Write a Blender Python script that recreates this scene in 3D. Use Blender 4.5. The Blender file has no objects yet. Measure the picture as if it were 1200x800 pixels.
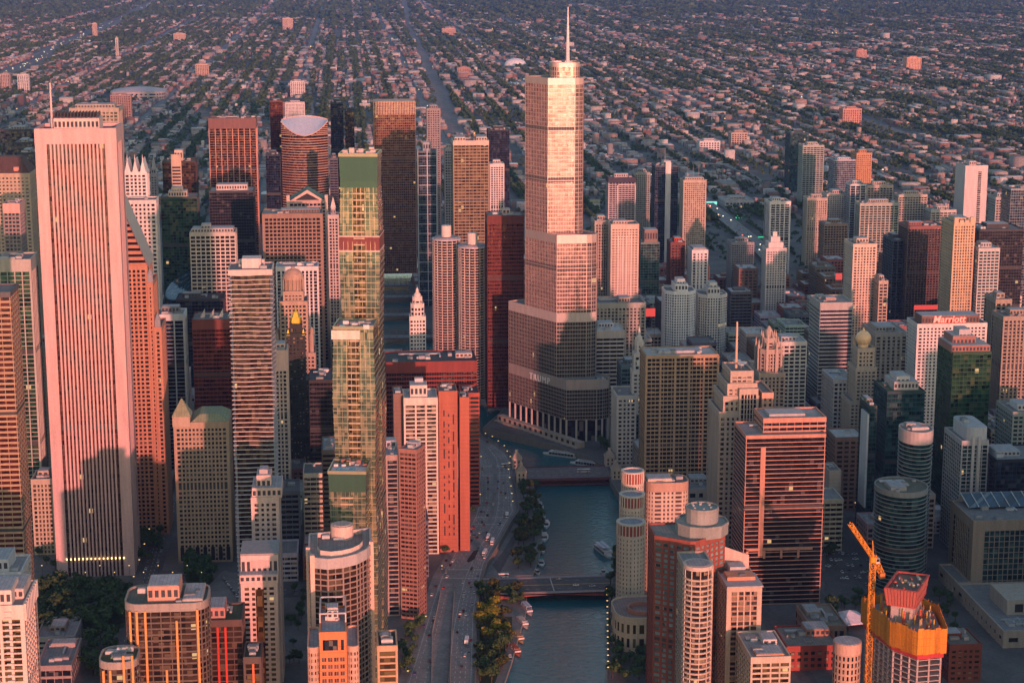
import bpy, math, random
import numpy as np
from mathutils import Vector
from mathutils.geometry import tessellate_polygon
RND = random.Random(7)
sc = bpy.context.scene
COL = sc.collection
# ------------------------------------------------------------------ camera model (metres: x east, y north)
CAM = (1950.0, 560.0, 480.0); YAW = math.radians(5.03); PIT = math.radians(11.9); FPX = 2213.0
FW = np.array([-math.cos(YAW)*math.cos(PIT), math.sin(YAW)*math.cos(PIT), -math.sin(PIT)])
RT = np.array([math.sin(YAW), math.cos(YAW), 0.0]); UP = np.cross(RT, FW); C0 = np.array(CAM)
def ray(u, v): return FW + RT*(u-600)/FPX + UP*(400-v)/FPX
def gnd(u, v, z=0.0):
    d = ray(u, v); p = C0 + d*((z-CAM[2])/d[2]); return (float(p[0]), float(p[1]))
def atx(u, v, x):
    d = ray(u, v); p = C0 + d*((x-CAM[0])/d[0]); return (float(p[0]), float(p[1]), float(p[2]))
def col_line(u, v, P, t):
    d = ray(u, v); a, b = d[0], d[1]
    rx, ry = P[0]-CAM[0], P[1]-CAM[1]; den = t[0]*b - t[1]*a
    s = (a*ry - b*rx)/den
    return (P[0]+s*t[0], P[1]+s*t[1])
# ------------------------------------------------------------------ materials
MATS = {}
def newmat(key):
    m = bpy.data.materials.new(key); m.use_nodes = True; m.node_tree.nodes.clear(); return m
def N(nt, t, **kw):
    n = nt.nodes.new(t)
    for k, v in kw.items():
        if k in n.inputs: n.inputs[k].default_value = v
        else: setattr(n, k, v)
    return n
def math_(nt, op, a, b=None, c=None):
    n = nt.nodes.new('ShaderNodeMath'); n.operation = op
    for i, x in enumerate((a, b, c)):
        if x is None: continue
        if isinstance(x, (int, float)): n.inputs[i].default_value = x
        else: nt.links.new(x, n.inputs[i])
    return n.outputs[0]
def mixc(nt, f, a, b, typ='MIX'):
    n = nt.nodes.new('ShaderNodeMix'); n.data_type = 'RGBA'; n.blend_type = typ
    for i, x in ((0, f), (6, a), (7, b)):
        if isinstance(x, (int, float)): n.inputs[i].default_value = x
        elif isinstance(x, tuple): n.inputs[i].default_value = (*x[:3], 1)
        else: nt.links.new(x, n.inputs[i])
    return n.outputs[2]
def out(nt, sh):
    o = nt.nodes.new('ShaderNodeOutputMaterial'); nt.links.new(sh, o.inputs[0])
def wall(rgb, rough=.75, var=.30, metal=0.0):
    key = 'wall_%03d_%03d_%03d_%d_%d' % (*[int(c*999) for c in rgb], int(rough*10), int(metal*10))
    if key in MATS: return MATS[key]
    m = newmat(key); nt = m.node_tree; L = nt.links.new
    tc = N(nt, 'ShaderNodeTexCoord'); oi = N(nt, 'ShaderNodeObjectInfo')
    mp = N(nt, 'ShaderNodeMapping'); mp.inputs['Scale'].default_value = (.35, .35, .03); L(tc.outputs['Object'], mp.inputs[0])
    n1 = N(nt, 'ShaderNodeTexNoise', Scale=1.0, Detail=3.0); L(mp.outputs[0], n1.inputs['Vector'])
    n2 = N(nt, 'ShaderNodeTexNoise', Scale=.9, Detail=4.0); L(tc.outputs['Object'], n2.inputs['Vector'])
    f = math_(nt, 'ADD', math_(nt, 'MULTIPLY', n1.outputs[0], 1.2), n2.outputs[0])
    f = math_(nt, 'MULTIPLY_ADD', f, var*1.6, 1-var*1.75)
    c = mixc(nt, 1.0, tuple(rgb), f, 'MULTIPLY')
    b = N(nt, 'ShaderNodeBsdfPrincipled', Roughness=rough, Metallic=metal); L(c, b.inputs['Base Color'])
    b.inputs['Specular IOR Level'].default_value = .3
    out(nt, b.outputs[0]); MATS[key] = m; return m
GL = { # tint, blind colour, blind fraction, lit fraction, cell w, cell h, metallic, roughness
 'dark':  ((.018,.022,.028), (.20,.18,.16), .12, .004, 3.0, 3.6, .15, .10),
 'black': ((.010,.011,.014), (.10,.09,.09), .06, .002, 3.0, 3.6, .15, .12),
 'blue':  ((.022,.050,.075), (.16,.20,.22), .12, .003, 3.0, 3.6, .35, .08),
 'navy':  ((.012,.022,.042), (.08,.10,.14), .08, .003, 3.0, 3.6, .30, .08),
 'teal':  ((.014,.060,.062), (.10,.18,.17), .14, .003, 3.2, 3.6, .40, .08),
 'green': ((.022,.070,.036), (.12,.16,.07), .22, .004, 4.0, 3.7, .45, .08),
 'gold':  ((.110,.075,.030), (.34,.25,.11), .30, .012, 3.2, 3.3, .55, .10),
 'bronze':((.060,.036,.022), (.24,.17,.11), .16, .006, 3.0, 3.6, .45, .10),
 'red':   ((.085,.020,.014), (.16,.06,.04), .12, .003, 3.0, 3.6, .45, .12),
 'silver':((.28,.195,.185), (.075,.058,.050), .30, .003, 2.6, 3.7, .60, .16),
 'tan':   ((.045,.034,.026), (.36,.28,.19), .26, .008, 3.0, 3.6, .15, .12),
 'rust':  ((.115,.055,.042), (.20,.12,.09), .22, .006, 3.0, 3.9, .40, .14),
 'pewter':((.085,.10,.092), (.05,.045,.04), .25, .003, 2.6, 3.7, .55, .14),  # darker copy of the silver glass, shade put into its tint
 'regis': ((.115,.165,.110), (.40,.36,.22), .40, .004, 3.4, 4.0, .45, .14),
 'aqua':  ((.20,.29,.29), (.34,.40,.38), .30, .004, 3.0, 3.6, .35, .12),
 'jade':  ((.085,.21,.135), (.10,.24,.15), .10, .000, 3.4, 4.0, .45, .14),
}
def glass(k, cw=None, ch=None):
    tint, bc, bf, lf, w0, h0, met, ro = GL[k]; cw = cw or w0; ch = ch or h0
    key = 'glass_%s_%d_%d' % (k, int(cw*10), int(ch*10))
    if key in MATS: return MATS[key]
    m = newmat(key); nt = m.node_tree; L = nt.links.new
    tc = N(nt, 'ShaderNodeTexCoord'); oi = N(nt, 'ShaderNodeObjectInfo')
    s = N(nt, 'ShaderNodeSeparateXYZ'); L(tc.outputs['Object'], s.inputs[0])
    u = math_(nt, 'FLOOR', math_(nt, 'DIVIDE', math_(nt, 'ADD', s.outputs[0], s.outputs[1]), cw))
    v = math_(nt, 'FLOOR', math_(nt, 'DIVIDE', s.outputs[2], ch))
    cb = N(nt, 'ShaderNodeCombineXYZ'); L(u, cb.inputs[0]); L(v, cb.inputs[1]); L(math_(nt, 'MULTIPLY', oi.outputs['Random'], 97.0), cb.inputs[2])
    wn = N(nt, 'ShaderNodeTexWhiteNoise', noise_dimensions='3D'); L(cb.outputs[0], wn.inputs['Vector'])
    sp = N(nt, 'ShaderNodeSeparateColor'); L(wn.outputs['Color'], sp.inputs[0])
    cl = N(nt, 'ShaderNodeTexNoise', Scale=.035, Detail=2.0); L(tc.outputs['Object'], cl.inputs['Vector'])
    base = mixc(nt, sp.outputs[0], tuple(c*(.6 if k in ('silver','regis','pewter') else .25) for c in tint), tuple(c*(1.3 if k in ('silver','regis','pewter') else 1.75) for c in tint))
    bfv = math_(nt, 'MULTIPLY', math_(nt, 'MULTIPLY', cl.outputs[0], 2.0), bf)
    bm = math_(nt, 'MULTIPLY', math_(nt, 'LESS_THAN', sp.outputs[1], bfv), .75)
    base = mixc(nt, bm, base, bc)
    lm = math_(nt, 'GREATER_THAN', sp.outputs[2], 1-lf*.6)
    ge = N(nt, 'ShaderNodeNewGeometry')
    va = N(nt, 'ShaderNodeVectorMath', operation='SUBTRACT'); L(wn.outputs['Color'], va.inputs[0]); va.inputs[1].default_value = (.5, .5, .5)
    vs = N(nt, 'ShaderNodeVectorMath', operation='SCALE'); L(va.outputs[0], vs.inputs[0]); vs.inputs[3].default_value = .006 if k in ('silver','pewter') else .05
    vn = N(nt, 'ShaderNodeVectorMath', operation='ADD'); L(vs.outputs[0], vn.inputs[0]); L(ge.outputs['Normal'], vn.inputs[1])
    vv = N(nt, 'ShaderNodeVectorMath', operation='NORMALIZE'); L(vn.outputs[0], vv.inputs[0])
    b = N(nt, 'ShaderNodeBsdfPrincipled', Roughness=ro, Metallic=met); L(base, b.inputs['Base Color']); L(vv.outputs[0], b.inputs['Normal'])
    b.inputs['Specular IOR Level'].default_value = .8
    b.inputs['Emission Color'].default_value = (1, .62, .28, 1); L(math_(nt, 'MULTIPLY', lm, .30), b.inputs['Emission Strength'])
    out(nt, b.outputs[0]); MATS[key] = m; return m
def emit(rgb, s):
    key = 'lamp_%d_%d_%d' % tuple(int(c*99) for c in rgb)
    if key in MATS: return MATS[key]
    m = newmat(key); nt = m.node_tree; e = N(nt, 'ShaderNodeEmission', Color=(*rgb, 1), Strength=s); out(nt, e.outputs[0]); MATS[key] = m; return m
def roofmat(rgb=(.20,.19,.19)):
    key = 'roofing_%d_%d_%d' % tuple(int(c*99) for c in rgb)
    if key in MATS: return MATS[key]
    m = newmat(key); nt = m.node_tree; L = nt.links.new
    tc = N(nt, 'ShaderNodeTexCoord')
    n1 = N(nt, 'ShaderNodeTexNoise', Scale=.22, Detail=5.0, Roughness=.7); L(tc.outputs['Object'], n1.inputs['Vector'])
    br = N(nt, 'ShaderNodeTexBrick', Scale=.12); L(tc.outputs['Object'], br.inputs['Vector'])
    br.inputs['Color1'].default_value = (1, 1, 1, 1); br.inputs['Color2'].default_value = (.86, .86, .86, 1); br.inputs['Mortar'].default_value = (.6, .6, .6, 1); br.inputs['Mortar Size'].default_value = .015
    f = math_(nt, 'MULTIPLY_ADD', n1.outputs[0], .9, .5)
    c = mixc(nt, 1.0, mixc(nt, 1.0, tuple(rgb), f, 'MULTIPLY'), br.outputs[0], 'MULTIPLY')
    b = N(nt, 'ShaderNodeBsdfPrincipled', Roughness=.85); L(c, b.inputs['Base Color']); out(nt, b.outputs[0]); MATS[key] = m; return m
def ground_mat(key, a, b_, sc1=.02, rough=.9, sc2=.4):
    if key in MATS: return MATS[key]
    m = newmat(key); nt = m.node_tree; L = nt.links.new
    ge = N(nt, 'ShaderNodeNewGeometry')
    n1 = N(nt, 'ShaderNodeTexNoise', Scale=sc1, Detail=6.0, Roughness=.65); L(ge.outputs['Position'], n1.inputs['Vector'])
    n2 = N(nt, 'ShaderNodeTexNoise', Scale=sc2, Detail=4.0); L(ge.outputs['Position'], n2.inputs['Vector'])
    cr = N(nt, 'ShaderNodeMapRange'); L(n1.outputs[0], cr.inputs[0]); cr.inputs[1].default_value = .38; cr.inputs[2].default_value = .62
    c = mixc(nt, cr.outputs[0], a, b_)
    c = mixc(nt, 1.0, c, math_(nt, 'MULTIPLY_ADD', n2.outputs[0], .8, .6), 'MULTIPLY')
    b = N(nt, 'ShaderNodeBsdfPrincipled', Roughness=rough); L(c, b.inputs['Base Color']); out(nt, b.outputs[0]); MATS[key] = m; return m
def water_mat(key='water', col=(.012,.115,.135), scale=.22, dist=.45, rough=.10):
    if key in MATS: return MATS[key]
    m = newmat(key); nt = m.node_tree; L = nt.links.new
    ge = N(nt, 'ShaderNodeNewGeometry')
    n1 = N(nt, 'ShaderNodeTexNoise', Scale=scale, Detail=5.0, Roughness=.6, Distortion=.6); L(ge.outputs['Position'], n1.inputs['Vector'])
    bp = N(nt, 'ShaderNodeBump', Strength=dist, Distance=1.0); L(n1.outputs[0], bp.inputs['Height'])
    b = N(nt, 'ShaderNodeBsdfPrincipled', Roughness=rough); b.inputs['Base Color'].default_value = (*col, 1); L(bp.outputs[0], b.inputs['Normal'])
    b.inputs['IOR'].default_value = 1.33; out(nt, b.outputs[0]); MATS[key] = m; return m
def leaf_mat(key, a, b_):
    if key in MATS: return MATS[key]
    m = newmat(key); nt = m.node_tree; L = nt.links.new
    ge = N(nt, 'ShaderNodeNewGeometry'); oi = N(nt, 'ShaderNodeObjectInfo')
    r = math_(nt, 'FRACT', math_(nt, 'ADD', ge.outputs['Random Per Island'], math_(nt, 'MULTIPLY', oi.outputs['Random'], .35)))
    c = mixc(nt, r, a, b_)
    b = N(nt, 'ShaderNodeBsdfPrincipled', Roughness=.7); L(c, b.inputs['Base Color']); b.inputs['Specular IOR Level'].default_value = .25
    out(nt, b.outputs[0]); MATS[key] = m; return m
def vcol_mat(key, rough=.85):
    if key in MATS: return MATS[key]
    m = newmat(key); nt = m.node_tree; L = nt.links.new
    at = N(nt, 'ShaderNodeAttribute', attribute_name='Col')
    ge = N(nt, 'ShaderNodeNewGeometry')
    n2 = N(nt, 'ShaderNodeTexNoise', Scale=.25, Detail=3.0); L(ge.outputs['Position'], n2.inputs['Vector'])
    c = mixc(nt, 1.0, at.outputs['Color'], math_(nt, 'MULTIPLY_ADD', n2.outputs[0], .9, .55), 'MULTIPLY')
    b = N(nt, 'ShaderNodeBsdfPrincipled', Roughness=rough); L(c, b.inputs['Base Color']); out(nt, b.outputs[0]); MATS[key] = m; return m
def solid(rgb, rough=.5, metal=0.0):
    return wall(rgb, rough, .1, metal)
# ------------------------------------------------------------------ mesh builder
class MB:
    def __init__(s): s.v = []; s.f = []; s.m = []; s.mats = []
    def mi(s, mat):
        if mat not in s.mats: s.mats.append(mat)
        return s.mats.index(mat)
    def add(s, vs, fs, mat):
        o = len(s.v); s.v += vs; k = s.mi(mat)
        for f in fs: s.f.append([i+o for i in f]); s.m.append(k)
    def box(s, x0, x1, y0, y1, z0, z1, mat, bottom=True):
        v = [(x0,y0,z0),(x1,y0,z0),(x1,y1,z0),(x0,y1,z0),(x0,y0,z1),(x1,y0,z1),(x1,y1,z1),(x0,y1,z1)]
        f = [(4,5,6,7),(0,1,5,4),(1,2,6,5),(2,3,7,6),(3,0,4,7)] + ([(3,2,1,0)] if bottom else [])
        s.add(v, f, mat)
    def prism(s, poly, z0, z1, mat, cap=True, bottom=False, poly2=None):
        n = len(poly); q = poly2 or poly
        v = [(x, y, z0) for x, y in poly] + [(x, y, z1) for x, y in q]
        f = [(i, (i+1) % n, n+(i+1) % n, n+i) for i in range(n)]
        if cap: f.append(tuple(range(n, 2*n)))
        if bottom: f.append(tuple(range(n-1, -1, -1)))
        s.add(v, f, mat)
    def face(s, poly, z, mat): s.add([(x, y, z) for x, y in poly], [tuple(range(len(poly)))], mat)
    def ring(s, po, pi, z0, z1, mat):
        n = len(po); v = [(x,y,z0) for x,y in po]+[(x,y,z1) for x,y in po]+[(x,y,z0) for x,y in pi]+[(x,y,z1) for x,y in pi]; f = []
        for i in range(n):
            j = (i+1) % n
            f += [(i,j,n+j,n+i), (n+i,n+j,3*n+j,3*n+i), (2*n+i,2*n+j,j,i), (2*n+j,2*n+i,3*n+i,3*n+j)]
        s.add(v, f, mat)
    def tube(s, p, q, r0, r1=None, n=6, mat=None, cap=True):
        r1 = r0 if r1 is None else r1
        p = Vector(p); q = Vector(q); d = (q-p).normalized(); a = d.orthogonal().normalized(); b = d.cross(a)
        v = []
        for c, r in ((p, r0), (q, r1)):
            for i in range(n):
                t = 2*math.pi*i/n; w = c+a*(math.cos(t)*r)+b*(math.sin(t)*r); v.append(tuple(w))
        f = [(i, (i+1) % n, n+(i+1) % n, n+i) for i in range(n)]
        if cap: f += [tuple(range(n-1, -1, -1)), tuple(range(n, 2*n))]
        s.add(v, f, mat)
    def lathe(s, prof, mat, n=24, cx=0, cy=0):
        v = []; f = []
        for r, z in prof:
            for i in range(n):
                t = 2*math.pi*i/n; v.append((cx+r*math.cos(t), cy+r*math.sin(t), z))
        for k in range(len(prof)-1):
            for i in range(n):
                j = (i+1) % n; f.append((k*n+i, k*n+j, (k+1)*n+j, (k+1)*n+i))
        if prof[-1][0] > .01: f.append(tuple((len(prof)-1)*n+i for i in range(n)))
        s.add(v, f, mat)
    def build(s, name, parent=None, loc=None, rot=0):
        me = bpy.data.meshes.new(name); me.from_pydata(s.v, [], s.f)
        for m in s.mats: me.materials.append(m)
        me.polygons.foreach_set('material_index', s.m); me.update()
        o = bpy.data.objects.new(name, me); COL.objects.link(o)
        if parent: o.parent = parent
        if loc: o.location = loc; o.rotation_euler.z = rot
        return o
def empty(name, loc, rot=0):
    o = bpy.data.objects.new(name, None); COL.objects.link(o); o.location = loc; o.rotation_euler.z = rot; o.empty_display_size = 2; return o
def tag(o, label, cat, group=None, kind=None):
    o['label'] = label; o['category'] = cat
    if group: o['group'] = group
    if kind: o['kind'] = kind
    return o
def struct(o, kind='structure'): o['kind'] = kind; return o
def copy_tree(o, parent=None):
    c = o.copy(); COL.objects.link(c)
    if parent: c.parent = parent
    for ch in o.children: copy_tree(ch, c)
    return c
# ------------------------------------------------------------------ polygons
def rect(x0, x1, y0, y1): return [(x0,y0),(x1,y0),(x1,y1),(x0,y1)]
def inset(poly, d):
    n = len(poly); r = []
    for i in range(n):
        p, c, q = poly[i-1], poly[i], poly[(i+1) % n]
        a = Vector((c[0]-p[0], c[1]-p[1])).normalized(); b = Vector((q[0]-c[0], q[1]-c[1])).normalized()
        n1 = Vector((-a.y, a.x)); n2 = Vector((-b.y, b.x)); m = n1+n2
        k = d/max(.35, m.length_squared/2); w = m*(k)
        r.append((c[0]+w.x, c[1]+w.y))
    return r
def chamf(x0, x1, y0, y1, c):
    return [(x0+c,y0),(x1-c,y0),(x1,y0+c),(x1,y1-c),(x1-c,y1),(x0+c,y1),(x0,y1-c),(x0,y0+c)]
def ellipse(cx, cy, rx, ry, n=28): return [(cx+rx*math.cos(2*math.pi*i/n), cy+ry*math.sin(2*math.pi*i/n)) for i in range(n)]
def rrect(x0, x1, y0, y1, r, n=5):
    P = []
    for cx, cy, a0 in ((x1-r, y0+r, -90), (x1-r, y1-r, 0), (x0+r, y1-r, 90), (x0+r, y0+r, 180)):
        for i in range(n+1):
            a = math.radians(a0+90*i/n); P.append((cx+r*math.cos(a), cy+r*math.sin(a)))
    return P
PRE = { # bay, pier width, pier depth, spandrel height, spandrel depth, corner width, top band
 'grid': (3.4, 1.0, .60, 1.45, .52, 1.2, 3.0),
 'pier': (3.2, 1.25, .85, 1.3, .30, 1.6, 3.5),
 'band': (6.0, .35, .22, 1.75, .55, .5, 2.5),
 'cw':   (3.2, .22, .20, .55, .14, .3, 1.5),
 'punch':(3.6, 1.7, .50, 1.9, .46, 1.8, 3.0),
 'balc': (6.5, 1.2, .5, .45, 1.5, .9, 1.5),
}
BLD = []    # footprints for spacing
class Building:
    def __init__(s, name, label, x, y, rot=0.0, cat='building', group=None):
        s.e = tag(empty(name, (x, y, 0), rot), label, cat, group); s.x, s.y, s.rot = x, y, rot
        s.parts = {}; s.rnd = random.Random(label)
    def mb(s, part):
        if part not in s.parts: s.parts[part] = MB()
        return s.parts[part]
    def foot(s, poly):
        c, n = math.cos(s.rot), math.sin(s.rot)
        P = [(s.x+a*c-b*n, s.y+a*n+b*c) for a, b in poly]
        BLD.append((min(p[0] for p in P), max(p[0] for p in P), min(p[1] for p in P), max(p[1] for p in P), s.e.name))
    def sec(s, poly, z0, z1, pre='grid', w=(.3,.28,.26), g='dark', fh=3.6, roof=(.2,.19,.19), cap=True, span=None, parapet=1.2, smoothposts=False, **k):
        bw, pw, pd, sh, sd, cw, tb = PRE[pre]
        bw = k.get('bw', bw); pw = k.get('pw', pw); pd = k.get('pd', pd); sh = k.get('sh', sh); sd = k.get('sd', sd); cw = k.get('c', cw); tb = k.get('tb', tb)
        W = w if isinstance(w, bpy.types.Material) else wall(w); SP = wall(span) if span else W
        dg = max(pd, sd) if sd < 1.1 else max(pd, sd)
        gl = inset(poly, dg); F = s.mb('facade'); G = s.mb('glazing')
        if pw > 0 or sh > 0: G.prism(gl, z0, z1, glass(g, bw if bw < 5 else None, fh) if not isinstance(g, bpy.types.Material) else g, cap=False)
        n = len(poly); po = inset(poly, dg-pd)
        if pw == 0 and sh == 0:
            F.prism(poly, z0, z1-.01, W, cap=False); J = wall(tuple(c*.72 for c in w) if not isinstance(w, bpy.types.Material) else (.2,.2,.2)); z = z0+4
            while z < z1-6: F.ring(inset(poly, -.035), inset(poly, .1), z, z+.32, J); z += 3.4
        elif z1-z0 > 75 and sd < 1.1:
            lv = wall((.055,.053,.052)); q0 = inset(poly, dg-max(pd, sd)*.55)
            for fr in ((.34, .67) if z1-z0 > 140 else (.5+s.rnd.uniform(-.14,.14),)): F.ring(q0, inset(poly, dg+.1), z0+(z1-z0)*fr, z0+(z1-z0)*fr+fh*1.15, lv)
        if pw > 0 or (sh > 0 and cw > 0):
            for i in range(n):
                p, q = Vector(po[i]), Vector(po[(i+1) % n]); Ln = (q-p).length; t = (q-p)/Ln; nn = Vector((t.y, -t.x))
                if cw > 0:
                    pv = Vector(po[i-1]); tp = (p-pv).normalized()
                    if tp.dot(t) < .97 or smoothposts:
                        a = min(cw, Ln*.4); a0 = min(cw, (p-pv).length*.4); F.prism([tuple(p-tp*a0), tuple(p), tuple(p+t*a), gl[i]], z0, z1, W, cap=False)
                nb = 0 if pw == 0 else max(1, round((Ln-2*cw)/bw)) if Ln > 2*cw+bw*.6 else 0
                for k_ in range(1, nb):
                    c = p+t*(cw+(Ln-2*cw)*k_/nb); a = c-t*pw/2; b = c+t*pw/2
                    F.prism([tuple(a-nn*pd), tuple(a), tuple(b), tuple(b-nn*pd)], z0, z1, W, cap=False)
        if sh > 0:
            nf = max(1, round((z1-z0-tb)/fh)); st = (z1-z0-tb)/nf; so = inset(poly, dg-sd)
            for i in range(nf): F.ring(so, gl, z0+i*st, z0+i*st+sh, SP)
        pr = inset(poly, -.06) if sd < 1.1 else inset(poly, dg-pd-.06)
        F.ring(pr, inset(poly, dg+.25), z1-tb, z1+parapet, k.get('tw') and wall(k['tw']) or W)
        if cap: s.mb('roof#%d' % int(z1*10+len(s.parts)*.01)).face(inset(poly, dg+.1), z1+.05, roofmat(roof))
    def box(s, part, x0, x1, y0, y1, z0, z1, rgb, rough=.8):
        M = rgb if isinstance(rgb, bpy.types.Material) else wall(rgb, rough); s.mb(part).box(x0, x1, y0, y1, z0, z1, M)
    def units(s, x0, x1, y0, y1, z, k=3):
        r = s.rnd
        for i in range(k):
            a, b = r.uniform(1.2, 3.2), r.uniform(1.2, 3.2); x = r.uniform(x0+3, x1-3) if x1-x0 > 7 else (x0+x1)/2; y = r.uniform(y0+3, y1-3) if y1-y0 > 7 else (y0+y1)/2
            m = MB(); h = r.uniform(1.2, 2.6); g = r.uniform(.22, .5)
            m.box(x-a, x+a, y-b, y+b, z, z+h, wall((g, g, g))); m.box(x-a*.8, x+a*.8, y-b*.8, y+b*.8, z+h, z+h+.35, wall((g*.6,)*3))
            s.parts['roof_unit#%d' % i] = m if 'roof_unit#%d' % i not in s.parts else s.parts['roof_unit#%d' % i]
    def done(s):
        roof = None; SUB = ('roof_unit', 'antenna', 'mast', 'satellite_dish', 'skylight', 'roof_rail', 'terrace_planter')
        for k, m in sorted(s.parts.items(), key=lambda q: not q[0].startswith('roof#')):
            if not m.f: continue
            n = k.split('#')[0]; o = m.build(n, roof if roof and n in SUB else s.e)
            if n == 'roof': roof = o
        return s.e
def tower(name, label, L, R, T, X, D, pre='grid', w=(.3,.28,.26), g='dark', rot=0, pent=None, shape='rect', ch=3, zb=0.0, units=5, more=None, cat='building', group=None, **k):
    """A tower whose front (east) roof edge runs from pixel column L to R at row T, standing in the plane x = X."""
    A = atx(L, T, X); H = A[2]; th = math.radians(rot); t = (-math.sin(th), math.cos(th))
    B = col_line(R, T, (A[0], A[1]), t); Wd = math.hypot(B[0]-A[0], B[1]-A[1]); nrm = (math.cos(th), math.sin(th))
    cx, cy = (A[0]+B[0])/2-nrm[0]*D/2, (A[1]+B[1])/2-nrm[1]*D/2
    b = Building(name, label, cx, cy, th, cat, group); hx, hy = D/2, Wd/2
    if H < 12 or H > 370: print('HEIGHT?', name, label, round(H))
    poly = {'rect': lambda: rect(-hx, hx, -hy, hy), 'chamf': lambda: chamf(-hx, hx, -hy, hy, ch), 'ell': lambda: ellipse(0, 0, hx, hy), 'round': lambda: rrect(-hx, hx, -hy, hy, ch)}[shape]()
    b.foot(poly); b.hx, b.hy, b.H = hx, hy, H
    LOG.append((label[:40], round(H), round(Wd), D, round(X)))
    if shape in ('ell',): k.setdefault('smoothposts', True)
    b.sec(poly, zb, H, pre, w, g, **k)
    pent = pent if pent is not None else [(.3, .7, .25, .75, 5.5, None)]
    for i, (a0, a1, c0, c1, h, rgb) in enumerate(pent):   # fractions: back->front, left(south)->right(north)
        rgb = rgb or (w if not isinstance(w, bpy.types.Material) else (.3,.3,.3))
        x0, x1, y0, y1 = -hx+a0*D, -hx+a1*D, -hy+c0*Wd, -hy+c1*Wd
        P = b.mb('penthouse#%d' % i); P.box(x0, x1, y0, y1, H+.05, H+h, wall(rgb)); P.box(x0+.6, x1-.6, y0+.6, y1-.6, H+h, H+h+.25, roofmat((.4,.4,.42)))
        nl = max(2, int((y1-y0)/3))
        if h > 3:
            for j in range(nl): P.box(x1, x1+.12, y0+(j+.15)*(y1-y0)/nl, y0+(j+.75)*(y1-y0)/nl, H+h*.3, H+h*.75, wall((.05,.05,.055)))
    if units and pre != 'x': b.mb('duct').box(-hx*.55, -hx*.45+1, -hy*.7, hy*.2, H+.5, H+1.5, wall((.42,.42,.43))); b.mb('duct').box(-hx*.55, hx*.1, hy*.2, hy*.2+1.3, H+.5, H+1.5, wall((.42,.42,.43)))
    if units: b.units(-hx+2, hx-2, -hy+2, hy-2, H+.05, units)
    if more: more(b)
    b.done(); return b
LOG = []
# ------------------------------------------------------------------ setting: ground with the river channel and the ramp slot cut out
G_ASPH = ground_mat('asphalt', (.070,.068,.070), (.105,.10,.10), .05, .85)
G_CONC = ground_mat('worn_concrete_road', (.19,.183,.18), (.25,.24,.235), .05, .85)
G_PAVE = ground_mat('pavement', (.17,.16,.155), (.23,.215,.205), .06, .9)
G_CITY = ground_mat('city_ground', (.085,.082,.080), (.15,.14,.135), .018, .9)
WHITE = ground_mat('road_paint', (.62,.62,.60), (.70,.70,.68), .5)
YELL = ground_mat('yellow_paint', (.62,.42,.06), (.70,.48,.08), .5)
SBpx = [(553,880),(556,800),(558,720),(562,690),(570,660),(582,640),(598,612),(608,597),(606,580),(602,560),(606,545),(600,532),(584,520),(566,511)]
SB = [(1490,gnd(553,880)[1]-8)] + [gnd(*p) for p in SBpx] + [(0,652),(-200,606),(-450,580),(-700,572),(-900,560),(-960,420),(-1010,380)]
NBpx = [(712,880),(712,800),(713,720),(718,680),(723,650),(726,610),(727,580),(716,562),(711,548),(690,534),(650,521),(607,511),(566,502)]
NB = [(1490,gnd(712,880)[1]+6)] + [gnd(*p) for p in NBpx] + [(-20,738),(-200,686),(-450,655),(-700,645),(-860,660),(-1000,900),(-1060,900)]
HOLE = SB + NB[::-1]
RAMP = [gnd(517,694), gnd(532,694), gnd(529,740), gnd(524,880), gnd(505,880), gnd(507,740)]
def flat(name, poly, z, mat, holes=(), kind='structure'):
    loops = [[Vector((x, y, 0)) for x, y in poly]] + [[Vector((x, y, 0)) for x, y in h] for h in holes]
    pts = [v for l in loops for v in l]; tris = tessellate_polygon(loops)
    m = MB(); F = []
    for t in tris:
        a, b, c = [pts[i] for i in t]; F.append(t if (b-a).cross(c-a).z > 0 else t[::-1])
    m.add([(p.x, p.y, z) for p in pts], [tuple(f) for f in F], mat)
    o = m.build(name); o['kind'] = kind; return o
flat('ground', rect(-1800, 1500, -2500, 4500), 0, G_CITY, [HOLE, RAMP])
G_FAR = ground_mat('suburban_ground', (.070,.072,.062), (.16,.15,.145), .012, .95, .05)
flat('outer_ground', [(-26000,-11000),(-1800,-11000),(-1800,11000),(-26000,11000)], -.02, G_FAR)
flat('outer_ground', [(-1800,4500),(1500,4500),(1500,11000),(-1800,11000)], -.02, G_FAR)
flat('outer_ground', [(-1800,-11000),(1500,-11000),(1500,-2500),(-1800,-2500)], -.02, G_FAR)
flat('river_water', rect(-1100, 1500, 250, 1200), -6.6, water_mat())
flat('lake_water', rect(1500, 17000, -11000, 11000), -1.2, water_mat('lake', (.02,.05,.06), .05, .3, .16))
# channel walls
def wall_strip(name, pts, z0, z1, mat, th=.8, kind='structure'):
    m = MB()
    for a, b in zip(pts[:-1], pts[1:]):
        p, q = Vector(a), Vector(b); 
        if (q-p).length < .01: continue
        t = (q-p).normalized(); n = Vector((-t.y, t.x))*th
        m.prism([tuple(p), tuple(q), tuple(q+n), tuple(p+n)], z0, z1, mat)
    o = m.build(name)
    if kind: o['kind'] = kind
    return o
QUAY = wall((.20,.18,.16)); LIME = wall((.36,.30,.25))
tag(wall_strip('river_wall', SB, -8, .9, QUAY, -.7, None), 'long stone embankment wall and parapet beside the riverside drive', 'wall')
tag(wall_strip('river_wall', NB, -8, .5, QUAY, .7, None), 'low stone quay wall along the far bank below the stepped beige tower', 'wall')
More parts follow.
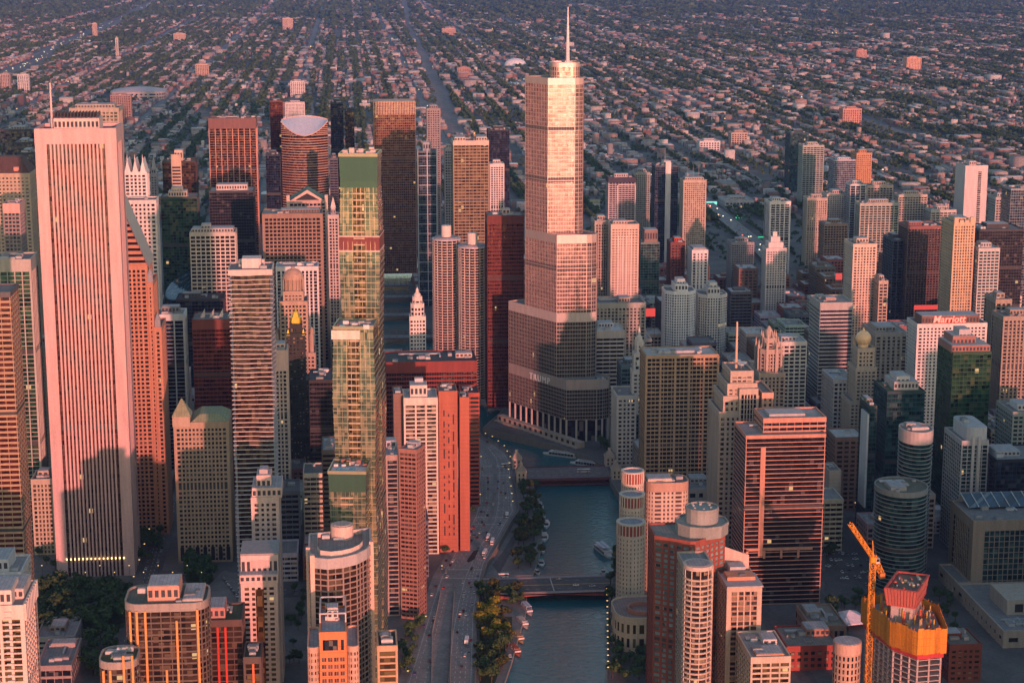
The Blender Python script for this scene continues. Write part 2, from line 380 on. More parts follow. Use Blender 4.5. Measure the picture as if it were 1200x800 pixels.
# ramp
m = MB(); r = [(x, y) for x, y in RAMP]
zr = [-.1, -.1, -1.4, -4, -4, -1.4]
m.add([(x, y, z) for (x, y), z in zip(r, zr)], [(0,1,2,5), (5,2,3,4)], G_CONC); struct(m.build('ramp_road'))
tag(wall_strip('ramp_wall', [r[0], r[5], r[4]], -7, 1.0, LIME, -.5, None), 'low concrete wall on the left side of the sunken ramp', 'wall')
tag(wall_strip('ramp_wall', [r[1], r[2], r[3]], -7, 1.0, LIME, .5, None), 'low concrete wall on the right side of the sunken ramp', 'wall')
# riverwalk on the south side, a storey below the street
RW_in = [(556,800),(558,720),(562,690),(570,660),(582,640),(598,612),(608,597),(606,580),(602,566)]
RW_out = [(624,566),(634,590),(636,630),(632,655),(618,690),(616,720),(609,742),(600,775),(590,805)]
P_in = [gnd(*p) for p in RW_in]; P_out = [gnd(u, v, -5) for u, v in RW_out]
rw = P_in[::-1] + [gnd(553,880)] + [gnd(572,880,-5)] + P_out[::-1]
rwk = flat('riverwalk', rw, -5, G_PAVE)
struct(wall_strip('riverwalk_edge', [gnd(572,880,-5)] + P_out[::-1] + [P_in[-1]], -8, -4.8, LIME, .6, None))
flat('riverwalk_lawn', [gnd(u, v, -5) for u, v in [(562,800),(562,722),(600,722),(600,745),(590,770),(580,800)]], -4.98, ground_mat('lawn', (.02,.04,.012), (.035,.055,.018), .2), kind='stuff')
flat('lower_road', [gnd(u, v, -5) for u, v in [(577,662),(590,645),(604,622),(611,605),(607,625),(600,645),(585,672)]], -4.99, G_ASPH)
# the wide riverside drive
WL = [(474,880),(477,800),(488,768),(498,735),(507,705),(517,675),(529,655),(541,632),(556,608),(562,590),(561,565),(563,545),(560,528),(556,515)]
WRt = [(551,880),(554,800),(556,720),(560,690),(567,660),(578,640),(593,612),(602,598),(600,580),(597,560),(599,545),(592,532),(578,521),(562,514)]
flat('riverside_drive', [gnd(*p) for p in WL] + [gnd(*p) for p in WRt[::-1]], .004, G_CONC, [RAMP])
def kerb(name, pts, w=3.2):
    m = MB()
    for a, b in zip(pts[:-1], pts[1:]):
        p, q = Vector(a), Vector(b); t = (q-p).normalized(); n = Vector((-t.y, t.x))*w
        m.prism([tuple(p), tuple(q), tuple(q+n), tuple(p+n)], 0, .13, G_PAVE)
    return struct(m.build(name))
kerb('pavement', [gnd(*p) for p in WL], 6.5); kerb('pavement', [gnd(*p) for p in WRt[:-1]], -1.9)
def strip(m, pts, w, z, mat, dash=None):
    pts = [Vector(p) for p in pts]
    for p, q in zip(pts[:-1], pts[1:]):
        t = (q-p).normalized(); n = Vector((-t.y, t.x))*w/2; Ln = (q-p).length
        segs = [(0, Ln)] if not dash else [(s, min(Ln, s+dash[0])) for s in np.arange(0, Ln, dash[0]+dash[1])]
        for a, b in segs:
            A = p+t*a; B = p+t*b
            m.add([(*(A-n), z), (*(B-n), z), (*(B+n), z), (*(A+n), z)], [(0,1,2,3) if True else ()], mat)
def lerp_line(f):
    return [tuple(np.array(gnd(*a))*(1-f)+np.array(gnd(*b))*f) for a, b in zip(WL[:-1], WRt[:-1])]
m = MB()
for f in (.10, .22, .34, .66, .78, .90): strip(m, lerp_line(f)[5:], .25, .010, WHITE, (3, 6))
for f in (.12, .27): strip(m, lerp_line(f)[:5], .25, .010, WHITE, (3, 6))
for f in (.72, .80, .88): strip(m, lerp_line(f)[:6], .25, .010, WHITE, (3, 6))
for f in (.03, .97, .63): strip(m, lerp_line(f), .18, .0102, WHITE)
for v, l, rr in ((667,525,565),(677,518,562),(546,566,600),(557,566,598),(606,557,592),(614,552,590)):
    strip(m, [gnd(l, v), gnd(rr, v)], .6, .011, WHITE)
struct(m.build('lane_markings'))
m = MB()
for i0, i1 in ((5.1, 5.9), (7.2, 8.9), (9.3, 10.6)):
    Ls = []
    for s in np.linspace(i0, i1, 7):
        k = int(s); q = s-k; a = np.array(gnd(*WL[k]))*(1-q)+np.array(gnd(*WL[k+1]))*q; b = np.array(gnd(*WRt[k]))*(1-q)+np.array(gnd(*WRt[k+1]))*q
        Ls.append(a*.5+b*.5)
    poly = [tuple(p+np.array([0,1.7])) for p in Ls] + [tuple(p-np.array([0,1.7])) for p in Ls[::-1]]
    m.prism(poly[::-1] if False else poly, 0, .15, G_PAVE)
struct(m.build('road_median'))
flat('planting_bed', [gnd(*p) for p in [(547,657),(555,645),(561,644),(556,655),(549,659)]], .16, ground_mat('soil', (.012,.010,.008), (.03,.02,.015), .3))
# other streets of the grid: asphalt sheets with pavements left between them
m = MB(); k = 0
NSX = [-1480,-1330,-1170,-1010,-800,-670,-540,-400,-270,-135,0,130,262]
z = .004
for x in NSX:
    for y0, y1 in ((-1500,545),(760,3300)) if x > -900 else ((-1500,3300),):
        m.add([(x-6,y0,z),(x+6,y0,z),(x+6,y1,z),(x-6,y1,z)], [(0,1,2,3)], G_ASPH)
EWY = [-240,-120,0,95,190,300,411] + [860+104*i for i in range(22)]
for i, y in enumerate(EWY):
    xe = 1100 if y > 420 else 330
    m.add([(-1790,y-6,z+.004),(xe,y-6,z+.004),(xe,y+6,z+.004),(-1790,y+6,z+.004)], [(0,1,2,3)], G_ASPH)
cx = gnd(640,684)[0]
for y0, y1, zz in ((-700, gnd(503,684)[1], .012), (gnd(722,684)[1]+4, 2000, .012)):
    m.add([(cx-13,y0,zz),(cx+13,y0,zz),(cx+13,y1,zz),(cx-13,y1,zz)], [(0,1,2,3)], G_ASPH)
mx = gnd(660,555)[0]
for y0, y1, zz in ((-900, gnd(557,552)[1], .016), (gnd(716,555)[1]+2, 2500, .016)):
    m.add([(mx-13,y0,zz),(mx+13,y0,zz),(mx+13,y1,zz),(mx-13,y1,zz)], [(0,1,2,3)], G_ASPH)
y0 = y0_street = gnd(185,640)[1]
m.add([(330,y0-9,.02),(900,y0-9,.02),(900,y0+9,.02),(330,y0+9,.02)], [(0,1,2,3)], G_ASPH)
m.add([(gnd(40,668)[0]-0,gnd(40,668)[1],.024),(gnd(40,684)[0],gnd(40,684)[1],.024),(gnd(240,684)[0],gnd(240,684)[1],.024),(gnd(240,668)[0],gnd(240,668)[1],.024)], [(0,1,2,3)], ground_mat('asphalt_pale', (.10,.095,.095), (.14,.13,.13), .08))
struct(m.build('street_network'))
m = MB()
for y in EWY: strip(m, [(-1700,y),(300,y)], .25, .02, WHITE, (3,9))
for yy in (-6.5, -3.2, 3.2, 6.5): strip(m, [(cx+yy, gnd(45,676)[1]), (cx+yy, gnd(560,684)[1])], .25, .03, WHITE, (3,6))
for dy in (-3, 0, 3): strip(m, [(330,y0+dy),(880,y0+dy)], .25, .03, WHITE, (3,6))
struct(m.build('street_markings'))
# park lawn and paths at lower left
flat('park_lawn', [gnd(*p) for p in [(40,688),(150,690),(146,735),(60,748),(40,748)]], .03, ground_mat('lawn', (.02,.04,.012), (.035,.055,.018), .2), kind='stuff')
flat('plaza_lawn', [gnd(*p) for p in [(215,668),(245,664),(256,692),(222,694)]], .034, ground_mat('lawn', (.02,.04,.012), (.035,.055,.018), .2), kind='stuff')
m = MB()
strip(m, [gnd(196,684), gnd(203,668), gnd(216,673), gnd(226,668)], 2, .05, G_PAVE); strip(m, [gnd(203,676), gnd(218,682)], 2, .055, G_PAVE)
struct(m.build('garden_path'))
flat('plaza_paving', [gnd(*p) for p in [(240,690),(262,668),(282,672),(276,705),(246,710)]], .04, G_PAVE)
flat('car_park_surface', [gnd(*p) for p in [(966,692),(968,642),(1030,640),(1046,692)]], .03, G_ASPH)
# ------------------------------------------------------------------ towers, south (left) side of the picture
T_ = tower
GRAN = (.56,.46,.42); LIMESTONE = (.46,.39,.33); CREAM = (.52,.45,.38); WHT = (.62,.59,.56); GREY = (.28,.27,.26); DK = (.045,.043,.042); BRICK = (.27,.085,.055); TAN = (.40,.31,.23); BRN = (.17,.115,.085)
# the tall white granite shaft
def aon(b):
    P = b.mb('antenna'); P.tube((-6, -b.hy+9, b.H), (-6, -b.hy+9, b.H+34), .9, .5, 8, wall((.6,.5,.47)))
    for i in range(11): P.tube((-6, -b.hy+9, b.H+5+i*2.4), (-6, -b.hy+9, b.H+5.6+i*2.4), 1.1, 1.1, 8, wall((.5,.4,.38)))
    r = b.rnd
    for i in range(14): b.box('roof_rail', -b.hx*.4, b.hx*.5, -b.hy*.55+i*2.4, -b.hy*.55+i*2.4+.25, b.H+9.5, b.H+13, (.12,.1,.1))
    for i in range(15):
        y = -b.hy+8+i*(2*b.hy-16)/14
        m = b.mb('entrance_lamp#%d' % i); m.box(b.hx+.1, b.hx+.9, y-.4, y+.4, 14, 15.2, emit((1,.70,.30), 1.6))
T_('office_tower', 'very tall pale pink stone tower with narrow dark vertical window strips', 40, 136, 155, 532, 44, 'pier', (.54,.365,.345), 'rust', bw=2.9, pw=1.35, pd=1.3, sh=.3, sd=.2, span=(.17,.10,.08), c=8.5, tb=9, fh=3.9, parapet=2.5, roof=(.15,.15,.16), pent=[(.3,.8,.22,.78,9,(.55,.45,.41)), (.1,.3,.5,.7,5,None)], units=4, more=aon)
T_('office_tower', 'broad grey-green flat-topped tower partly hidden behind the tall pink stone tower', 81, 139, 128, -110, 38, 'pier', (.34,.30,.25), 'tan', pent=[(.2,.8,.1,.9,4,None)], bw=4)
# far left
T_('office_tower', 'orange-lit slab at the left edge with a dark red glass side', -45, 12, 345, 690, 34, 'band', (.36,.25,.16), 'red', fh=3.7, sh=1.5, pent=[], units=4, tw=(.10,.10,.10))
T_('office_tower', 'dark glass tower with pale vertical ribs and greenish top band at the left edge', -12, 36, 306, 430, 36, 'pier', (.40,.39,.34), 'green', bw=6.2, pw=.8, sh=.5, pent=[], tb=9)
T_('office_tower', 'narrow grey grid block with a pink cap left of the tall pink stone tower', 3, 23, 240, 200, 30, 'grid', (.26,.22,.21), 'black', tb=8, tw=(.55,.33,.28), pent=[])
def mansard(b):
    P = b.mb('mansard_roof'); M = roofmat((.10,.055,.05))
    P.prism(rect(-b.hx, b.hx, -b.hy, b.hy), b.H+.5, b.H+16, M, poly2=rect(-b.hx*.35, b.hx*.35, -b.hy*.6, b.hy*.6))
    b.mb('dormer').prism(chamf(b.hx-9, b.hx-1, b.hy*.3, b.hy*.3+9, 2), b.H-6, b.H+7, wall((.5,.24,.18)), poly2=chamf(b.hx-7, b.hx-3, b.hy*.3+2, b.hy*.3+7, 1))
T_('hotel_tower', 'beige tower with a dark red mansard roof left of the tall pink stone tower', -28, 35, 205, 60, 45, 'punch', TAN, 'dark', pent=[], units=0, more=mansard)
T_('apartment_tower', 'tan block of small windows squeezed between the left edge and the tall pink stone tower', 41, 62, 405, 340, 30, 'punch', (.36,.30,.24), 'dark', fh=3.4, bw=3)
T_('apartment_tower', 'pale ribbed midrise at the foot of the tall pink stone tower, left side', 36, 62, 563, 475, 28, 'pier', (.42,.36,.28), 'gold', bw=3)
for a in ((0,40,153,-560,'lowest dark glass block in the top left corner group'), (14,38,168,-470,'middle dark flat-topped block above the mansard tower'), (20,41,180,-380,'nearest dark block touching the tall pink stone tower')):
    T_('office_block', a[4], *a[:4], 40, 'cw', (.04,.045,.05), 'navy', pent=[(.2,.8,.3,.7,4,(.25,.25,.26))], group='dark blocks at upper left')
# chevron-topped tower right of the pink shaft
def prudential():
    X = 425.; A = atx(104, 300, X); Bq = atx(172, 300, X); w = Bq[1]-A[1]; cy = (A[1]+Bq[1])/2; s = w/68
    b = Building('office_tower', 'orange granite tower with a sloping chevron top behind the tall pink stone tower', X-21, cy)
    hy = w/2; b.foot(rect(-21,21,-hy-8,hy+8)); Z = lambda v: atx(172, v, X)[2]
    kw = dict(pre='grid', w=(.40,.20,.13), g='black', bw=3.6, pw=1.5, sh=1.5, c=2)
    b.sec(rect(-21,21,-hy,hy), 0, Z(312), **kw)
    b.sec(rect(-18,23,hy-.4,hy+6*s), 0, Z(332), **kw); b.sec(rect(-14,25,hy+6*s-.4,hy+14.5*s), 0, Z(384), **kw)
    b.sec(rect(-18,23,-hy-6*s,-hy+.4), 0, Z(332), **kw)
    zt, zb = Z(228), Z(312); C = b.mb('chevron_roof'); M = wall((.42,.2,.13)); GR = wall((.22,.24,.27), .4)
    n = 12
    for i in range(n):          # stepped chevron bands
        f0, f1 = i/n, (i+1)/n; y0 = hy*(1-f0); z0 = zb+(zt-zb)*f0; z1 = zb+(zt-zb)*f1
        C.prism(rect(-20+i*.3,20-i*.3,-y0+.3,y0-.3), z0, z0+(z1-z0)*.55, M); C.prism(rect(-19+i*.3,19-i*.3,-y0+.8,y0-.8), z0+(z1-z0)*.5, z1, glass('black'))
    C.add([(21,hy+.4,zb),(21,.6,zt),(-21,.6,zt),(-21,hy+.4,zb),(22,hy+1.6,zb),(22,.6,zt+1.6),(-22,.6,zt+1.6),(-22,hy+1.6,zb)], [(0,1,2,3),(4,7,6,5),(0,4,5,1),(2,6,7,3),(3,7,4,0)], GR)
    b.mb('spire').tube((0,0,zt),(0,0,zt+26),1.6,.2,8,wall((.5,.4,.35)))
    for (x, y, z) in ((20, hy+3*s, Z(332)), (22, hy+10*s, Z(384))):
        b.mb('finial').prism(rect(x-2.5,x+2.5,y-2.2,y+2.2), z, z+9, GR, poly2=rect(x-.6,x+.6,y-.5,y+.5)) if False else None
        P = b.mb('finial#%d' % int(z)); P.prism(rect(x-2.5,x+2.5,y-2.2,y+2.2), z, z+7, GR); P.prism(rect(x-2.5,x+2.5,y-2.2,y+2.2), z+7, z+12, GR, poly2=rect(x-.3,x+.3,y-.3,y+.3))
    b.done()
prudential()
def gables(b):
    W = wall((.62,.58,.56)); n = 3
    for i in range(n):
        y0 = -b.hy+2*b.hy*i/n+.8; y1 = -b.hy+2*b.hy*(i+1)/n-.8; c = (y0+y1)/2
        P = b.mb('gable#%d' % i); P.add([(b.hx,y0,b.H),(b.hx,y1,b.H),(b.hx,c,b.H+14),(-b.hx,y0,b.H),(-b.hx,y1,b.H),(-b.hx,c,b.H+14)], [(0,1,2),(5,4,3),(1,4,5,2),(0,2,5,3)], W)
        P.tube((b.hx-.5,c,b.H+13),(b.hx-.5,c,b.H+19),.6,.1,6,W)
g1 = T_('office_tower', 'white ribbed tower with three pointed gables at its crown', 145, 172, 203, 30, 26, 'pier', (.62,.58,.56), 'dark', bw=4.2, pw=1.6, pent=[], units=0, more=gables, tb=2)
T_('office_tower', 'pale square-windowed shoulder block below the three-gabled white crown', 145, 183, 236, 58, 27.5, 'punch', (.56,.50,.47), 'black', bw=4, pw=2, fh=4.2, pent=[], units=1)
def slits(b):
    P = b.mb('stair_core'); W = wall((.48,.36,.28)); P.box(b.hx, b.hx+3, -b.hy*.45, b.hy*.15, 0, b.H+10, W)
    for i in range(14): P.box(b.hx+3, b.hx+3.1, -b.hy*.4, b.hy*.1, b.H-8-i*4.2, b.H-5.8-i*4.2, wall((.02,.02,.02)))
T_('office_tower', 'dark brown glass tower with a tan central core striped by dark slits', 190, 229, 190, -520, 40, 'cw', (.05,.04,.035), 'bronze', roof=(.12,.10,.05), pent=[(.3,.7,.35,.6,14,(.5,.4,.32))], more=slits)
T_('office_tower', 'dark green glass block with a pink rooftop box in front of the brown glass tower', 188, 231, 232, -330, 36, 'cw', (.05,.07,.065), 'green', pent=[(.5,.98,.22,.72,8,(.62,.47,.38)), (.55,.9,.3,.6,12,(.62,.47,.38))])
def spire1(b): b.mb('spire').prism(rect(-4,4,-4,4), b.H, b.H+24, wall((.4,.36,.34)), poly2=rect(-.4,.4,-.4,.4))
T_('office_tower', 'slender grey tower with a stepped pointed top behind the three-gabled white crown', 176, 184, 205, -640, 14, 'punch', (.34,.31,.30), 'dark', pent=[(.2,.8,.2,.8,8,None)], units=0, more=spire1)
T_('office_tower', 'reddish glass tower with bright pink vertical fins and a dark brown cap', 244, 300, 140, -860, 42, 'pier', (.50,.27,.20), 'bronze', bw=9, pw=1.0, pd=1.1, sh=.4, c=1, tb=14, tw=(.17,.09,.08), pent=[])
T_('office_tower', 'black cube-like tower with a pale flat roof and long white rooftop box', 245, 297, 225, -336, 42, 'cw', (.05,.055,.06), 'black', roof=(.34,.33,.32), pent=[(.25,.7,.15,.85,7,(.55,.46,.42))], bw=3, fh=3.6, sh=.7)
T_('office_block', 'beige concrete grid block with a ragged roofline beside the blue tilted disc', 222, 276, 274, -70, 32, 'grid', (.46,.42,.37), 'black', bw=5.4, fh=4.2, pw=1.2, sh=1.6, pent=[(.3,.9,.05,.95,5,(.4,.38,.36)), (.4,.8,.25,.45,9,(.4,.38,.36))])
# tilted blue glass disc building
def disc_building():
    c = atx(220, 331, -285); b = Building('civic_building', 'round glass building with a tilted blue elliptical roof disc', -285, c[1]); b.foot(rect(-34,34,-26,26))
    n = 36; E = ellipse(0, 0, 34, 26, n); z0 = c[2]-14; G = b.mb('roof_disc'); gm = glass('blue', 2.0, 2.0)
    pts = [(x, y, z0+14-x*.30+y*.42) for x, y in E]; bt = [(x, y, 0) for x, y in E]
    G.add(pts, [tuple(range(n))], gm)
    b.mb('drum').add(bt+[(x*.985, y*.985, z-.6) for x, y, z in pts], [(i, (i+1) % n, n+(i+1) % n, n+i) for i in range(n)], glass('navy'))
    rm = b.mb('rim'); W = wall((.10,.16,.22))
    rm.add(pts+[(x*1.03, y*1.03, z-1.2) for x, y, z in pts], [(i, n+i, n+(i+1) % n, (i+1) % n) for i in range(n)], W)
    b.done()
disc_building()
T_('office_block', 'dark low block with angled blue glass strips below the tilted blue disc', 206, 262, 352, -18, 36, 'cw', (.05,.05,.06), 'navy', roof=(.07,.07,.08), pent=[(.2,.5,.1,.5,4,(.1,.1,.11))])
T_('office_tower', 'black glass tower in a white grid frame left of the reddish black tower', 181, 216, 370, 230, 30, 'pier', (.55,.53,.50), 'navy', bw=8, pw=1.2, sh=.4, tb=5, roof=(.3,.3,.3), pent=[(.2,.6,.2,.8,6,(.2,.2,.2))])
def spikes(b):
    for i in range(4):
        P = b.mb('skylight#%d' % i); y = -b.hy+6+i*8; P.add([(-4,y,b.H),(4,y,b.H),(4,y+4,b.H),(-4,y+4,b.H),(-4,y+4,b.H+7),(4,y+4,b.H+7)], [(0,1,5,4),(2,3,4,5),(1,2,5),(3,0,4)], wall((.6,.5,.46)))
T_('office_tower', 'black tower glowing dark red above with small white rooftop skylights', 225, 270, 376, 300, 36, 'cw', (.16,.05,.04), 'red', fh=3.8, sh=1.3, pent=[], more=spikes, tb=8, units=2)
def turret(b):
    G = roofmat((.27,.30,.18)); y0 = -b.hy
    P = b.mb('turret'); P.box(b.hx-14, b.hx+.5, y0-.5, y0+13, b.H-2, b.H+6, wall(TAN)); P.prism(rect(b.hx-15,b.hx+1,y0-1,y0+14), b.H+6, b.H+19, G, poly2=rect(b.hx-7.3,b.hx-6.7,y0+6.2,y0+6.8))
    Q = b.mb('hipped_roof'); Q.prism(rect(-b.hx,b.hx-.5,y0+13.5,b.hy), b.H+.9, b.H+6, G, poly2=rect(-b.hx+7,b.hx-7,y0+20,b.hy-7))
    for i in range(7):
        y = -b.hy+3.4+i*(2*b.hy-6.8)/6; A = b.mb('arched_opening#%d' % i)
        A.prism(rect(b.hx-.02,b.hx+.1,y-1.5,y+1.5), 2, 12, wall((.02,.02,.022))); A.tube((b.hx-.2,y,12),(b.hx+.1,y,12),1.5,1.5,16,wall((.02,.02,.022)))
T_('hotel_tower', 'brown stone tower with a pointed green corner turret and arched ground floor', 203, 268, 497, 505, 40, 'punch', (.36,.26,.18), 'dark', bw=3.0, pw=1.2, fh=3.6, sh=1.6, sd=.3, pd=.55, c=2.4, tb=4, pent=[], units=0, more=turret)
# wavy balcony tower
def aqua():
    X = 655.; A = atx(267, 318, X); B2 = atx(319, 318, X); H = A[2]; w = B2[1]-A[1]; D = 32; hy, hx = w/2, D/2
    b = Building('apartment_tower', 'tall tower of rippling white balcony slabs with a white rooftop box', X-hx, (A[1]+B2[1])/2); b.foot(rect(-hx,hx,-hy,hy))
    gl = rect(-hx+2.2, hx-2.2, -hy+2.2, hy-2.2); b.mb('glazing').prism(gl, 0, H-2, glass('bronze', 2.4, 3.2), cap=False)
    S = wall((.54,.48,.44)); r = random.Random(3); nf = int(H/3.25)
    F = b.mb('balcony_slabs'); n = 14
    for k in range(nf):
        z = k*H/nf
        def off(s, side): 
            return max(.45, 1.1+1.15*math.sin(s*.19+z*.05+side*2)*math.cos(z*.031+s*.07+side)+.8*math.sin(z*.085-s*.17))
        P = []
        for i in range(n): P.append((hx-2+off(i*w/n, 1), -hy+2*hy*i/n))
        for i in range(8): P.append((hx-2*hx*i/8, hy-2+off(i*4, 2)))
        for i in range(n): P.append((-hx+2-off(i*w/n, 3), hy-2*hy*i/n))
        for i in range(8): P.append((-hx+2*hx*i/8, -hy+2-off(i*4, 4)))
        F.prism(P, z, z+.52, S, bottom=True)
        b.parts.setdefault('railing', MB())
    b.mb('parapet').ring(rect(-hx,hx,-hy,hy), rect(-hx+.6,hx-.6,-hy+.6,hy-.6), H-3, H+1, wall((.5,.46,.42)))
    b.mb('roof').face(rect(-hx+.5,hx-.5,-hy+.5,hy-.5), H+.1, roofmat((.22,.2,.2)))
    b.box('penthouse', -8, 6, -6, 7, H, H+7, (.6,.52,.48)); b.box('penthouse#2', -12, -8, -9, 9, H, H+4, (.5,.46,.44)); b.units(-hx+2,hx-2,-hy+2,hy-2,H+.1,5); b.done()
aqua()
# upper middle-left
T_('office_tower', 'pale stone tower of close white piers behind the domed old tower', 323, 373, 314, 20, 30, 'pier', (.60,.56,.54), 'dark', bw=4.0, pw=1.7, sh=.6, roof=(.42,.41,.43), pent=[(.4,.6,.5,.6,3,None)])
T_('office_tower', 'large brown grid tower with a pink lit corner below the gabled tower', 307, 378, 252, -90, 40, 'grid', (.25,.17,.13), 'black', bw=4.2, pw=1.2, sh=1.6, fh=4.2, c=3, tb=4, roof=(.28,.27,.26), pent=[(.3,.7,.3,.95,4,(.18,.15,.13))])
def gable77(b):
    W = wall((.52,.40,.34)); Gn = roofmat((.10,.20,.14)); hy, hx, H = b.hy, b.hx, b.H
    P = b.mb('pediment'); 
    for x in (hx-.6, -hx+2):
        P.add([(x,-hy+3,H),(x,hy-3,H),(x,0,H+13),(x-1.4,-hy+3,H),(x-1.4,hy-3,H),(x-1.4,0,H+13)], [(0,1,2),(5,4,3),(1,4,5,2),(0,2,5,3)], W)
        P.add([(x+.1,-hy+9,H+1),(x+.1,hy-9,H+1),(x+.1,0,H+9)], [(0,1,2)], wall((.03,.03,.03)))
    b.mb('gabled_roof').add([(hx-2,-hy+2,H+.5),(-hx,-hy+2,H+.5),(-hx,0,H+13),(hx-2,0,H+13),(hx-2,hy-2,H+.5),(-hx,hy-2,H+.5)], [(0,3,2,1),(3,4,5,2)], Gn)
    for y in (-hy+1.6, hy-1.6):
        b.box('corner_pylon#%d' % int(y), hx-4, hx+.8, y-1.8, y+1.8, H-30, H+7, (.52,.40,.34))
T_('office_tower', 'tower with a classical triangular pediment, green gabled roof and pink corner pylons', 336, 384, 236, -230, 36, 'grid', (.42,.30,.26), 'black', bw=4.6, pw=1.1, fh=4, c=3.4, pent=[], units=0, more=gable77)
# curved tower with a lens-shaped sloping roof
def river_point():
    X = -900.; A = atx(329, 143, X); B2 = atx(384, 143, X); H = A[2]; hy = (B2[1]-A[1])/2; zdrop = H-atx(357, 158, X)[2]
    b = Building('office_tower', 'curved bronze tower whose sloping roof is a pale blue lens shape', X, (A[1]+B2[1])/2); n = 20
    b.foot(rect(-50,22,-hy,hy)); fr = []; 
    for i in range(n+1):
        t = -1+2*i/n; fr.append((20*(1-t*t)-2, hy*t, H-zdrop*(1-t*t)))
    bk = [(-30-8*(1-(1-2*i/n)**2), hy*(1-2*i/n), H+5*(1-(1-2*i/n)**2)) for i in range(n+1)]
    P = [(x, y) for x, y, z in fr]+[(x, y) for x, y, z in bk]; N_ = len(P)
    def loft(mbn, pl, off, z0, mat, top):
        mbn.add([(x, y, z0) for x, y in pl]+[(x, y, z) for (x, y), z in zip(pl, top)], [(i, (i+1) % N_, N_+(i+1) % N_, N_+i) for i in range(N_)], mat)
    tops = [z for _, _, z in fr]+[z for _, _, z in bk]
    loft(b.mb('glazing'), inset(P, .5), 0, 0, glass('bronze', 3, 4), tops)
    F = b.mb('facade'); M = wall((.42,.28,.22)); nf = 52
    for k in range(nf):
        z = k*(H-zdrop-1)/nf; F.ring(inset(P, .05), inset(P, .6), z, z+1.25, M)
    for j in range(7):          # bands that end at the parabolic cut
        z = H-zdrop+j*zdrop/7; idx = [i for i in range(n) if min(fr[i][2], fr[i+1][2]) > z+1]
        for i in idx:
            a, c = fr[i], fr[i+1]; F.add([(a[0],a[1],z),(c[0],c[1],z),(c[0],c[1],z+1.2),(a[0],a[1],z+1.2)], [(0,1,2,3)], M)
    R = b.mb('lens_roof'); V = [(x, y, z+.2) for x, y, z in fr]+[(x, y, z+.2) for x, y, z in bk]
    R.add(V, [(i, i+1, 2*n-i, 2*n+1-i) for i in range(n)], wall((.55,.58,.66), .35))
    E = b.mb('roof_edge')
    for L_ in (fr, bk):
        for a, c in zip(L_[:-1], L_[1:]): E.tube((a[0],a[1],a[2]+.4),(c[0],c[1],c[2]+.4),.9,.9,5,wall((.62,.42,.36)))
    b.done()
river_point()
T_('office_tower', 'dark brown slab just left of the lens-roofed tower', 316, 331, 119, -1100, 30, 'cw', (.10,.05,.045), 'red', pent=[(.2,.8,.2,.8,3,None)])
T_('office_tower', 'navy glass tower peeping out left of the lens-roofed tower', 311, 328, 182, -820, 30, 'cw', (.03,.04,.05), 'navy')
T_('office_tower', 'dark slab immediately right of the lens-roofed tower', 387, 402, 121, -1080, 30, 'cw', (.04,.045,.05), 'navy')
T_('office_tower', 'dark slab second to the right of the lens-roofed tower', 404, 415, 131, -1000, 24, 'cw', (.045,.045,.05), 'black')
T_('apartment_block', 'white midrise slab with balconies behind the lens-roofed tower', 334, 357, 121, -2900, 24, 'punch', (.55,.5,.48), 'dark')
T_('office_tower', 'grey stepped tower behind the thin blue glass tower', 500, 516, 128, -1150, 26, 'punch', (.26,.23,.23), 'dark', pent=[(.2,.9,.2,.8,6,None)])
T_('office_block', 'dark low block with a bright stripe right of the lens-roofed tower', 386, 396, 186, -700, 30, 'band', (.10,.10,.11), 'navy')
T_('office_block', 'grey block with a pointed white finial left of the tall green glass tower', 384, 397, 253, -160, 22, 'pier', (.45,.40,.38), 'dark', pent=[(.3,.7,.3,.7,8,None)], more=lambda b: b.mb('finial').prism(rect(-3,3,-3,3), b.H+8, b.H+20, wall((.5,.44,.4)), poly2=rect(-.2,.2,-.2,.2)))
# upper centre
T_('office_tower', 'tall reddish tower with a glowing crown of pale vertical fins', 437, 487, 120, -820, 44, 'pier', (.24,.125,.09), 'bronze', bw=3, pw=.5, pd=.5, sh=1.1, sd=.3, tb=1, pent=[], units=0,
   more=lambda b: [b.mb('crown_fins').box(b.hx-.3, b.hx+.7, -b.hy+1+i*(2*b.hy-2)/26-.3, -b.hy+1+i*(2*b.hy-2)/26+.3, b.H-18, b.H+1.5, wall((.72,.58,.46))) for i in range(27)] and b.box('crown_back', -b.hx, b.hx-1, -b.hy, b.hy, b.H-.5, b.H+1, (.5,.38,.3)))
def braces(b):
    W = wall((.50,.50,.50)); F = b.mb('white_frame')
    for y in (-b.hy, -.6, b.hy-1.2): F.box(b.hx-.2, b.hx+.8, y, y+1.2, 0, b.H+4, W)
    for i in range(16): F.box(b.hx-.1, b.hx+.6, -b.hy, b.hy, b.H-6-i*13, b.H-5.3-i*13, W)
    b.mb('mast').tube((0,0,b.H),(0,0,b.H+16),.5,.2,6,W)
T_('apartment_tower', 'thin blue glass tower framed by pale vertical fins', 489, 512, 178, -560, 26, 'cw', (.12,.16,.18), 'blue', pent=[(.2,.8,.3,.7,12,(.3,.32,.34))], more=braces, units=0)
T_('office_tower', 'square tan glass tower with a pale notched crown and lit window bands', 531, 573, 166, -440, 40, 'grid', (.30,.24,.18), 'gold', bw=5, pw=.5, sh=1.2, fh=4, tb=5, tw=(.5,.43,.36), pent=[(.1,.9,.05,.35,5,(.5,.43,.36)), (.1,.9,.65,.95,5,(.5,.43,.36)), (.5,.6,.6,.64,10,(.7,.5,.25))])
T_('apartment_tower', 'slim white residential slab right of the square tan glass tower', 574, 591, 193, -640, 24, 'pier', (.58,.54,.52), 'dark', bw=3.2, fh=3.1)
T_('office_tower', 'dark navy slab behind the slim white residential slab', 572, 597, 153, -1000, 30, 'cw', (.03,.035,.045), 'navy')
